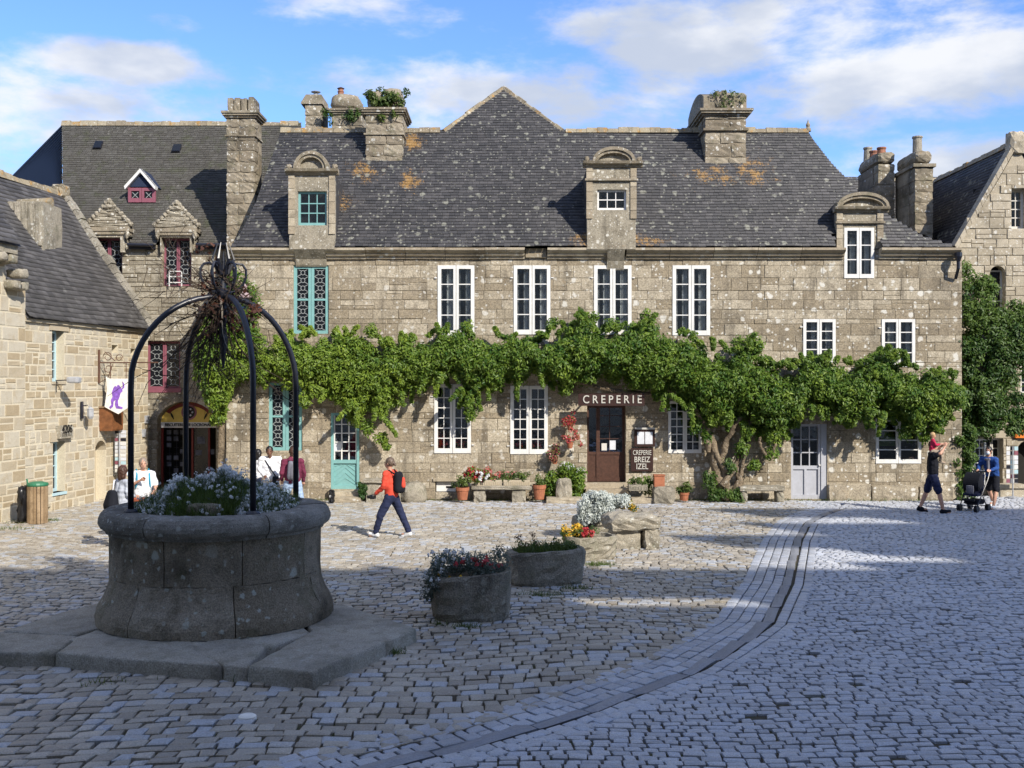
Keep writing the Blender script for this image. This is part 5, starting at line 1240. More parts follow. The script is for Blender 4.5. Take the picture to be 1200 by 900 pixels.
C, Rr, T = clump_field(262, 1125, [(x, y + 7) for x, y in VT], [(x, y - 10 if 490 < x < 830 else y - 5) for x, y in VB], 29.92, lambda x: interp([262, 500, 680, 1125], [.62, .75, 1.15, 1.05], x), 4.2, rad=(.09, .27), skip=lambda x, y: 670 < x < 758 and y > 452)
for (px_, py_, rr) in [(683, 368, .12), (694, 374, .14), (436, 388, .2), (432, 500, .2), (446, 512, .16), (452, 522, .10), (356, 470, .2), (550, 474, .22), (552, 486, .15), (823, 420, .1), (884, 400, .22), (866, 402, .2), (812, 395, .12), (905, 530, .22), (885, 545, .14), (870, 528, .2), (650, 380, .15), (716, 380, .2), (760, 372, .16), (545, 384, .15), (338, 398, .2), (815, 500, .2), (828, 512, .15), (1085, 512, .14), (1060, 506, .16)]:
    for _ in range(4):
        p = at(px_ + random.uniform(-4, 4), py_ + random.uniform(-4, 4), 29.5); C.append(tuple(p)); Rr.append(rr); T.append((px_, .5, 1))
for _ in range(230):                                   # young shoots reaching out of the mass
    px_ = random.uniform(270, 1120); up_ = random.random() < .45
    if 665 < px_ < 762 and not up_: continue
    y_ = interp([p[0] for p in VT], [p[1] for p in VT], px_) + 6 if up_ else interp([p[0] for p in VB], [p[1] for p in VB], px_) - 16
    d_ = Vector((random.gauss(0, .7), 0, 1 if up_ else -1)).normalized(); p = at(px_, y_, 29.9 - random.uniform(.2, .7 if px_ < 600 else 1.0)); n_ = random.randint(3, 7)
    for j in range(n_):
        p = p + d_ * .085 + Vector((random.gauss(0, .02), random.gauss(0, .02), -.012 * j if up_ else -.01)); C.append(tuple(p)); Rr.append(.085 * (1 - j / n_ * .5)); T.append((px_, .8, 1))
tints = []
for (px_, f, o) in T:
    left = max(0, min(1, (560 - px_) / 160))
    tints.append(min(.95, max(.04, .22 + .40 * left * (0.5 + .6 * f) + .12 * f * max(0, 1 - left) + random.gauss(0, .10) + (0.3 if random.random() < .04 else 0))))
vine = empty('wisteria', at(868, 586, 29.5) * 1.0, 'huge green wisteria trained across the whole front of the long granite house', 'climber')
vine.location.z = 0
leaf_mass('foliage', C, Rr, 66, .105, 'leaf', vine, tints, aspect=.40)
# twisting trunks
def gnarl(pts, r, n=9, k=5):
    m = MB(); P_ = [Vector(p) for p in pts]; fine = []
    for i in range(len(P_) - 1):
        for j in range(k): fine.append(P_[i].lerp(P_[i + 1], j / k) + Vector([random.uniform(-.02, .02) for _ in range(3)]))
    fine.append(P_[-1]); rs = [lerp(r[0], r[1], i / (len(fine) - 1)) * random.uniform(.8, 1.2) for i in range(len(fine))]
    return m.tube(fine, rs, n)
Vp = lambda a, b, Y=29.6: tuple(at(a, b, Y))
TR = [([Vp(846, 586), Vp(843, 566, 29.5), Vp(838, 545, 29.55), Vp(836, 520, 29.6), Vp(824, 495, 29.6), Vp(815, 478, 29.6)], (.15, .08)),
      ([Vp(850, 586, 29.4), Vp(851, 560, 29.45), Vp(846, 540, 29.5), Vp(852, 515, 29.5), Vp(868, 488, 29.5)], (.11, .07)),
      ([Vp(858, 586, 29.5), Vp(868, 566, 29.5), Vp(862, 545, 29.6), Vp(872, 520, 29.6), Vp(880, 490, 29.6)], (.09, .05)),
      ([Vp(846, 570, 29.35), Vp(856, 556, 29.4), Vp(844, 542, 29.4), Vp(836, 524, 29.5)], (.10, .06)),
      ([Vp(860, 575, 29.5), Vp(869, 555, 29.5), Vp(872, 535, 29.5), Vp(874, 510, 29.5)], (.07, .05)),
      ([Vp(889, 512, 29.4), Vp(891, 524, 29.4), Vp(897, 533, 29.4), Vp(905, 531, 29.4), Vp(909, 520, 29.4)], (.05, .04)),
      ([Vp(830, 500, 29.5), Vp(829, 515, 29.5), Vp(830, 530, 29.5)], (.10, .07))]
for pts, r in TR: gnarl(pts, r).build('trunk', M['bark'], vine, smooth=True)
lm = MB()
for (a, b, c, d_) in ((600, 430, 840, 470), (880, 470, 1100, 470), (340, 430, 600, 425)):
    gnarl([Vp(a, b, 29.7), Vp((a + c) / 2, (b + d_) / 2 + 8, 29.6), Vp(c, d_, 29.7)], (.06, .06), 6, 10).build('limb', M['bark'], vine)
# the climber on the left corner, with the lantern in it
LT = [(228, 385), (240, 372), (255, 350), (268, 318), (282, 312), (296, 330), (305, 380), (312, 410)]; LB = [(228, 428), (240, 460), (250, 475), (262, 500), (272, 460), (290, 440), (312, 452)]
C, Rr, T = clump_field(229, 312, LT, LB, 29.9, .55, 3.0, rad=(.12, .26))
for _ in range(14): p = at(random.uniform(246, 256), random.uniform(452, 500), 30.2); C.append(tuple(p)); Rr.append(.10); T.append((250, .9, 1))
cl_ = empty('climbing_plant', (C[0][0], 29.9, 0), 'leafy climber with yellowing tips on the left corner of the long house, around the lantern', 'climber')
leaf_mass('foliage', C, Rr, 80, .11, 'leaf', cl_, [min(.95, max(.05, random.gauss(.28, .13) + .35 * (py > .55) * (px_ > 245) * random.random())) for (px_, py, o) in T])
gnarl([Vp(262, 586, 30.1), Vp(258, 540, 30.05), Vp(262, 470, 30.0), Vp(268, 400, 29.9), Vp(280, 340, 29.85)], (.09, .05)).build('trunk', M['bark'], cl_)
# ivy over the side of the gable house
IT = [(1126, 296), (1132, 300), (1140, 312), (1152, 318), (1160, 322), (1168, 350), (1180, 358), (1190, 352), (1206, 345)]; IB = [(1120, 560), (1130, 520), (1140, 505), (1150, 512), (1165, 508), (1176, 462), (1185, 450), (1206, 455)]
C, Rr, T = clump_field(1128, 1206, IT, IB, 30.9, .75, 4.6, rad=(.14, .30), skip=lambda x, y: (1160 < x < 1180 and 318 < y < 362 and x + .3 * (y - 340) > 1164) or (x > 1172 and 425 < y < 470 and random.random() < .75))
for _ in range(60): p = at(random.uniform(1150, 1206), random.uniform(462, 506), 30.2); C.append(tuple(p)); Rr.append(.18); T.append((1170, .5, 1))
for _ in range(46): p = at(random.uniform(1117, 1140), random.uniform(500, 582), 30.3 - random.random() * .4); C.append(tuple(p)); Rr.append(.16); T.append((1130, .6, .9))
ivy = empty('ivy', (12.8, 30.8, 0), 'thick green creeper covering the side wall of the gable house', 'ivy')
leaf_mass('foliage', C, Rr, 90, .11, 'ivy', ivy, [min(.95, max(.05, random.gauss(.25, .13) + .2 * (f < .4))) for (a, f, o) in T])
gnarl([(12.75, 30.6, 0), (12.8, 30.7, 1.5), (12.9, 30.8, 3.2)], (.07, .05)).build('stem', M['bark'], ivy)

# ================================================================== THE WELL
WX, WY, WZ = -3.95, 14.3, 0.17; RS = .955
well = empty('stone_well', (WX, WY, 0), 'great round granite well with a rounded rim on a stone platform in the shaded foreground', 'well')
# platform slabs
sl_pts = [(-2.13, 11.35), (-1.20, 13.50), (-2.35, 15.7), (-5.5, 15.8), (-6.9, 12.55), (-6.2, 12.35)]
def slab(poly, z1=.17, z0=-.02, name='platform_slab', tn=None):
    """irregular slab with a worn bevelled edge, finely divided"""
    cx = sum(p[0] for p in poly) / len(poly); cy = sum(p[1] for p in poly) / len(poly); m = MB(); ring = []
    for i in range(len(poly)):
        a, b = poly[i], poly[(i + 1) % len(poly)]; n = max(2, int(math.dist(a, b) / .22))
        for k in range(n): ring.append((lerp(a[0], b[0], k / n) + random.uniform(-.012, .012), lerp(a[1], b[1], k / n) + random.uniform(-.012, .012)))
    def rg(inset, z, j=0.0): return [(x + (cx - x) / max(.01, math.hypot(cx - x, cy - y)) * inset, y + (cy - y) / max(.01, math.hypot(cx - x, cy - y)) * inset, z + random.uniform(-j, j)) for x, y in ring]
    L_ = [rg(-.01, z0), rg(0.0, lerp(z0, z1, .5), .01), rg(.003, z1 - .03, .008), rg(.012, z1 - .010, .006), rg(.035, z1, .004), rg(.3, z1 + .002, .009)]
    n = len(ring); vs = [p for l in L_ for p in l] + [(cx, cy, z1 + .003)]; fs = []
    for k in range(len(L_) - 1):
        for i in range(n): fs.append((k * n + i, k * n + (i + 1) % n, (k + 1) * n + (i + 1) % n, (k + 1) * n + i))
    for i in range(n): fs.append(((len(L_) - 1) * n + i, (len(L_) - 1) * n + (i + 1) % n, len(vs) - 1))
    m.add(vs, fs, random.random() if tn is None else tn); return m.build(name, M['slab'], well, smooth=True)
F_, R_ = (-2.13, 11.35), (-1.20, 13.50)
slab([(-2.13, 11.35), (-1.52, 12.72), (-2.50, 13.25), (-2.86, 11.62)], .185)
slab([(-1.51, 12.74), (-1.20, 13.50), (-2.4, 15.0), (-3.0, 14.6), (-2.49, 13.27)], .165)
slab([(-2.875, 11.625), (-2.90, 12.6), (-3.6, 13.2), (-3.75, 12.4), (-3.16, 11.70)], .17)
slab([(-3.175, 11.71), (-3.9, 12.9), (-5.3, 13.0), (-5.25, 12.25), (-4.3, 11.98)], .165)
slab([(-5.262, 12.255), (-5.32, 13.1), (-6.4, 13.3), (-7.3, 12.8), (-6.4, 12.35)], .16)
slab([(-5.4, 13.1), (-4.6, 14.6), (-5.6, 15.5), (-6.1, 14.4), (-6.35, 13.32)], .17)
slab([(-2.45, 15.02), (-3.0, 14.7), (-5.0, 14.8), (-5.5, 15.6), (-3.9, 16.0)], .16)
slab([(-2.5, 13.3), (-2.85, 12.6), (-3.6, 12.3), (-4.0, 12.6), (-5.4, 12.9), (-5.0, 14.4), (-3.1, 14.6)], .155, name='paving_bed')
# drum: sweeping foot, body courses, coping in separate segments
def arcstone(prof, a0, a1, name, mat, n, jit=.006, gap=.006, tn=None):
    prof = [(r_w * RS, z_w) for r_w, z_w in prof]; rm = max(p[0] for p in prof); m = MB()
    m.lathe((WX, WY, WZ), prof, n, a0 + gap / rm, a1 - gap / rm, random.random() if tn is None else tn, jit, closed=True)
    return fixn(m.build(name, M[mat], well, smooth=False))
RI = 1.08
foot = [(RI, 0), (1.60, 0), (1.605, .10), (1.585, .18), (1.55, .25), (1.50, .32), (1.455, .42), (1.43, .52), (1.425, .60), (RI, .60)]
b0, st0 = R(-118), 2 * math.pi / 7
for k in range(7): arcstone(foot, b0 + k * st0, b0 + (k + 1) * st0, 'foot_stone', 'well_stone', 14, .009)
st1 = 2 * math.pi / 9
bd_ = [(RI, .604), (1.425, .604), (1.425, .70), (1.422, .82), (1.425, .95), (1.43, 1.10), (1.435, 1.16), (RI, 1.16)]
for k in range(9): arcstone(bd_, R(-102) + k * st1, R(-102) + (k + 1) * st1, 'drum_stone', 'well_stone', 12, .008)
cop = [(RI - .02, 1.164), (1.47, 1.164), (1.475, 1.195), (1.505, 1.21), (1.545, 1.235), (1.565, 1.28), (1.568, 1.33), (1.55, 1.385), (1.515, 1.425), (1.46, 1.448), (1.38, 1.455), (1.16, 1.445), (RI - .02, 1.43)]
st2 = 2 * math.pi / 6
for k in range(6): arcstone(cop, R(-110) + k * st2, R(-110) + (k + 1) * st2, 'coping_stone', 'well_rim', 16, .006, .007)
m = MB(); m.lathe((WX, WY, WZ), [(.001, 1.32), (1.0, 1.30), (RI, 1.28)], 24); m.build('soil', M['earth'], well)
# wrought iron arches
fr_ = empty('iron_well_frame', (WX, WY, WZ + 1.45), 'black wrought iron arches meeting in a spiked crown over the round well', 'iron frame')
ZR = WZ + 1.45; apex = Vector((WX + .08, WY, 4.42))
for (dx, dy) in ((-.91, -.70), (.70, -.91), (.91, .70), (-.70, .91)):
    pts = [(WX + dx, WY + dy, ZR - .05), (WX + dx, WY + dy, 3.20)]
    b = Vector((WX + dx, WY + dy, 3.30)); 
    for t in range(1, 13):
        a = t / 12 * math.pi / 2; k = math.sin(a); pts.append((lerp(b.x, apex.x, 1 - math.cos(a) ** .92), lerp(b.y, apex.y, 1 - math.cos(a) ** .92), lerp(b.z, apex.z - .0, k ** 1.15)))
    m = MB()
    for i in range(len(pts) - 1):
        pass
    m.tube(pts, .040, 8); m.build('post', M['iron'], fr_, smooth=True)
    m = MB(); m.lathe((WX + dx, WY + dy, ZR - .02), [(.09, 0), (.09, .03), (.055, .06)], 10); m.build('foot_plate', M['iron'], fr_)
m = MB(); m.lathe(apex, [(.04, -.75), (.015, -.95), (.06, -.55), (.035, -.40), (.07, -.22), (.05, -.08), (.10, .0), (.11, .05), (.05, .10), (.03, .24), (.045, .29), (.025, .34), (.018, .48), (.001, .62)], 12, closed=False); m.build('finial', M['iron'], fr_, smooth=False)
for k in range(6):
    a = k * math.pi / 3 + .3; m = MB(); pts = [(apex.x + math.cos(a) * (.08 + .22 * math.sin(t * .45)), apex.y + math.sin(a) * (.08 + .22 * math.sin(t * .45)), apex.z + .05 + .20 * (1 - math.cos(t * .55))) for t in range(9)]
    m.tube(pts, .018, 5); m.build('scroll', M['iron'], fr_)
    m = MB(); m.tube([(apex.x + math.cos(a) * .05, apex.y + math.sin(a) * .05, apex.z + .3), (apex.x + math.cos(a) * .14, apex.y + math.sin(a) * .14, apex.z + .50), (apex.x + math.cos(a) * .07, apex.y + math.sin(a) * .07, apex.z + .72)], [.03, .02, .006], 5); m.build('leaf_spike', M['iron'], fr_)
m = MB(); m.tube([(apex.x, apex.y, apex.z - .2), (apex.x - .02, apex.y, apex.z - .85)], [.05, .015], 8); m.build('pendant', M['iron'], fr_)
# dead climber wrapped about the crown
tw = MB()
def twig(p, d, L_, r, depth=0, m=tw):
    pts = [Vector(p)]; d = Vector(d).normalized(); n = 5
    for i in range(n):
        d = (d + Vector([random.gauss(0, .22) for _ in range(3)])).normalized(); pts.append(pts[-1] + d * L_ / n)
    m.tube(pts, [r * (1 - .75 * i / n) for i in range(n + 1)], 4, cap=False)
    if depth < 2:
        for _ in range(random.choice((1, 2, 2, 3))):
            i = random.randint(1, n - 1); twig(pts[i], (d + Vector([random.gauss(0, .7) for _ in range(3)])), L_ * random.uniform(.3, .6), r * .6, depth + 1, m)
for k in range(36):                                       # bundle hanging down the rear-left post
    a = random.uniform(-.6, .6); s_ = apex + Vector((random.uniform(-.15, .1), random.uniform(-.1, .1), random.uniform(-.15, .15)))
    e_ = Vector((WX - .60 + random.uniform(-.12, .3), WY + random.uniform(.3, .9), random.uniform(2.6, 3.7)))
    twig(s_, e_ - s_ + Vector((random.gauss(0, .12), random.gauss(0, .12), 0)), (e_ - s_).length * random.uniform(.7, 1.1), random.uniform(.008, .017), 1)
for k in range(42):
    a = random.uniform(0, 2 * math.pi); twig(apex + Vector((random.uniform(-.12, .12), random.uniform(-.12, .12), random.uniform(-.3, .35))), (math.cos(a), math.sin(a), random.uniform(-.9, .5)), random.uniform(.3, .75), random.uniform(.006, .011), 0)
for k in range(18):
    twig(apex + Vector((random.uniform(-.1, .1), random.uniform(-.1, .1), random.uniform(-.5, .1))), (random.gauss(0, .3), random.gauss(0, .3), -1), random.uniform(.5, 1.15), random.uniform(.007, .013), 1)
for k in range(10):
    twig(apex + Vector((-.1, 0, .1)), (-1, random.gauss(0, .3), random.uniform(-.25, .9)), random.uniform(.8, 1.4), .008, 0)
dc = empty('dead_climber', apex, 'tangle of dead brown climber stems around the crown of the well frame', 'dead climber')
tw.build('twigs', M['twig'], dc, kind='stuff')
m = MB(); twig(apex + Vector((.02, -.2, -.05)), (-.3, -.2, -1), .75, .014, 2, m); twig(apex + Vector((.1, -.2, -.1)), (.45, -.2, -1), .5, .010, 2, m); m.build('pale_stem', M['twigpale'], dc)
lc = [tuple(apex + Vector((random.gauss(-.02, .20), random.gauss(0, .18), random.gauss(.12, .28)))) for _ in range(26)] + [tuple(apex + Vector((random.uniform(.1, .5), random.uniform(-.2, .2), random.uniform(-.45, -.1)))) for _ in range(12)]
deadleaf = leafmat('dead_leaf', (0.035, 0.016, 0.010), (0.13, 0.055, 0.035)); M['deadleaf'] = deadleaf
leaf_mass('withered_leaves', lc, .09, 9, .075, 'deadleaf', dc, [random.random() for _ in lc], aspect=.6)
# flowers planted in the well
bed = empty('well_planting', (WX, WY, ZR), 'mound of small white flowers and green grass planted inside the round well', 'flowers')
def mound(n, rx, h, z0, c=(WX, WY), pw=1.6, edge=1.0):
    P_ = []
    while len(P_) < n:
        x, y = random.uniform(-1, 1), random.uniform(-1, 1)
        if x * x + y * y > edge: continue
        d = math.sqrt(x * x + y * y); top = h * (1 - d ** pw * .80) * (1 + .12 * math.sin(x * 9 + y * 5) + .08 * math.sin(x * 23))
        P_.append((c[0] + x * rx, c[1] + y * rx, z0, top, d))
    return P_
gp = mound(17000, 1.04, .52, ZR - .12)
hs = np.array([p[3] for p in gp]); pts = np.array([(p[0], p[1], p[2] + p[3] * random.uniform(.2, .86)) for p in gp])
blades('grass_leaves', pts, .19, .012, 'grassm', bed, lean=.45)
mm = [p for p in mound(640, 1.02, .58, ZR - .12) if not (abs(p[0] - (WX + .02)) < .45 and p[1] < WY - .15 and random.random() < .93)]
leaf_mass('grey_leaves', [(p[0], p[1], p[2] + p[3] * .78) for p in mm], .10, 20, .06, 'greygreen', bed, [random.uniform(.1, .7) for _ in mm], aspect=.3)
wf = [p for p in mound(2000, 1.06, .55, ZR - .11) if (not (abs(p[0] - (WX + .02)) < .48 and p[1] < WY - .10 and random.random() < .92)) and random.random() < .9]
leaf_mass('white_flowers', [(p[0], p[1], p[2] + p[3] * random.uniform(.84, 1.04)) for p in wf], .026, 11, .032, 'petal_white', bed, [random.uniform(.3, 1) for _ in wf], aspect=.9, droop=0)
sp_ = [p for p in wf if random.random() < .10]
leaf_mass('flower_spikes', [(p[0], p[1], p[2] + p[3] + random.uniform(.0, .12)) for p in sp_], .03, 10, .025, 'petal_white', bed, [random.uniform(.1, .6) for _ in sp_], aspect=.7, droop=0)
m = MB(); m.rock(WX - .12, WX + .30, WY - .98, WY - .86, ZR - .08, ZR + .13, .05, .012, 4); tag(m.build('buried_stone', M['well_stone'], None, smooth=True), 'dark stone block half hidden at the front of the flower mound in the well', 'stone')

# ================================================================== TROUGHS AND STONE BLOCKS
def trough(name, cx, cy, L_, D_, H_, rz, mat, label, group=None, taper=.9, lip=.07, rough=.02, tilt=0.0):
    t = empty(name, (cx, cy, 0), label, 'trough', group, rz)
    n = 28; rings = []
    def ring(sc, z, jit, sq=3.2):
        out = []
        for i in range(n):
            a = 2 * math.pi * i / n; c_, s_ = math.cos(a), math.sin(a); k = (abs(c_) ** sq + abs(s_) ** sq) ** (-1 / sq)
            x, y = c_ * k * L_ / 2 * sc, s_ * k * D_ / 2 * sc
            out.append((x + random.uniform(-jit, jit), y + random.uniform(-jit, jit), z + tilt * x * (z / H_) + random.uniform(-jit, jit) * .5))
        return out
    lv = [ring(.86, -.02, rough), ring(.93, .05, rough)] + [ring(lerp(.95, 1.0, k / 4) , lerp(.12, H_ - .06, k / 4), rough) for k in range(5)] + [ring(.985, H_ - .02, rough * .6), ring(.955, H_, rough * .5)]
    fx = 1 - 2 * lip / min(L_, D_) * .9
    lv += [ring(fx, H_ - .005, rough * .5), ring(fx - .03, H_ - .12, rough * .5)]
    vs = [p for r in lv for p in r]; fs = []
    for k in range(len(lv) - 1):
        for i in range(n): fs.append((k * n + i, k * n + (i + 1) % n, (k + 1) * n + (i + 1) % n, (k + 1) * n + i))
    fs.append(tuple(range(n))[::-1])
    m = MB(); m.add(vs, fs, random.random()); m.build('basin', M[mat], t, local=True, smooth=False)
    m = MB(); m.lathe((0, 0, 0), [(.001, H_ - .06), (.3, H_ - .065)], 16); v2 = [(x * L_ * 1.5 * fx, y * D_ * 1.5 * fx, z) for x, y, z in m.v]; m.v = v2; m.build('soil', M['earth'], t, local=True)
    return t
def local_pts(t, n, L_, D_, z0, z1):
    c, s_ = math.cos(t.rotation_euler.z), math.sin(t.rotation_euler.z); o = []
    for _ in range(n):
        x, y = random.uniform(-L_ / 2, L_ / 2), random.uniform(-D_ / 2, D_ / 2); o.append((t.location.x + x * c - y * s_, t.location.y + x * s_ + y * c, random.uniform(z0, z1)))
    return o
GT = 'granite troughs along the edge of the shade'
t1 = trough('granite_trough', -.58, 14.95, 1.12, .95, .64, .10, 'trough', 'nearest dark rounded granite trough, with white and red flowers spilling over its left side', GT, tilt=.08)
fl1 = empty('flowers', (-.75, 14.95, .6), 'white, red and yellow flowers with grey leaves in the nearest dark trough', 'flowers')
cc = local_pts(t1, 46, 1.0, .8, .58, .84) + [(-1.08 + random.uniform(-.08, .06), 14.75 + random.uniform(-.2, .3), random.uniform(.25, .62)) for _ in range(16)]
leaf_mass('foliage', cc, .12, 60, .06, 'greygreen', fl1, [random.uniform(0, .4) for _ in cc], aspect=.3)
cw = [c for c in cc if c[0] < -.6] * 3; leaf_mass('white_flowers', [(c[0] + random.gauss(0, .07), c[1] + random.gauss(0, .07), c[2] + random.uniform(.02, .11)) for c in cw], .025, 10, .028, 'petal_white', fl1, [random.random() for _ in cw], aspect=.9, droop=0)
cr = [(-.48 + random.gauss(0, .09), 14.7 + random.gauss(0, .08), .80 + random.gauss(0, .03)) for _ in range(12)] + [(-.28 + random.gauss(0, .08), 14.75, .77 + random.gauss(0, .03)) for _ in range(6)]
leaf_mass('red_flowers', cr, .035, 12, .04, 'petal_red', fl1, [random.random() for _ in cr], aspect=.8, droop=0)
cy = [(-.95 + random.gauss(0, .12), 14.65, .60 + random.gauss(0, .06)) for _ in range(5)]; leaf_mass('yellow_flowers', cy, .02, 10, .035, 'petal_yellow', fl1, [.5] * 5, aspect=.8, droop=0)
t2 = trough('granite_trough', .55, 17.45, 1.28, .72, .56, .30, 'trough', 'long granite trough with a flat lip, second from the camera, grassy on top', GT, tilt=.03)
g2 = empty('trough_plants', (.55, 17.45, .5), 'low green grass and weeds growing in the second, long trough', 'plants')
blades('grass', np.array(local_pts(t2, 1500, 1.05, .5, .48, .54)), .13, .010, 'grassm', g2); cc = local_pts(t2, 18, .95, .45, .55, .66); leaf_mass('weeds', cc, .09, 40, .05, 'grassm', g2, [random.random() for _ in cc])
leaf_mass('stalks', [(.1 + random.uniform(-.1, .3), 17.2, .70 + random.uniform(-.05, .14)) for _ in range(9)], .05, 12, .04, 'deadleaf', g2, [.8] * 9)
t3 = trough('granite_trough', 1.45, 20.0, .98, .75, .42, .35, 'trough_pale', 'small rough granite trough beside the stone table, with yellow flowers', GT, rough=.035)
f3 = empty('flowers', (1.2, 20, .4), 'bright yellow flowers with one red bloom in the small rough trough', 'flowers')
cc = [(p.x, p.y, p.z) for p in [at(random.uniform(660, 698), random.uniform(620, 632), 19.9 + random.uniform(-.1, .2)) for _ in range(26)]]
leaf_mass('foliage', cc, .09, 26, .06, 'grassm', f3, [random.random() * .7 for _ in cc]); leaf_mass('yellow_flowers', [(c[0], c[1], c[2] + .05) for c in cc if c[0] < 1.42], .07, 26, .045, 'petal_yellow', f3, None, aspect=.7, droop=0)
cr = [tuple(at(random.uniform(684, 694), random.uniform(618, 628), 19.7)) for _ in range(8)]; leaf_mass('red_flowers', cr, .05, 20, .05, 'petal_red', f3, None, aspect=.8, droop=0)
tb = empty('stone_table', (2.35, 21.3, 0), 'thick rough stone slab resting on low stone blocks, at the far end of the troughs', 'stone slab')
m = MB(); m.rock(1.85, 2.88, 20.9, 21.8, .34, .66, .12, .03, 6, rz=.2); m.build('slab', M['trough_pale'], tb)
for (x0, x1) in ((1.98, 2.50), (2.56, 2.88)): m = MB(); m.rock(x0, x1, 21.0, 21.6, -.03, .40, .05, .02, 4, rz=.2); m.build('support', M['trough_pale'], tb)
t4 = trough('planter_stone', 1.85, 22.75, 1.15, .75, .42, .1, 'trough_pale', 'pale weathered stone planter half hidden behind the thick slab', None, rough=.03)
bush = empty('silver_bush', (1.6, 22.5, .4), 'rounded silvery white bush on a thin dark stem, overhanging the stone planter', 'bush')
cc = []
for _ in range(210):
    a, b = random.uniform(0, 2 * math.pi), random.random() ** .4; p = at(699 + 19 * b * math.cos(a), 593 + 15 * b * math.sin(a), 22.4 + random.uniform(-.35, .35)); cc.append(tuple(p))
for _ in range(50): cc.append(tuple(at(random.uniform(716, 736), random.uniform(583, 592), 22.4 + random.uniform(-.2, .2))))
for _ in range(40): cc.append(tuple(at(random.uniform(679, 694), random.uniform(598, 612), 22.3 + random.uniform(-.2, .2))))
leaf_mass('foliage', cc, .10, 50, .055, 'silver', bush, [random.uniform(.0, 1) for _ in cc], aspect=.35)
m = MB(); p0, p1 = at(690, 628, 22.3), at(692, 604, 22.4); m.tube([(p0.x, p0.y, 0.12), (p1.x, p1.y, p1.z), (p1.x + .05, p1.y, p1.z + .3)], [.03, .025, .02], 6); m.build('stem', M['twig'], bush)
f5 = empty('flowers', (2.4, 22.6, .5), 'small patch of yellow flowers right of the silvery bush', 'flowers'); cc = [tuple(at(random.uniform(727, 744), random.uniform(584, 596), 22.5 + random.uniform(-.1, .3))) for _ in range(16)]
leaf_mass('yellow_flowers', cc, .08, 30, .045, 'petal_yellow', f5, None, aspect=.7, droop=0); leaf_mass('foliage', cc, .10, 20, .06, 'grassm', f5, None)
tufts = [(gnd(300, 795), .16, 90), (gnd(455, 765), .20, 160), (gnd(288, 795), .2, 120), (gnd(545, 735), .22, 120), (gnd(515, 732), .1, 40), (gnd(640, 697), .45, 190), (gnd(675, 690), .3, 140), (gnd(700, 662), .35, 300), (gnd(722, 640), .3, 140), (gnd(748, 638), .25, 120), (gnd(30, 612), .5, 200), (gnd(10, 620), .5, 150), (gnd(120, 800), .3, 40), (gnd(60, 610), .3, 100)]
P_ = []
for c, r, n in tufts:
    for _ in range(n): P_.append((c.x + random.gauss(0, r * .5), c.y + random.gauss(0, r * .22), -.01))
for _ in range(2600):
    px_ = random.uniform(265, 1110)
    if 388 < px_ < 422 or 645 < px_ < 760: continue
    p = at(px_, 585, 29.88 - abs(random.gauss(0, .18))); P_.append((p.x, p.y, -.01))
gr_ = blades('grass', np.array(P_), .10, .012, 'grassm', None, lean=.7); gr_['kind'] = 'stuff'; gr_['label'] = 'tufts of grass between the cobbles and along the house fronts'; gr_['category'] = 'grass'

# ================================================================== ALONG THE HOUSE FRONT
def pot(px0, px1, ytop, ybot, Y, label, mat='terracotta', plant='grassm', ph=.22, group=None, name='flower_pot', dens=8, cat='flower pot'):
    a, b = at(px0, ytop, Y), at(px1, ybot, Y); r = (b.x - a.x) / 2; cx = (a.x + b.x) / 2; z0 = max(0, b.z); h = a.z - z0
    t = empty(name, (cx, Y, z0), label, cat, group); m = MB(); m.lathe((cx, Y, z0), [(r * .68, 0), (r * .88, h * .72), (r * .98, h * .74), (r, h), (r * .86, h), (r * .84, h - .04), (.001, h - .05)], 16); m.build('pot', M[mat], t)
    if plant: cc = [(cx + random.gauss(0, r * .55), Y + random.gauss(0, r * .5), z0 + h + random.uniform(0, ph)) for _ in range(dens)]; leaf_mass('foliage', cc, .10, 34, .08, plant, t, [random.uniform(.1, .8) for _ in cc])
    return t
pot(534, 550, 571, 585.5, 29.2, 'round terracotta pot with a green plant at the left end of the stone bench', ph=.28, dens=12)
pot(624, 640, 568, 585, 29.3, 'round terracotta pot with a yellow-green plant at the right end of the stone bench', ph=.22)
pot(795, 808, 577, 586.5, 29.35, 'small low terracotta pot with a bushy green plant, left of the wisteria trunk', ph=.22, dens=16)
def bench(px0, px1, ytop, thick, Y, D_, label, supports, name='stone_bench', ybase=585.5, mat='trough_pale'):
    a, b = at(px0, ytop, Y), at(px1, ytop, Y); t = empty(name, ((a.x + b.x) / 2, Y, 0), label, 'stone bench')
    th = thick / F * Y; m = MB(); m.rock(a.x, b.x, Y - .02, Y + D_, a.z - th, a.z, .04, .012, 5); m.build('seat', M[mat], t)
    for (s0, s1) in supports: p, q_ = at(s0, 0, Y), at(s1, 0, Y); m = MB(); m.rock(p.x, q_.x, Y + .03, Y + D_ - .05, -.03, a.z - th + .01, .04, .02, 4); m.build('support', M[mat], t)
    return t
bench(552, 624, 569.5, 5, 29.25, .5, 'stone bench under the white windows, carrying two planter boxes', [(555, 569), (600, 616)])
bench(867, 920, 570, 6, 29.2, .5, 'low stone bench between the wisteria trunk and the grey door', [(869, 877), (911, 920)])
bench(424, 470, 562, 5, 29.3, .55, 'old stone bench right of the turquoise door, behind the walker', [(428, 470)])
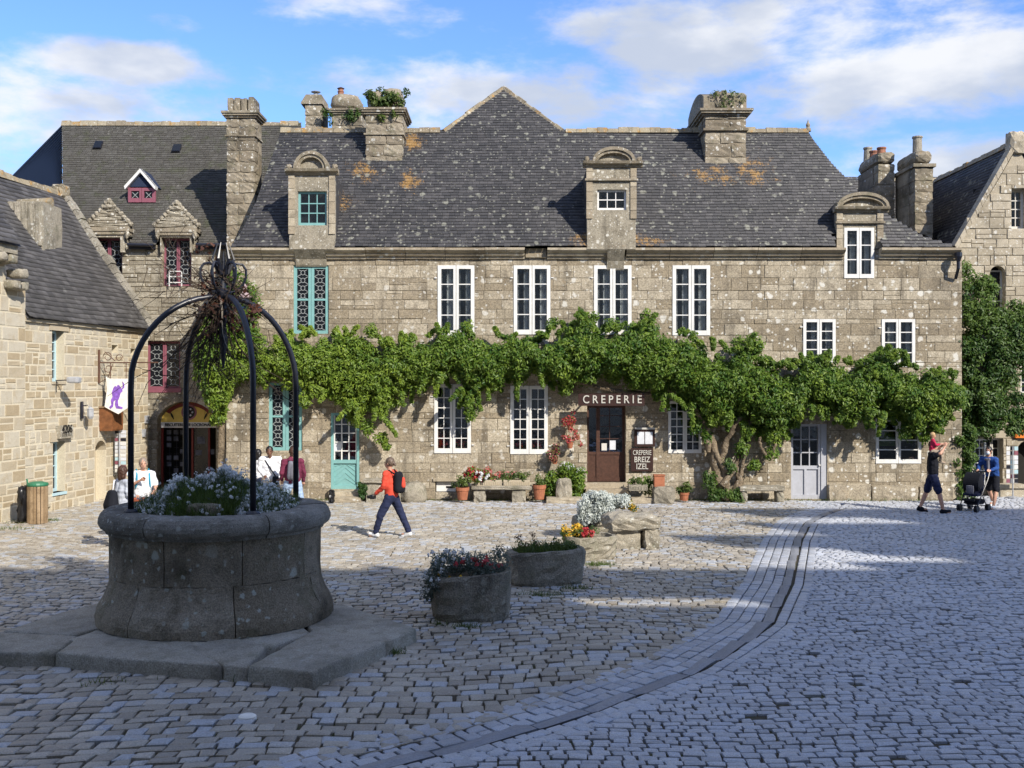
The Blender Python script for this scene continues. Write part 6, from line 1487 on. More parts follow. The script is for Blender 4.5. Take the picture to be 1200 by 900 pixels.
def planter(px0, px1, ytop, ybot, Y, label, plants, D_=.3, mat='pale_stone', group=None):
    a, b = at(px0, ytop, Y), at(px1, ybot, Y); t = empty('planter_box', ((a.x + b.x) / 2, Y, b.z), label, 'planter', group)
    m = MB(); m.box(a.x, b.x, Y, Y + .04, b.z, a.z); m.box(a.x, b.x, Y + D_ - .04, Y + D_, b.z, a.z); m.box(a.x, a.x + .04, Y + .041, Y + D_ - .041, b.z, a.z); m.box(b.x - .04, b.x, Y + .041, Y + D_ - .041, b.z, a.z); m.box(a.x + .041, b.x - .041, Y + .041, Y + D_ - .041, b.z, a.z - .04); m.build('box', M[mat], t)
    m = MB(); n = 12
    for i in range(n): x = lerp(a.x, b.x, (i + .5) / n); m.box(x - .012, x + .012, Y - .012, Y - .001, b.z + .03, a.z - .05)
    m.build('fluting', M[mat], t)
    for (mt, n, dz, sz, nm) in plants:
        cc = [(random.uniform(a.x, b.x), Y + random.uniform(.05, D_), a.z + random.uniform(0, dz)) for _ in range(n)]; leaf_mass(nm, cc, .09, 26, sz, mt, t, [random.random() for _ in cc])
planter(557, 588, 562.5, 569.6, 29.35, 'fluted planter box with red and white geraniums on the left half of the stone bench', [('grassm', 12, .15, .08, 'foliage'), ('petal_red', 5, .28, .06, 'red_flowers')])
planter(590, 621, 562.5, 569.6, 29.35, 'fluted planter box with trailing green leaves on the right half of the stone bench', [('grassm', 24, .14, .08, 'foliage')])
fb = empty('geraniums', at(562, 556, 29.3), 'bank of red, pink and white geraniums above the left planter box', 'flowers')
cc = [tuple(at(random.uniform(546, 578), random.uniform(550, 562), 29.3 + random.uniform(0, .3))) for _ in range(34)]
leaf_mass('foliage', cc, .10, 24, .08, 'leaf', fb, [.3] * len(cc)); leaf_mass('red_flowers', [c for c in cc if c[0] < -.75], .09, 30, .055, 'petal_red', fb, [random.random() for c in cc if c[0] < -.75], aspect=.8); leaf_mass('pink_flowers', [c for c in cc if c[0] > -.95], .09, 26, .055, 'fuchsia', fb, [random.random() for c in cc if c[0] > -.95], aspect=.8)
cw = [tuple(at(random.uniform(558, 572), random.uniform(553, 562), 29.2)) for _ in range(8)]; leaf_mass('white_flowers', cw, .05, 16, .05, 'petal_white', fb, None, aspect=.8)
fp = empty('pink_flowers', at(592, 556, 29.5), 'faded pink flowers behind the right planter box', 'flowers'); cc = [tuple(at(random.uniform(585, 606), random.uniform(552, 561), 29.55)) for _ in range(12)]; leaf_mass('petals', cc, .08, 14, .05, 'fuchsia', fp, [.9] * 12, aspect=.8); leaf_mass('foliage', cc, .1, 14, .07, 'grassm', fp, None)
m = MB(); a, b = at(652, 561, 29.2), at(670, 585, 29.2); m.rock(a.x, b.x, 29.2, 29.5, -.05, a.z, .12, .02, 5); tag(m.build('standing_stone', M['trough_pale']), 'short rounded standing stone between the bench and the creperie door', 'standing stone')
sh1 = empty('leafy_shrub', (1.5, 29.6, 0), 'tall mixed green shrub against the wall left of the creperie door', 'shrub')
cc = [tuple(at(random.uniform(638, 684), 0, 29.65)) [:2] for _ in range(90)]; cc = [(x, y + random.uniform(-.2, .15), random.uniform(.1, 1.0) * (1 - abs(x - 1.45) * .35)) for x, y in cc]
leaf_mass('foliage', cc, .15, 42, .10, 'leaf', sh1, [random.uniform(.15, .65) for _ in cc]); cw = [c for c in cc if c[2] > .75]; leaf_mass('white_flowers', [(c[0], c[1] - .1, c[2] + .1) for c in cw], .06, 6, .05, 'petal_white', sh1, None)
# steps
def steps(name, rows, label):
    t = empty(name, ((at(rows[0][0], 0, 29.5).x + at(rows[0][1], 0, 29.5).x) / 2, 29.5, 0), label, 'steps')
    for (x0, x1, zt, y0, y1) in rows:
        a, b = at(x0, 0, y0).x, at(x1, 0, y0).x; n = max(1, round((b - a) / 1.1))
        for i in range(n): m = MB(); m.rock(lerp(a, b, i / n) + .005, lerp(a, b, (i + 1) / n) - .005, y0, y1, -.03, zt, .03, .008, 4, tint=random.random()); m.build('step_stone', M['granite_trim'], t)
steps('door_steps', [(389, 423, .14, 29.25, 29.60), (391, 421, .27, 29.55, 29.83)], 'two stone steps below the turquoise door')
steps('door_steps', [(640, 790, .15, 29.0, 29.45), (686, 736, .36, 29.40, 29.72)], 'long low stone steps in front of the creperie door')
planter(737, 759, 568, 575, 29.1, 'small pale stone planter with green leaves right of the creperie steps', [('grassm', 9, .16, .08, 'foliage')], mat='trough_pale')
m = MB(); a, b = at(766, 571, 28.95), at(791, 586, 28.95); m.rock(a.x, b.x, 28.9, 29.4, -.05, a.z, .07, .02, 5); tag(m.build('stone_block', M['trough_pale']), 'low rough stone block under the square terracotta box, right of the creperie', 'stone block')
m = MB(); a2, b2 = at(767, 558, 29.05), at(779, 571, 29.05); m.box(a2.x, b2.x, 29.05, 29.3, a.z + .002, a2.z); m.box(a2.x - .015, b2.x + .015, 29.035, 29.315, a2.z, a2.z + .035); tag(m.build('terracotta_box', M['terracotta']), 'square terracotta box standing on the low rough stone block', 'flower box')
pl_ = empty('potted_leaves', at(760, 570, 29.5), 'dark green leaves behind the square terracotta box', 'plant'); cc = [tuple(at(random.uniform(752, 768), random.uniform(558, 578), 29.5)) for _ in range(16)]; leaf_mass('foliage', cc, .11, 30, .09, 'leaf', pl_, [.3] * 16)
m = MB(); a, b = at(470, 565, 29.2), at(499, 586, 29.2); m.rock(a.x, b.x, 29.2, 29.75, -.1, a.z - .02, .25, .03, 6); tag(m.build('boulder', M['trough_pale'], smooth=True), 'pale rounded boulder against the wall, right behind the walker', 'boulder')
wb = empty('trunk_weeds', (5.4, 29.4, 0), 'low green weeds around the foot of the wisteria trunk', 'weeds'); cc = [(random.uniform(at(833, 0, 29.3).x, at(868, 0, 29.3).x), 29.2 + random.uniform(-.1, .4), random.uniform(.03, .30)) for _ in range(34)] + [tuple(at(random.uniform(826, 836), random.uniform(556, 572), 29.4)) for _ in range(14)] + [tuple(at(random.uniform(852, 860), random.uniform(540, 552), 29.3)) for _ in range(10)]
leaf_mass('foliage', cc, .13, 36, .09, 'ivy', wb, [random.uniform(.1, .6) for _ in cc])
for k, (px_, py_, w_, h_, lb) in enumerate(((388, 584, 7, 15, 'small black sack slumped left of the turquoise door steps'), (424, 574, 9, 18, 'dark leafy gap-plant right of the turquoise door steps'))):
    if k == 0: a = at(px_ - w_ / 2, py_ - h_ / 2, 29.0); b = at(px_ + w_ / 2, py_, 29.0); m = MB(); m.rock(a.x + .02, b.x - .02, 29.0, 29.16, 0, a.z + .04, .03, .03, 5); tag(m.build('sack', M['blackplastic']), lb, 'sack')
    else: e_ = empty('dark_plant', at(px_, 585, 29.3), 'clump of very dark leaves right of the turquoise door steps', 'plant'); cc = [tuple(at(px_ + random.gauss(0, 2.5), py_ + random.uniform(-8, 8), 29.35)) for _ in range(18)]; leaf_mass('foliage', cc, .09, 30, .08, 'ivy', e_, [.0] * 18)
def wallflower(px_, py_, r, label, mats):
    t = empty('hanging_pot', at(px_, py_, 29.7), label, 'flowers', 'flower pots hung on the wall left of the creperie door'); p = at(px_, py_ + r * .7, 29.72)
    m = MB(); m.lathe(p, [(.06, -.12), (.10, .06), (.11, .07), (.09, .07), (.001, .05)], 10); m.build('pot', M['terracotta'], t)
    cc = [tuple(at(px_ + random.gauss(0, r * .42), py_ + random.gauss(0, r * .42), 29.65)) for _ in range(14)]
    leaf_mass('foliage', cc, .07, 14, .06, 'leaf', t, [.3] * 14)
    for mt in mats: leaf_mass('blossoms', cc, .08, 16, .05, mt, t, [random.random() for _ in cc], aspect=.8)
wallflower(668, 493, 9, 'uppermost red flowers hung on the wall left of the creperie door', ['petal_red', 'fuchsia']); wallflower(668, 512, 12, 'middle cluster of red and pink flowers hung on the wall, nearest the creperie door', ['petal_red', 'fuchsia']); wallflower(650, 531, 11, 'lowest pink flowers hung on the wall beside the white window', ['fuchsia', 'deadleaf'])
wb_ = 0
for r, lb in ((LOW[0], 'row of red geraniums behind the panes of the left lower white window'), (LOW[1], 'row of red geraniums behind the panes of the right lower white window')):
    t = empty('window_geraniums', MW.pt((r[0] + r[1]) / 2, r[2] + .1, -.1), lb, 'flowers', 'geraniums standing in the lower windows'); cc = [tuple(MW.pt(lerp(r[0] + .15, r[1] - .15, random.random()), r[2] + random.uniform(.16, .36), -.12)) for _ in range(26)]
    leaf_mass('foliage', [(c[0], c[1], c[2] - .06) for c in cc], .06, 14, .06, 'leaf', t, [.3] * 26); leaf_mass('blossoms', cc, .07, 16, .045, 'petal_red', t, [random.random() for _ in cc], aspect=.8)
# signs
sg = empty('creperie_sign', MW.pt(MW.uz(714, 467)[0], 3.1, .1), 'dark brown board with pale capital letters CREPERIE over the door', 'sign')
r = MW.rect(676, 461, 752, 475); m = MB(); MW.box(m, r[0], r[1], r[2], r[3], .60, .64); m.build('board', M['signbrown'], sg)
m = MB(); [MW.box(m, u, u + .04, r[2] + .1, r[2] + .14, .03, .60) for u in (r[0] + .2, r[1] - .24)]; m.build('bracket', M['iron'], sg)
text('C R E P E R I E', .31, MW, MW.uz(715, 467)[0], (r[2] + r[3]) / 2 + .0, .652, 'lettering', sg, font_w=.86, bold=.003)
mb_ = empty('menu_case', MW.pt(MW.uz(755, 513)[0], 1.7, .05), 'glazed brown menu case with two white pages beside the creperie door', 'menu case')
r = MW.rect(743, 503, 767, 523); m = MB(); MW.box(m, r[0], r[1], r[2], r[3], .03, .10); m.build('case', M['signbrown'], mb_)
m = MB(); MW.box(m, r[0] + .02, r[1] - .0, r[3] + .001, r[3] + .05, .02, .14); m.build('case_top', M['lettering'], mb_)
um = (r[0] + r[1]) / 2
for s_ in (0, 1): m = MB(); MW.box(m, r[0] + .08 if s_ == 0 else um + .012, um - .012 if s_ == 0 else r[1] - .07, r[2] + .07, r[3] - .07, .101, .106); m.build('page', M['paper'], mb_)
br_ = empty('name_board', MW.pt(MW.uz(752, 539)[0], 1.2, .05), 'brown board lettered CREPERIE BREIZ IZEL under the menu case', 'sign')
r = MW.rect(739, 525, 765, 552); m = MB(); MW.box(m, r[0], r[1], r[2], r[3], .04, .08); m.build('board', M['signbrown'], br_); uc_ = (r[0] + r[1]) / 2
text('CREPERIE', .19, MW, uc_, lerp(r[2], r[3], .80), .09, 'lettering', br_, font_w=.66, bold=.001, ext=.004); text('BREIZ', .22, MW, uc_, lerp(r[2], r[3], .50), .09, 'lettering', br_, font_w=.80, bold=.003, ext=.004); text('IZEL', .22, MW, uc_, lerp(r[2], r[3], .20), .09, 'lettering', br_, font_w=.82, bold=.003, ext=.004)
ln = empty('wall_lantern', at(287, 350, 29.4), 'old street lantern with a pinkish cap on the left corner of the long house', 'lantern'); p = at(287, 350, 29.4)
m = MB(); m.lathe(p, [(.07, -.34), (.15, .02)], 4); m.build('glass_body', M['glass'], ln); m = MB(); m.lathe(p, [(.17, .02), (.18, .06), (.06, .20), (.05, .30), (.07, .32), (.001, .42)], 8); m.build('cap', M['lantern'], ln)
m = MB(); m.tube([p + Vector((0, 0, .35)), p + Vector((0, .2, .45)), p + Vector((0, .6, .40))], .015, 6); m.build('bracket', M['iron'], ln); m = MB(); m.ball(p + Vector((0, 0, -.15)), .05, 8); m.build('bulb', M['lettering'], ln)
m = MB(); pp = at(1123, 296, 29.7); m.lathe((pp.x, pp.y, pp.z - .45), [(.05, 0), (.05, .2), (.11, .34), (.11, .45)], 8); m.tube([(pp.x, pp.y, pp.z - .44), (pp.x + .02, pp.y + .22, pp.z - .7)], .045, 6); tag(m.build('rain_hopper', M['iron']), 'dark rainwater hopper under the right end of the long cornice', 'rain hopper')

# ================================================================== LEFT WALL FITTINGS
def LP(px_, py_, o=0.0): u, z = LWl.uz(px_, py_); return LWl.pt(u, z, o)
bs = empty('hanging_sign', LP(116, 425), 'white shield sign with a purple lion hanging from a scrolled iron bracket', 'sign')
m = MB(); m.tube([LP(115, 410, .03), LP(115, 449, .03)], .035, 6); m.tube([LP(115, 425, .03), LP(115, 425, 1.75)], .018, 6)
c0 = LP(115, 425, 0); nn = LWl.n
def sc(o, z, r, a0, a1, k=14): return [c0 + nn * (o + r * math.cos(lerp(a0, a1, i / k)) * (1 - .5 * i / k)) + Vector((0, 0, z + r * math.sin(lerp(a0, a1, i / k)) * (1 - .5 * i / k))) for i in range(k + 1)]
for a in (sc(.28, .16, .14, math.pi, -3.5), sc(.62, .13, .11, 0, 7), sc(.30, -.16, .12, -math.pi, 3.5)): m.tube(a, .011, 4)
m.tube([c0 + nn * .05 + Vector((0, 0, -.55)), c0 + nn * .3 + Vector((0, 0, -.4)), c0 + nn * .42 + Vector((0, 0, -.05))], .012, 4); m.tube([c0 + nn * .2 + Vector((0, 0, .3)), c0 + nn * .5 + Vector((0, 0, .04))], .012, 4)
m.build('bracket', M['rust'], bs)
s0, s1 = .24, .96; zt_, zb_ = c0.z - .44, c0.z - 1.42
m = MB(); [m.tube([c0 + nn * o, c0 + nn * o + Vector((0, 0, -.5))], .012, 5) for o in (.36, .82)]; m.build('hanger', M['rust'], bs)
shp = [(s0, zt_ + .05), (s0 + .08, zt_), (s1 - .08, zt_), (s1, zt_ + .03), (s1 - .02, zt_ - .35), (s1 + .02, zt_ - .75), (lerp(s0, s1, .72), zb_ + .10), (lerp(s0, s1, .5), zb_), (lerp(s0, s1, .26), zb_ + .08), (s0 - .04, zt_ - .78), (s0 + .03, zt_ - .3)]
fn = lambda u, z, d_: Vector((c0.x + nn.x * u + LD.x * d_, c0.y + nn.y * u + LD.y * d_, z))
m = MB(); m.prism(shp, fn, -.02, .02); fixn(m.build('shield', M['signwhite'], bs))
lion = [(.78, .12), (.70, .06), (.74, .22), (.66, .30), (.58, .20), (.50, .16), (.44, .24), (.38, .20), (.30, .26), (.22, .42), (.26, .56), (.18, .66), (.20, .82), (.10, .90), (.16, .96), (.28, .88), (.30, .72), (.40, .66), (.36, .80), (.42, .94), (.70, .96), (.72, .90), (.52, .86), (.50, .70), (.58, .56), (.62, .44), (.72, .38), (.70, .32), (.80, .26)]
lp = [(lerp(s0, s1, .05 + .88 * x), lerp(zt_, zb_, .03 + .86 * y)) for x, y in lion]
for dd in (-.030, .021): m = MB(); m.prism(lp, fn, dd, dd + .009); fixn(m.build('lion_emblem', M['purple'], bs))
wb2 = empty('wooden_box', LP(120, 490, .1), 'weathered orange-brown wooden box fixed to the pale wall under the lion sign', 'box'); u0_, z1_ = LWl.uz(116, 478); u1_, z0_ = LWl.uz(127, 504)
m = MB(); LWl.box(m, u0_, u1_ + .1, z0_, z1_, .002, .38); m.build('case', M['boxwood'], wb2); m = MB(); LWl.box(m, u0_ - .03, u1_ + .13, z1_ + .001, z1_ + .04, .0, .42); m.build('lid', M['wood'], wb2)
for k in range(3): m = MB(); LWl.box(m, lerp(u0_, u1_ + .1, k / 3) + .01, lerp(u0_, u1_ + .1, (k + 1) / 3) - .01, z0_ + .03, z1_ - .03, .381, .395); m.build('plank', M['boxwood'], wb2)
pq = empty('stone_plaque', LP(72, 507, .05), 'carved stone plaque with dark figures over the lower pale-blue window', 'plaque'); a_ = lr(65, 499, 80, 514)
m = MB(); LWl.box(m, a_[0], a_[1], a_[2], a_[3], .0, .14); m.build('tablet', M['trough_pale'], pq)
text('4206', .30, LWl, (a_[0] + a_[1]) / 2, lerp(a_[2], a_[3], .70), .15, 'black', pq, font_w=.80, bold=.0); m = MB(); [LWl.box(m, u, u + .03, a_[2] + .05, a_[2] + .15, .141, .15) for u in (lerp(a_[0], a_[1], .15), lerp(a_[0], a_[1], .3), lerp(a_[0], a_[1], .45), lerp(a_[0], a_[1], .62), lerp(a_[0], a_[1], .78))]; m.build('figures', M['black'], pq)
fl2 = empty('floodlight', LP(67, 445, .2), 'small grey floodlight on an arm under the upper pale-blue window', 'floodlight'); c = LP(64, 446, .03); m = MB(); m.tube([c, c + nn * .45 + Vector((0, 0, .02))], .014, 6); m.tube([c + nn * .02, c + nn * .02 + Vector((0, 0, -.3))], .010, 5); m.build('arm', M['iron'], fl2); m = MB(); p = c + nn * .5; m.rock(p.x - .16, p.x + .16, p.y - .12, p.y + .12, p.z - .07, p.z + .10, .05, .0, 4); m.build('head', M['zinc'], fl2)
wl2 = empty('wall_lamp', LP(94, 482, .2), 'small rustic lantern on a dark bracket on the pale wall', 'wall lamp'); c = LP(94, 480, .03); m = MB(); m.rock(c.x - .01, c.x + .05, c.y - .06, c.y + .06, c.z - .25, c.z + .22, .02, .0, 2); m.tube([c + Vector((0, 0, .1)), c + nn * .2 + Vector((0, 0, .12)), c + nn * .26], .014, 5); m.build('bracket', M['iron'], wl2)
m = MB(); m.lathe(c + nn * .26 + Vector((0, 0, -.18)), [(.05, -.07), (.09, .0), (.09, .18), (.10, .19), (.02, .26)], 8); m.build('lamp_body', M['zinc'], wl2)
m = MB(); LWl.box(m, *lr(169, 487, 173, 496)[:2], *lr(169, 487, 173, 496)[2:], .002, .06); tag(m.build('meter_plate', M['zinc']), 'upper small metal plate near the far end of the pale wall', 'plate'); m = MB(); LWl.box(m, *lr(166, 503, 169, 512)[:2], *lr(166, 503, 169, 512)[2:], .002, .06); tag(m.build('meter_plate', M['zinc']), 'lower small metal plate near the far end of the pale wall', 'plate')
def rack(name, P0, wv, w_, z0, z1, out, label, cols=2, rows=12):
    t = empty(name, P0, label, 'postcard rack'); m = MB(); P0 = Vector(P0); wv = Vector(wv).normalized(); nv = Vector((wv.y, -wv.x, 0))
    m.tube([P0 + Vector((0, 0, 0)), P0 + Vector((0, 0, z1))], .02, 6); m.lathe(P0, [(.2, 0), (.2, .03), (.03, .06)], 10)
    for j in range(rows): z = lerp(z0, z1, j / rows); m.tube([P0 - wv * w_ / 2 + nv * .05 + Vector((0, 0, z)), P0 + wv * w_ / 2 + nv * .05 + Vector((0, 0, z))], .006, 4)
    m.build('stand', M['zinc'], t); cols_ = ['paper', 'cream', 'bluewin', 'white', 'maroon', 'paper', 'iron', 'white']
    for j in range(rows):
        for i in range(cols):
            a = P0 + wv * lerp(-w_ / 2, w_ / 2, i / cols) + nv * .055; b = P0 + wv * lerp(-w_ / 2, w_ / 2, (i + .93) / cols) + nv * .055; za, zb = lerp(z0, z1, j / rows) + .01, lerp(z0, z1, (j + .9) / rows)
            m = MB(); n2 = nv * .012; m.hexa([a + Vector((0, 0, za)), b + Vector((0, 0, za)), b - n2 + Vector((0, 0, za)), a - n2 + Vector((0, 0, za)), a + Vector((0, 0, zb)), b + Vector((0, 0, zb)), b - n2 + Vector((0, 0, zb)), a - n2 + Vector((0, 0, zb))]); m.build('postcard', M[random.choice(cols_)], t)
    return t
c = LP(129, 560, .28); rack('postcard_rack', (c.x, c.y, 0), (-LWl.n), .34, .75, 1.95, .1, 'tall narrow postcard rack standing against the pale wall behind the brown-haired woman', 2, 11)
p = at(1185, 590, 30.5); rack('postcard_rack', (p.x, 30.4, 0), (-1, .0, 0), .34, .42, 1.48, .1, 'postcard rack with colourful cards beside the dark doorway at the right edge', 3, 8)
# litter bin
bin_ = empty('litter_bin', (gnd(39, 614).x, gnd(39, 614).y + .22, 0), 'round litter bin of upright wooden slats with a green lid by the pale wall', 'litter bin'); bx, by = bin_.location.x, bin_.location.y
m = MB(); m.lathe((bx, by, .04), [(.20, 0), (.20, .80)], 20); m.build('liner', M['iron'], bin_)
for k in range(18):
    a = 2 * math.pi * k / 18; c_, s_ = math.cos(a), math.sin(a); w2_ = .032; m = MB()
    f = lambda r, t_, z: (bx + c_ * r - s_ * t_, by + s_ * r + c_ * t_, z)
    m.hexa([f(.205, -w2_, .0), f(.205, w2_, .0), f(.23, w2_, .0), f(.23, -w2_, .0), f(.205, -w2_, .86), f(.205, w2_, .86), f(.23, w2_, .86), f(.23, -w2_, .86)], random.random()); m.build('slat', M['wood'], bin_)
m = MB(); m.lathe((bx, by, .865), [(.235, 0), (.245, .03), (.23, .07), (.12, .10), (.001, .105)], 20); m.build('lid', M['green_lid'], bin_)
m = MB(); m.tube([(bx - .22, by, .86), (bx - .25, by, 1.03)], .02, 6); m.build('latch', M['green_lid'], bin_)
m = MB(); m.rock(bx - .42, bx - .22, by - .18, by + .16, .03, .86, .10, .03, 6); tag(m.build('rubbish_bag', M['blackplastic'], smooth=True), 'glossy black rubbish bag hanging against the left side of the wooden litter bin', 'rubbish bag')

# ================================================================== PEOPLE
SK = {'fair': plain('skin_fair', (0.52, 0.29, 0.20), 0.55, var=.08), 'dark': plain('skin_dark', (0.16, 0.075, 0.045), 0.5, var=.08)}
cloth = lambda n, c: plain(n, c, 0.85, 0.15, var=.22, sc=7, bmp=.006)
CL = {'red': cloth('red_jacket', (0.62, 0.075, 0.045)), 'navy': cloth('navy_cloth', (0.022, 0.028, 0.065)), 'shoe_white': cloth('white_shoe', (0.72, 0.72, 0.72)), 'black': cloth('black_cloth', (0.012, 0.013, 0.018)),
      'white': cloth('white_shirt', (0.74, 0.75, 0.78)), 'maroon': cloth('maroon_jacket', (0.15, 0.030, 0.060)), 'jeans': cloth('pale_jeans', (0.33, 0.44, 0.60)), 'grey': cloth('grey_top', (0.44, 0.47, 0.53)),
      'coral': cloth('orange_shorts', (0.62, 0.16, 0.09)), 'pink': cloth('pink_red_top', (0.48, 0.03, 0.08)), 'blue': cloth('blue_jacket', (0.025, 0.07, 0.24)), 'greypack': cloth('grey_pack', (0.16, 0.16, 0.19)), 'beige': cloth('beige_cloth', (0.36, 0.29, 0.22)),
      'teal': cloth('teal_strap', (0.04, 0.28, 0.42)), 'mask': plain('face_mask', (0.62, 0.74, 0.80), .8, var=.03)}
HR_ = {'greybrown': plain('grey_brown_hair', (0.12, 0.085, 0.062), .5, var=.5, sc=40), 'brown': plain('brown_hair', (0.060, 0.028, 0.018), .45, var=.3, sc=30), 'black': plain('black_hair', (0.012, 0.010, 0.010), .4), 'blond': plain('blond_hair', (0.48, 0.32, 0.16), .5, var=.2, sc=30), 'grey': plain('grey_hair', (0.25, 0.20, 0.16), .5, var=.3, sc=30)}
EYEM = plain('eye_dark', (0.01, 0.01, 0.012), .2)
from mathutils import noise as mn
def remesh(mb, voxel, name, mat, parent, smooth=3):
    me = bpy.data.meshes.new('tmp'); me.from_pydata(mb.v, [], mb.f); o = bpy.data.objects.new('tmp', me); COL.objects.link(o)
    r = o.modifiers.new('r', 'REMESH'); r.mode = 'VOXEL'; r.voxel_size = voxel
    s = o.modifiers.new('s', 'SMOOTH'); s.iterations = smooth; s.factor = .5
    dg = bpy.context.evaluated_depsgraph_get(); dg.update(); nm = bpy.data.meshes.new_from_object(o.evaluated_get(dg)); bpy.data.objects.remove(o)
    if name in ('jacket', 'shirt', 'trousers', 'shorts'):      # folds in the cloth
        sd = Vector((random.uniform(0, 50), 0, 0))
        for v in nm.vertices:
            q = v.co * 1.0; w_ = mn.noise(Vector((q.x * 9, q.y * 9, q.z * 22)) + sd) + .6 * mn.noise(Vector((q.x * 24, q.y * 24, q.z * 14)) + sd)
            v.co += v.normal * w_ * .013
    elif name == 'hair':
        for v in nm.vertices: v.co += v.normal * mn.noise(v.co * 45) * .012
    nm.name = name; nm.materials.clear(); nm.materials.append(mat); nm.shade_smooth()
    a = nm.attributes.new('tint', 'FLOAT', 'POINT'); a.data.foreach_set('value', [.5] * len(nm.vertices))
    p = bpy.data.objects.new(name, nm); COL.objects.link(p); p.parent = parent; return p
def person(loc, rz, H, label, skin='fair', legs=((22, 8), (-20, 12)), arms=None, lean=0.04, head=(0, 0), top='white', sleeve=1.0, bottom='navy', leglen=1.0, shoe='black', hair='brown', hairstyle='short', bulk=1.0, sit=False, mask=False, hood=False, kid=False, group=None):
    t = empty('person', loc, label, 'person', group, rz); k = H / 1.75; V = lambda x, y, z: Vector((x, y, z)) * k
    J = {}
    lg = []
    for (th, kb), sx_ in zip(legs, (1, -1)):
        a, b = R(th), R(th - kb); kn = Vector((sx_ * .095, -.43 * math.sin(a), -.43 * math.cos(a))); an = kn + Vector((sx_ * -.005, -.42 * math.sin(b), -.42 * math.cos(b))); lg.append((kn, an, R(th - kb)))
    hz = .085 - min(l[1].z for l in lg)
    if sit: hz = 0.0
    hips = [Vector((.095, 0, hz)), Vector((-.095, 0, hz))]
    pel = Vector((0, 0, hz + .03)); ch = Vector((0, -lean * .6, hz + .34)); nk = Vector((0, -lean, hz + .56)); hd = nk + Vector((head[0] * .3, -.015 + head[1], .165 - abs(head[1]) * .4))
    sh = [Vector((.185 * bulk, -lean * .95, hz + .50)), Vector((-.185 * bulk, -lean * .95, hz + .50))]
    if arms is None: arms = (((.24, .02, .24), (.25, -.06, 0.0)), ((-.24, .05, .24), (-.25, -.02, 0.0)))
    A = [[Vector(e) + Vector((0, -lean * .5, hz)), Vector(w) + Vector((0, -lean * .5, hz))] for e, w in arms]   # elbow, wrist relative to hip height
    S = lambda v: v * k
    m = MB(); c = lambda a, b, ra, rb, n=10: m.capsule(S(a), S(b), ra * k, rb * k, n)
    def torso(g=0.0, up=True):
        c(pel + Vector((.06, 0, .03)), ch + Vector((.065 * bulk, 0, 0)), .105 * bulk + g, .105 * bulk + g); c(pel + Vector((-.06, 0, .03)), ch + Vector((-.065 * bulk, 0, 0)), .105 * bulk + g, .105 * bulk + g)
        c(ch + Vector((.06, 0, 0)), nk + Vector((.09, .01, -.10)), .105 * bulk + g, .075 + g); c(ch + Vector((-.06, 0, 0)), nk + Vector((-.09, .01, -.10)), .105 * bulk + g, .075 + g)
        for s_ in sh: c(nk + Vector((0, .0, -.05)), s_, .06 + g, .062 + g)
    torso(); c(nk + Vector((0, 0, -.06)), hd + Vector((0, .02, -.06)), .056, .052)
    for (kn, an, fa), h in zip(lg, hips):
        K_, A_ = h + kn, h + an; c(h, K_, .088 * bulk, .057); c(K_, K_.lerp(A_, .35), .056, .058); c(K_.lerp(A_, .35), A_, .058, .038); c(A_ + Vector((0, .03, -.04)), A_ + Vector((0, -.15, -.052)), .036, .030)
    for s_, (e, w) in zip(sh, A):
        c(s_, e, .052, .040); c(e, w, .040, .027); d = (w - e).normalized(); sd = d.cross(Vector((0, 1, 0))); sd = sd.normalized() if sd.length > .1 else Vector((1, 0, 0)); pm = w + d * .055
        c(w, pm + sd * .012, .026, .030); c(w + sd * -.004, pm - sd * .014, .024, .027); cu = d.cross(sd)
        for q, (o, L_) in enumerate(((-.030, .062), (-.010, .074), (.010, .070), (.029, .054))):
            b0_ = pm + sd * o + d * .015; b1_ = b0_ + d * L_ * .55 + cu * .008; b2_ = b1_ + d * L_ * .42 + cu * .022; c(b0_, b1_, .0105, .0098, 6); c(b1_, b2_, .0098, .0085, 6)
        c(w + d * .02 - sd * .02, w + d * .055 - sd * .052 + cu * .01, .014, .011, 6); c(w + d * .055 - sd * .052 + cu * .01, w + d * .085 - sd * .048 + cu * .02, .011, .009, 6)
    hs_ = 1.18 if kid else 1.0
    m.ball(S(hd + Vector((0, .012, .02))), .094 * k * hs_, 14, sq=(.84, 1.02, 1.1)); m.ball(S(hd + Vector((0, -.035, -.045))), .066 * k * hs_, 12, sq=(.86, .85, 1.05))
    c(hd + Vector((0, -.088, .0)), hd + Vector((0, -.108, -.028)), .011, .016, 8); c(hd + Vector((.018, -.092, -.062)), hd + Vector((-.018, -.092, -.062)), .010, .010, 6)
    for sx_ in (1, -1): m.ball(S(hd + Vector((sx_ * .083, .012, -.005))), .024 * k, 8, sq=(.4, .7, 1.2))
    remesh(m, .0125 * k if H > 1 else .012, 'body', SK[skin], t, 2)
    for sx_ in (1, -1): m = MB(); m.ball(S(hd + Vector((sx_ * .031, -.094, .018))), .0095 * k, 8); m.build('eye', EYEM, t, local=True)
    # trousers or shorts
    m = MB(); g = .016
    c(pel + Vector((.055, 0, .03)), pel + Vector((.055, 0, -.06)), .118 * bulk, .112 * bulk); c(pel + Vector((-.055, 0, .03)), pel + Vector((-.055, 0, -.06)), .118 * bulk, .112 * bulk)
    for (kn, an, fa), h in zip(lg, hips):
        K_, A_ = h + kn, h + an
        if leglen >= 1: c(h, K_, .112 * bulk, .086); c(K_, A_ + Vector((0, 0, .03)), .084, .068)
        else: c(h, h.lerp(K_, leglen + .25), .105 * bulk, .098)
    remesh(m, .018, 'shorts' if leglen < 1 else 'trousers', CL[bottom], t, 2)
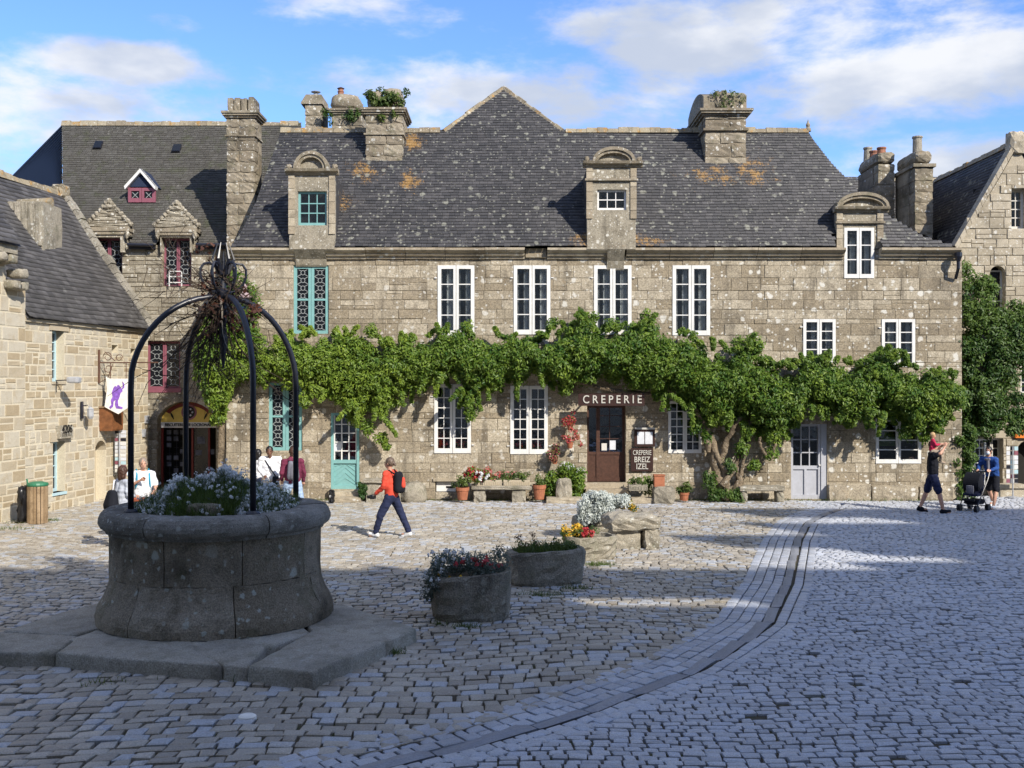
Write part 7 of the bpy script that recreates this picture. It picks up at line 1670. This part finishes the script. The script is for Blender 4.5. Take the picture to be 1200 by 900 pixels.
    # top
    m = MB(); torso(.020); c(pel + Vector((.055, 0, .08)), pel + Vector((.055, 0, .03)), .125 * bulk, .130 * bulk); c(pel + Vector((-.055, 0, .08)), pel + Vector((-.055, 0, .03)), .125 * bulk, .130 * bulk)
    for s_, (e, w) in zip(sh, A):
        if sleeve > .9: c(s_, e, .070, .057); c(e, e.lerp(w, .92), .057, .045)
        else: c(s_, s_.lerp(e, sleeve * 1.5), .070, .066)
    if hood: c(nk + Vector((.06, .06, -.02)), nk + Vector((-.06, .06, -.02)), .06, .06); c(nk + Vector((.04, .0, .03)), nk + Vector((-.04, .0, .03)), .06, .06)
    remesh(m, .018, 'jacket' if sleeve > .9 else 'shirt', CL[top], t, 2)
    for i, ((kn, an, fa), h) in enumerate(zip(lg, hips)):
        A_ = h + an; m = MB(); pit = max(-.05, min(.05, fa * .12)); c(A_ + Vector((0, .045, -.045)), A_ + Vector((0, -.155, -.052 + pit)), .045, .037); c(A_ + Vector((0, .02, -.01)), A_ + Vector((0, -.06, -.035)), .048, .045); remesh(m, .014, 'shoe', CL[shoe], t, 1)
    m = MB(); rr = hs_
    if hairstyle == 'short': m.ball(S(hd + Vector((0, .022, .032))), .102 * k * rr, 12, sq=(.88, 1.0, 1.05)); m.ball(S(hd + Vector((0, .05, -.03))), .072 * k * rr, 10, sq=(1, .8, 1))
    elif hairstyle == 'bob':
        m.ball(S(hd + Vector((0, .028, .03))), .112 * k, 12, sq=(.95, 1, 1.05)); c(hd + Vector((.05, .04, 0)), hd + Vector((.065, .045, -.12)), .065, .05); c(hd + Vector((-.05, .04, 0)), hd + Vector((-.065, .045, -.12)), .065, .05); c(hd + Vector((0, .07, 0)), hd + Vector((0, .075, -.12)), .07, .06)
    elif hairstyle == 'pony': m.ball(S(hd + Vector((0, .025, .03))), .106 * k, 12, sq=(.92, 1, 1.05)); c(hd + Vector((0, .10, .03)), hd + Vector((0, .15, -.03)), .035, .028)
    h_ = remesh(m, .012, 'hair', HR_[hair], t, 1)
    if mask: m = MB(); m.ball(S(hd + Vector((0, -.062, -.045))), .062 * k, 10, sq=(.95, .75, .95)); m.build('face_mask', CL['mask'], t, local=True, smooth=True)
    t['_h'] = hz * k; del t['_h']
    J.update(hz=hz * k, hd=S(hd), nk=S(nk), sh=[S(x) for x in sh], A=[[S(x) for x in y] for y in A], k=k)
    return t, J
def worn(t, name, label, cat, parts, group=None):
    """something worn or held: its own thing, placed with the wearer's position and turn"""
    e_ = empty(name, t.location, label, cat, group, t.rotation_euler.z)
    for (nm, mb, mt, vox) in parts:
        if vox: remesh(mb, vox, nm, mt, e_, 2)
        else: mb.build(nm, mt, e_, local=True, smooth=True)
    return e_
def pack(J, size=1.0, main='black', accent=None, both=True):
    z = J['hz'] + .32; y0 = .13; out = []
    m = MB(); m.capsule((.07 * size, y0 + .05, z - .16), (.06 * size, y0 + .03, z + .15), .085 * size, .07 * size); m.capsule((-.07 * size, y0 + .05, z - .16), (-.06 * size, y0 + .03, z + .15), .085 * size, .07 * size); m.capsule((0, y0 + .09, z - .15), (0, y0 + .05, z + .12), .10 * size, .08 * size)
    out.append(('pack_body', m, CL[main], .016))
    if accent: m = MB(); m.capsule((.02, y0 + .155, z - .08), (-.02, y0 + .13, z + .06), .055, .045); out.append(('front_pocket', m, CL[accent], .012))
    m = MB()
    for sx_ in (1, -1): m.tube([(sx_ * .08, .10, z + .17), (sx_ * .11, .0, z + .245), (sx_ * .11, -.10, z + .16), (sx_ * .12, -.125, z + .0), (sx_ * .14, -.04, z - .14), (sx_ * .10, .10, z - .18)], .018, 5)
    out.append(('straps', m, CL['black'], 0)); return out
def P0(px_, Y): return (at(px_, 0, Y).x, Y, 0)
# walker in the red jacket
t, J = person(P0(459, 22.7), R(-112), 1.70, 'person in a red jacket and navy trousers striding left across the sunny cobbles', legs=((23, 6), (-19, 6)), arms=(((.24, -.05, .22), (.20, -.26, .07)), ((-.25, .06, .22), (-.23, -.06, -.01))), top='red', bottom='navy', shoe='shoe_white', hair='greybrown', hairstyle='pony', lean=.05)
worn(t, 'backpack', 'black and red backpack on the back of the walker in red', 'backpack', pack(J, 1.0, 'black', 'red'))
w = J['A'][0][1]; m = MB(); m.rock(w.x - .07, w.x + .07, w.y - .12, w.y - .02, w.z - .12, w.z - .02, .02, 0, 3); m2 = MB(); m2.tube([(w.x, w.y - .11, w.z - .07), (w.x, w.y - .20, w.z - .08)], .035, 10)
worn(t, 'camera', 'black camera held low in the left hand of the walker in red', 'camera', [('camera_body', m, M['blackplastic'], 0), ('lens', m2, M['blackplastic'], 0)])
# man with a child on his shoulders
t, J = person(P0(1093, 27.0), R(80), 1.80, 'person in a black T-shirt and navy shorts walking right, carrying a small child high', legs=((-14, 8), (15, 2)), arms=(((.27, -.12, .55), (.17, -.25, .72)), ((-.27, -.12, .55), (-.17, -.25, .72))), top='black', sleeve=.35, bottom='navy', leglen=.62, shoe='black', hair='brown', lean=.0)
m = MB(); m.capsule((.08, -.0, J['hz'] - .0), (-.08, 0, J['hz']), .128, .128); m = MB(); m.lathe((0, 0, J['hz'] + .02), [(.165, 0), (.17, .02), (.17, .05), (.165, .07)], 16); m.v = [(x, y * .8, z) for x, y, z in m.v]; m.build('belt', CL['beige'], t, local=True)
cz = J['nk'].z + .06
tk, Jk = person((P0(1093, 27.0)[0] - .02, 27.0, cz), R(75), .98, 'small fair-haired child in a pink-red top riding on the shoulders of the person in black', legs=((88, 95), (88, 95)), arms=(((.22, -.14, .30), (.10, -.34, .34)), ((-.22, -.14, .30), (-.10, -.34, .34))), top='pink', bottom='beige', shoe='beige', hair='blond', kid=True, sit=True, bulk=.95)
tk.location.z = cz - .03
# pushchair and the person behind it
t, J = person(P0(1163, 28.0), R(-48), 1.66, 'person in a blue jacket and pale face mask leaning over the handle of a pushchair', legs=((30, 10), (-30, 4)), arms=(((.25, -.16, .28), (.17, -.40, .22)), ((-.25, -.16, .28), (-.17, -.40, .22))), lean=.22, top='blue', bottom='black', leglen=.62, shoe='shoe_white', hair='black', hairstyle='short', mask=True)
m = MB()
for a in range(10): an = a * .63; m.tube([(.09 * math.cos(an), -.20 + .09 * math.sin(an), J['nk'].z - .06), (.09 * math.cos(an + .63), -.20 + .09 * math.sin(an + .63), J['nk'].z - .06)], .035, 6)
m.tube([(.02, -.30, J['nk'].z - .08), (.03, -.30, J['nk'].z - .42)], .04, 6); m.build('scarf', CL['greypack'], t, local=True)
st = empty('pushchair', P0(1141, 27.4), 'dark folding pushchair with a grey panel being pushed over the setts', 'pushchair', None, R(-48))
m = MB()
for sx_ in (1, -1):
    m.tube([(sx_ * .22, .42, .98), (sx_ * .23, .30, .80), (sx_ * .22, -.30, .12)], .016, 6); m.tube([(sx_ * .21, .28, .10), (sx_ * .21, -.05, .52), (sx_ * .2, -.12, .62)], .014, 6)
m.tube([(-.22, .42, .98), (.22, .42, .98)], .02, 6); m.tube([(-.21, .28, .12), (.21, .28, .12)], .012, 6); m.tube([(-.21, -.28, .14), (.21, -.28, .14)], .012, 6); m.build('frame', M['iron'], st, local=True)
for (wx, wy) in ((.23, .30), (-.23, .30), (.22, -.32), (-.22, -.32)):
    m = MB()
    for dx in (-.028, .028): m.tube([(wx + dx - .016, wy, .085), (wx + dx + .016, wy, .085)], .085, 14)
    m.build('wheel', M['blackplastic'], st, local=True)
m = MB(); m.rock(-.19, .19, -.22, .10, .38, .46, .03, .005, 4); m.build('seat', CL['navy'], st, local=True)
m = MB(); m.hexa([(-.19, .05, .42), (.19, .05, .42), (.19, .09, .42), (-.19, .09, .42), (-.18, .22, .92), (.18, .22, .92), (.18, .26, .92), (-.18, .26, .92)]); m.build('backrest', CL['navy'], st, local=True)
m = MB(); n = 10
for i in range(n):
    a0, a1 = R(20 + 95 * i / n), R(20 + 95 * (i + 1) / n); f = lambda a, x: (x, .16 - .34 * math.sin(a) + .0, .66 + .34 * math.cos(a)); m.quad(f(a0, -.2), f(a0, .2), f(a1, .2), f(a1, -.2)); m.quad(f(a0, -.2), f(a1, -.2), (-.2, .16, .66), (-.2, .16, .66)); m.quad(f(a0, .2), f(a1, .2), (.2, .16, .66), (.2, .16, .66))
m.build('canopy', CL['black'], st, local=True)
m = MB(); m.rock(-.18, .18, -.20, .26, .16, .30, .04, .01, 4); m.build('basket', CL['black'], st, local=True)
m = MB(); m.rock(-.10, .10, -.235, -.20, .44, .66, .03, 0, 3); m.build('grey_panel', CL['greypack'], st, local=True); m = MB(); m.tube([(-.16, -.30, .30), (.16, -.30, .30)], .03, 8); m.build('footrest', M['blackplastic'], st, local=True)
# group right of the well
t, J = person(P0(317, 25.9), R(8), 1.74, 'person in a loose white shirt with a dark diagonal shoulder strap behind the well', 'dark', legs=((6, 4), (-6, 2)), arms=(((.27, -.0, .24), (.22, -.16, .05)), ((-.26, -.02, .24), (-.12, -.24, .12))), head=(-.05, -.07), lean=.07, top='white', bottom='beige', hair='black', hairstyle='none' if False else 'short', bulk=1.12)
z = J['hz']; m = MB(); m.tube([(-.13, .06, z + .52), (-.13, -.13, z + .50), (-.02, -.19, z + .34), (.12, -.19, z + .12), (.16, -.12, z + .05)], .016, 5); m2 = MB(); m2.rock(.06, .22, -.25, -.15, z - .12, z + .10, .03, .0, 4)
worn(t, 'shoulder_bag', 'small dark bag on a strap across the white shirt', 'bag', [('strap', m, CL['black'], 0), ('bag_body', m2, CL['black'], 0)])
t, J = person(P0(301.5, 27.2), R(150), 1.55, 'shorter black-haired person in a white top, left of the person with the shoulder strap', legs=((3, 2), (-3, 2)), top='white', bottom='navy', hair='black', hairstyle='bob')
t, J = person(P0(343, 25.0), R(195), 1.74, 'person in a maroon hooded jacket and pale jeans seen from behind, beside the iron post', legs=((5, 2), (-4, 3)), arms=(((.26, .02, .25), (.24, -.14, .05)), ((-.26, .02, .25), (-.25, -.10, .02))), top='maroon', bottom='jeans', shoe='shoe_white', hair='brown', hood=True, bulk=1.05)
worn(t, 'backpack', 'flat grey backpack on the maroon hooded jacket', 'backpack', pack(J, .95, 'greypack'))
# two by the pale wall, left of the well
t, J = person(P0(142, 21.0), R(140), 1.60, 'person with a brown bob and pale grey top standing left of the well, turned away', legs=((4, 2), (-4, 2)), arms=(((.24, .0, .25), (.16, -.20, .20)), ((-.24, .0, .25), (-.16, -.2, .2))), top='grey', bottom='white', hair='brown', hairstyle='bob', mask=True)
z = J['hz'] + .12; m = MB(); m.capsule((.06, .21, z - .10), (.04, .19, z + .12), .13, .09); m.capsule((-.04, .21, z - .10), (-.03, .19, z + .12), .13, .09); m2 = MB(); m2.tube([(.05, .15, z + .18), (.12, .08, z + .38), (.14, -.06, z + .36), (.15, -.1, z + .1)], .014, 5)
worn(t, 'shoulder_bag', 'round black bag carried by the brown-haired person in grey', 'bag', [('bag_body', m, CL['black'], .016), ('strap', m2, CL['white'], 0)])
t, J = person(P0(167, 22.0), R(25), 1.70, 'grey-haired person in a white shirt and orange shorts with blue straps, left of the well', legs=((6, 3), (-6, 3)), arms=(((.27, -.02, .25), (.20, -.20, .12)), ((-.26, -.06, .27), (-.06, -.24, .40))), top='white', sleeve=.55, bottom='coral', leglen=.6, shoe='shoe_white', hair='grey', head=(.02, -.01))
z = J['hz']; m = MB()
for sx_ in (1, -1): m.tube([(sx_ * .10, .12, z + .5), (sx_ * .12, .0, z + .585), (sx_ * .12, -.11, z + .50), (sx_ * .13, -.14, z + .30), (sx_ * .15, -.02, z + .12)], .02, 5)
m2 = MB(); m2.capsule((.06, .18, z + .16), (.05, .16, z + .44), .09, .08); m2.capsule((-.06, .18, z + .16), (-.05, .16, z + .44), .09, .08)
worn(t, 'backpack', 'backpack with bright blue straps on the grey-haired person in white', 'backpack', [('straps', m, CL['teal'], 0), ('pack_body', m2, CL['teal'], .018)])
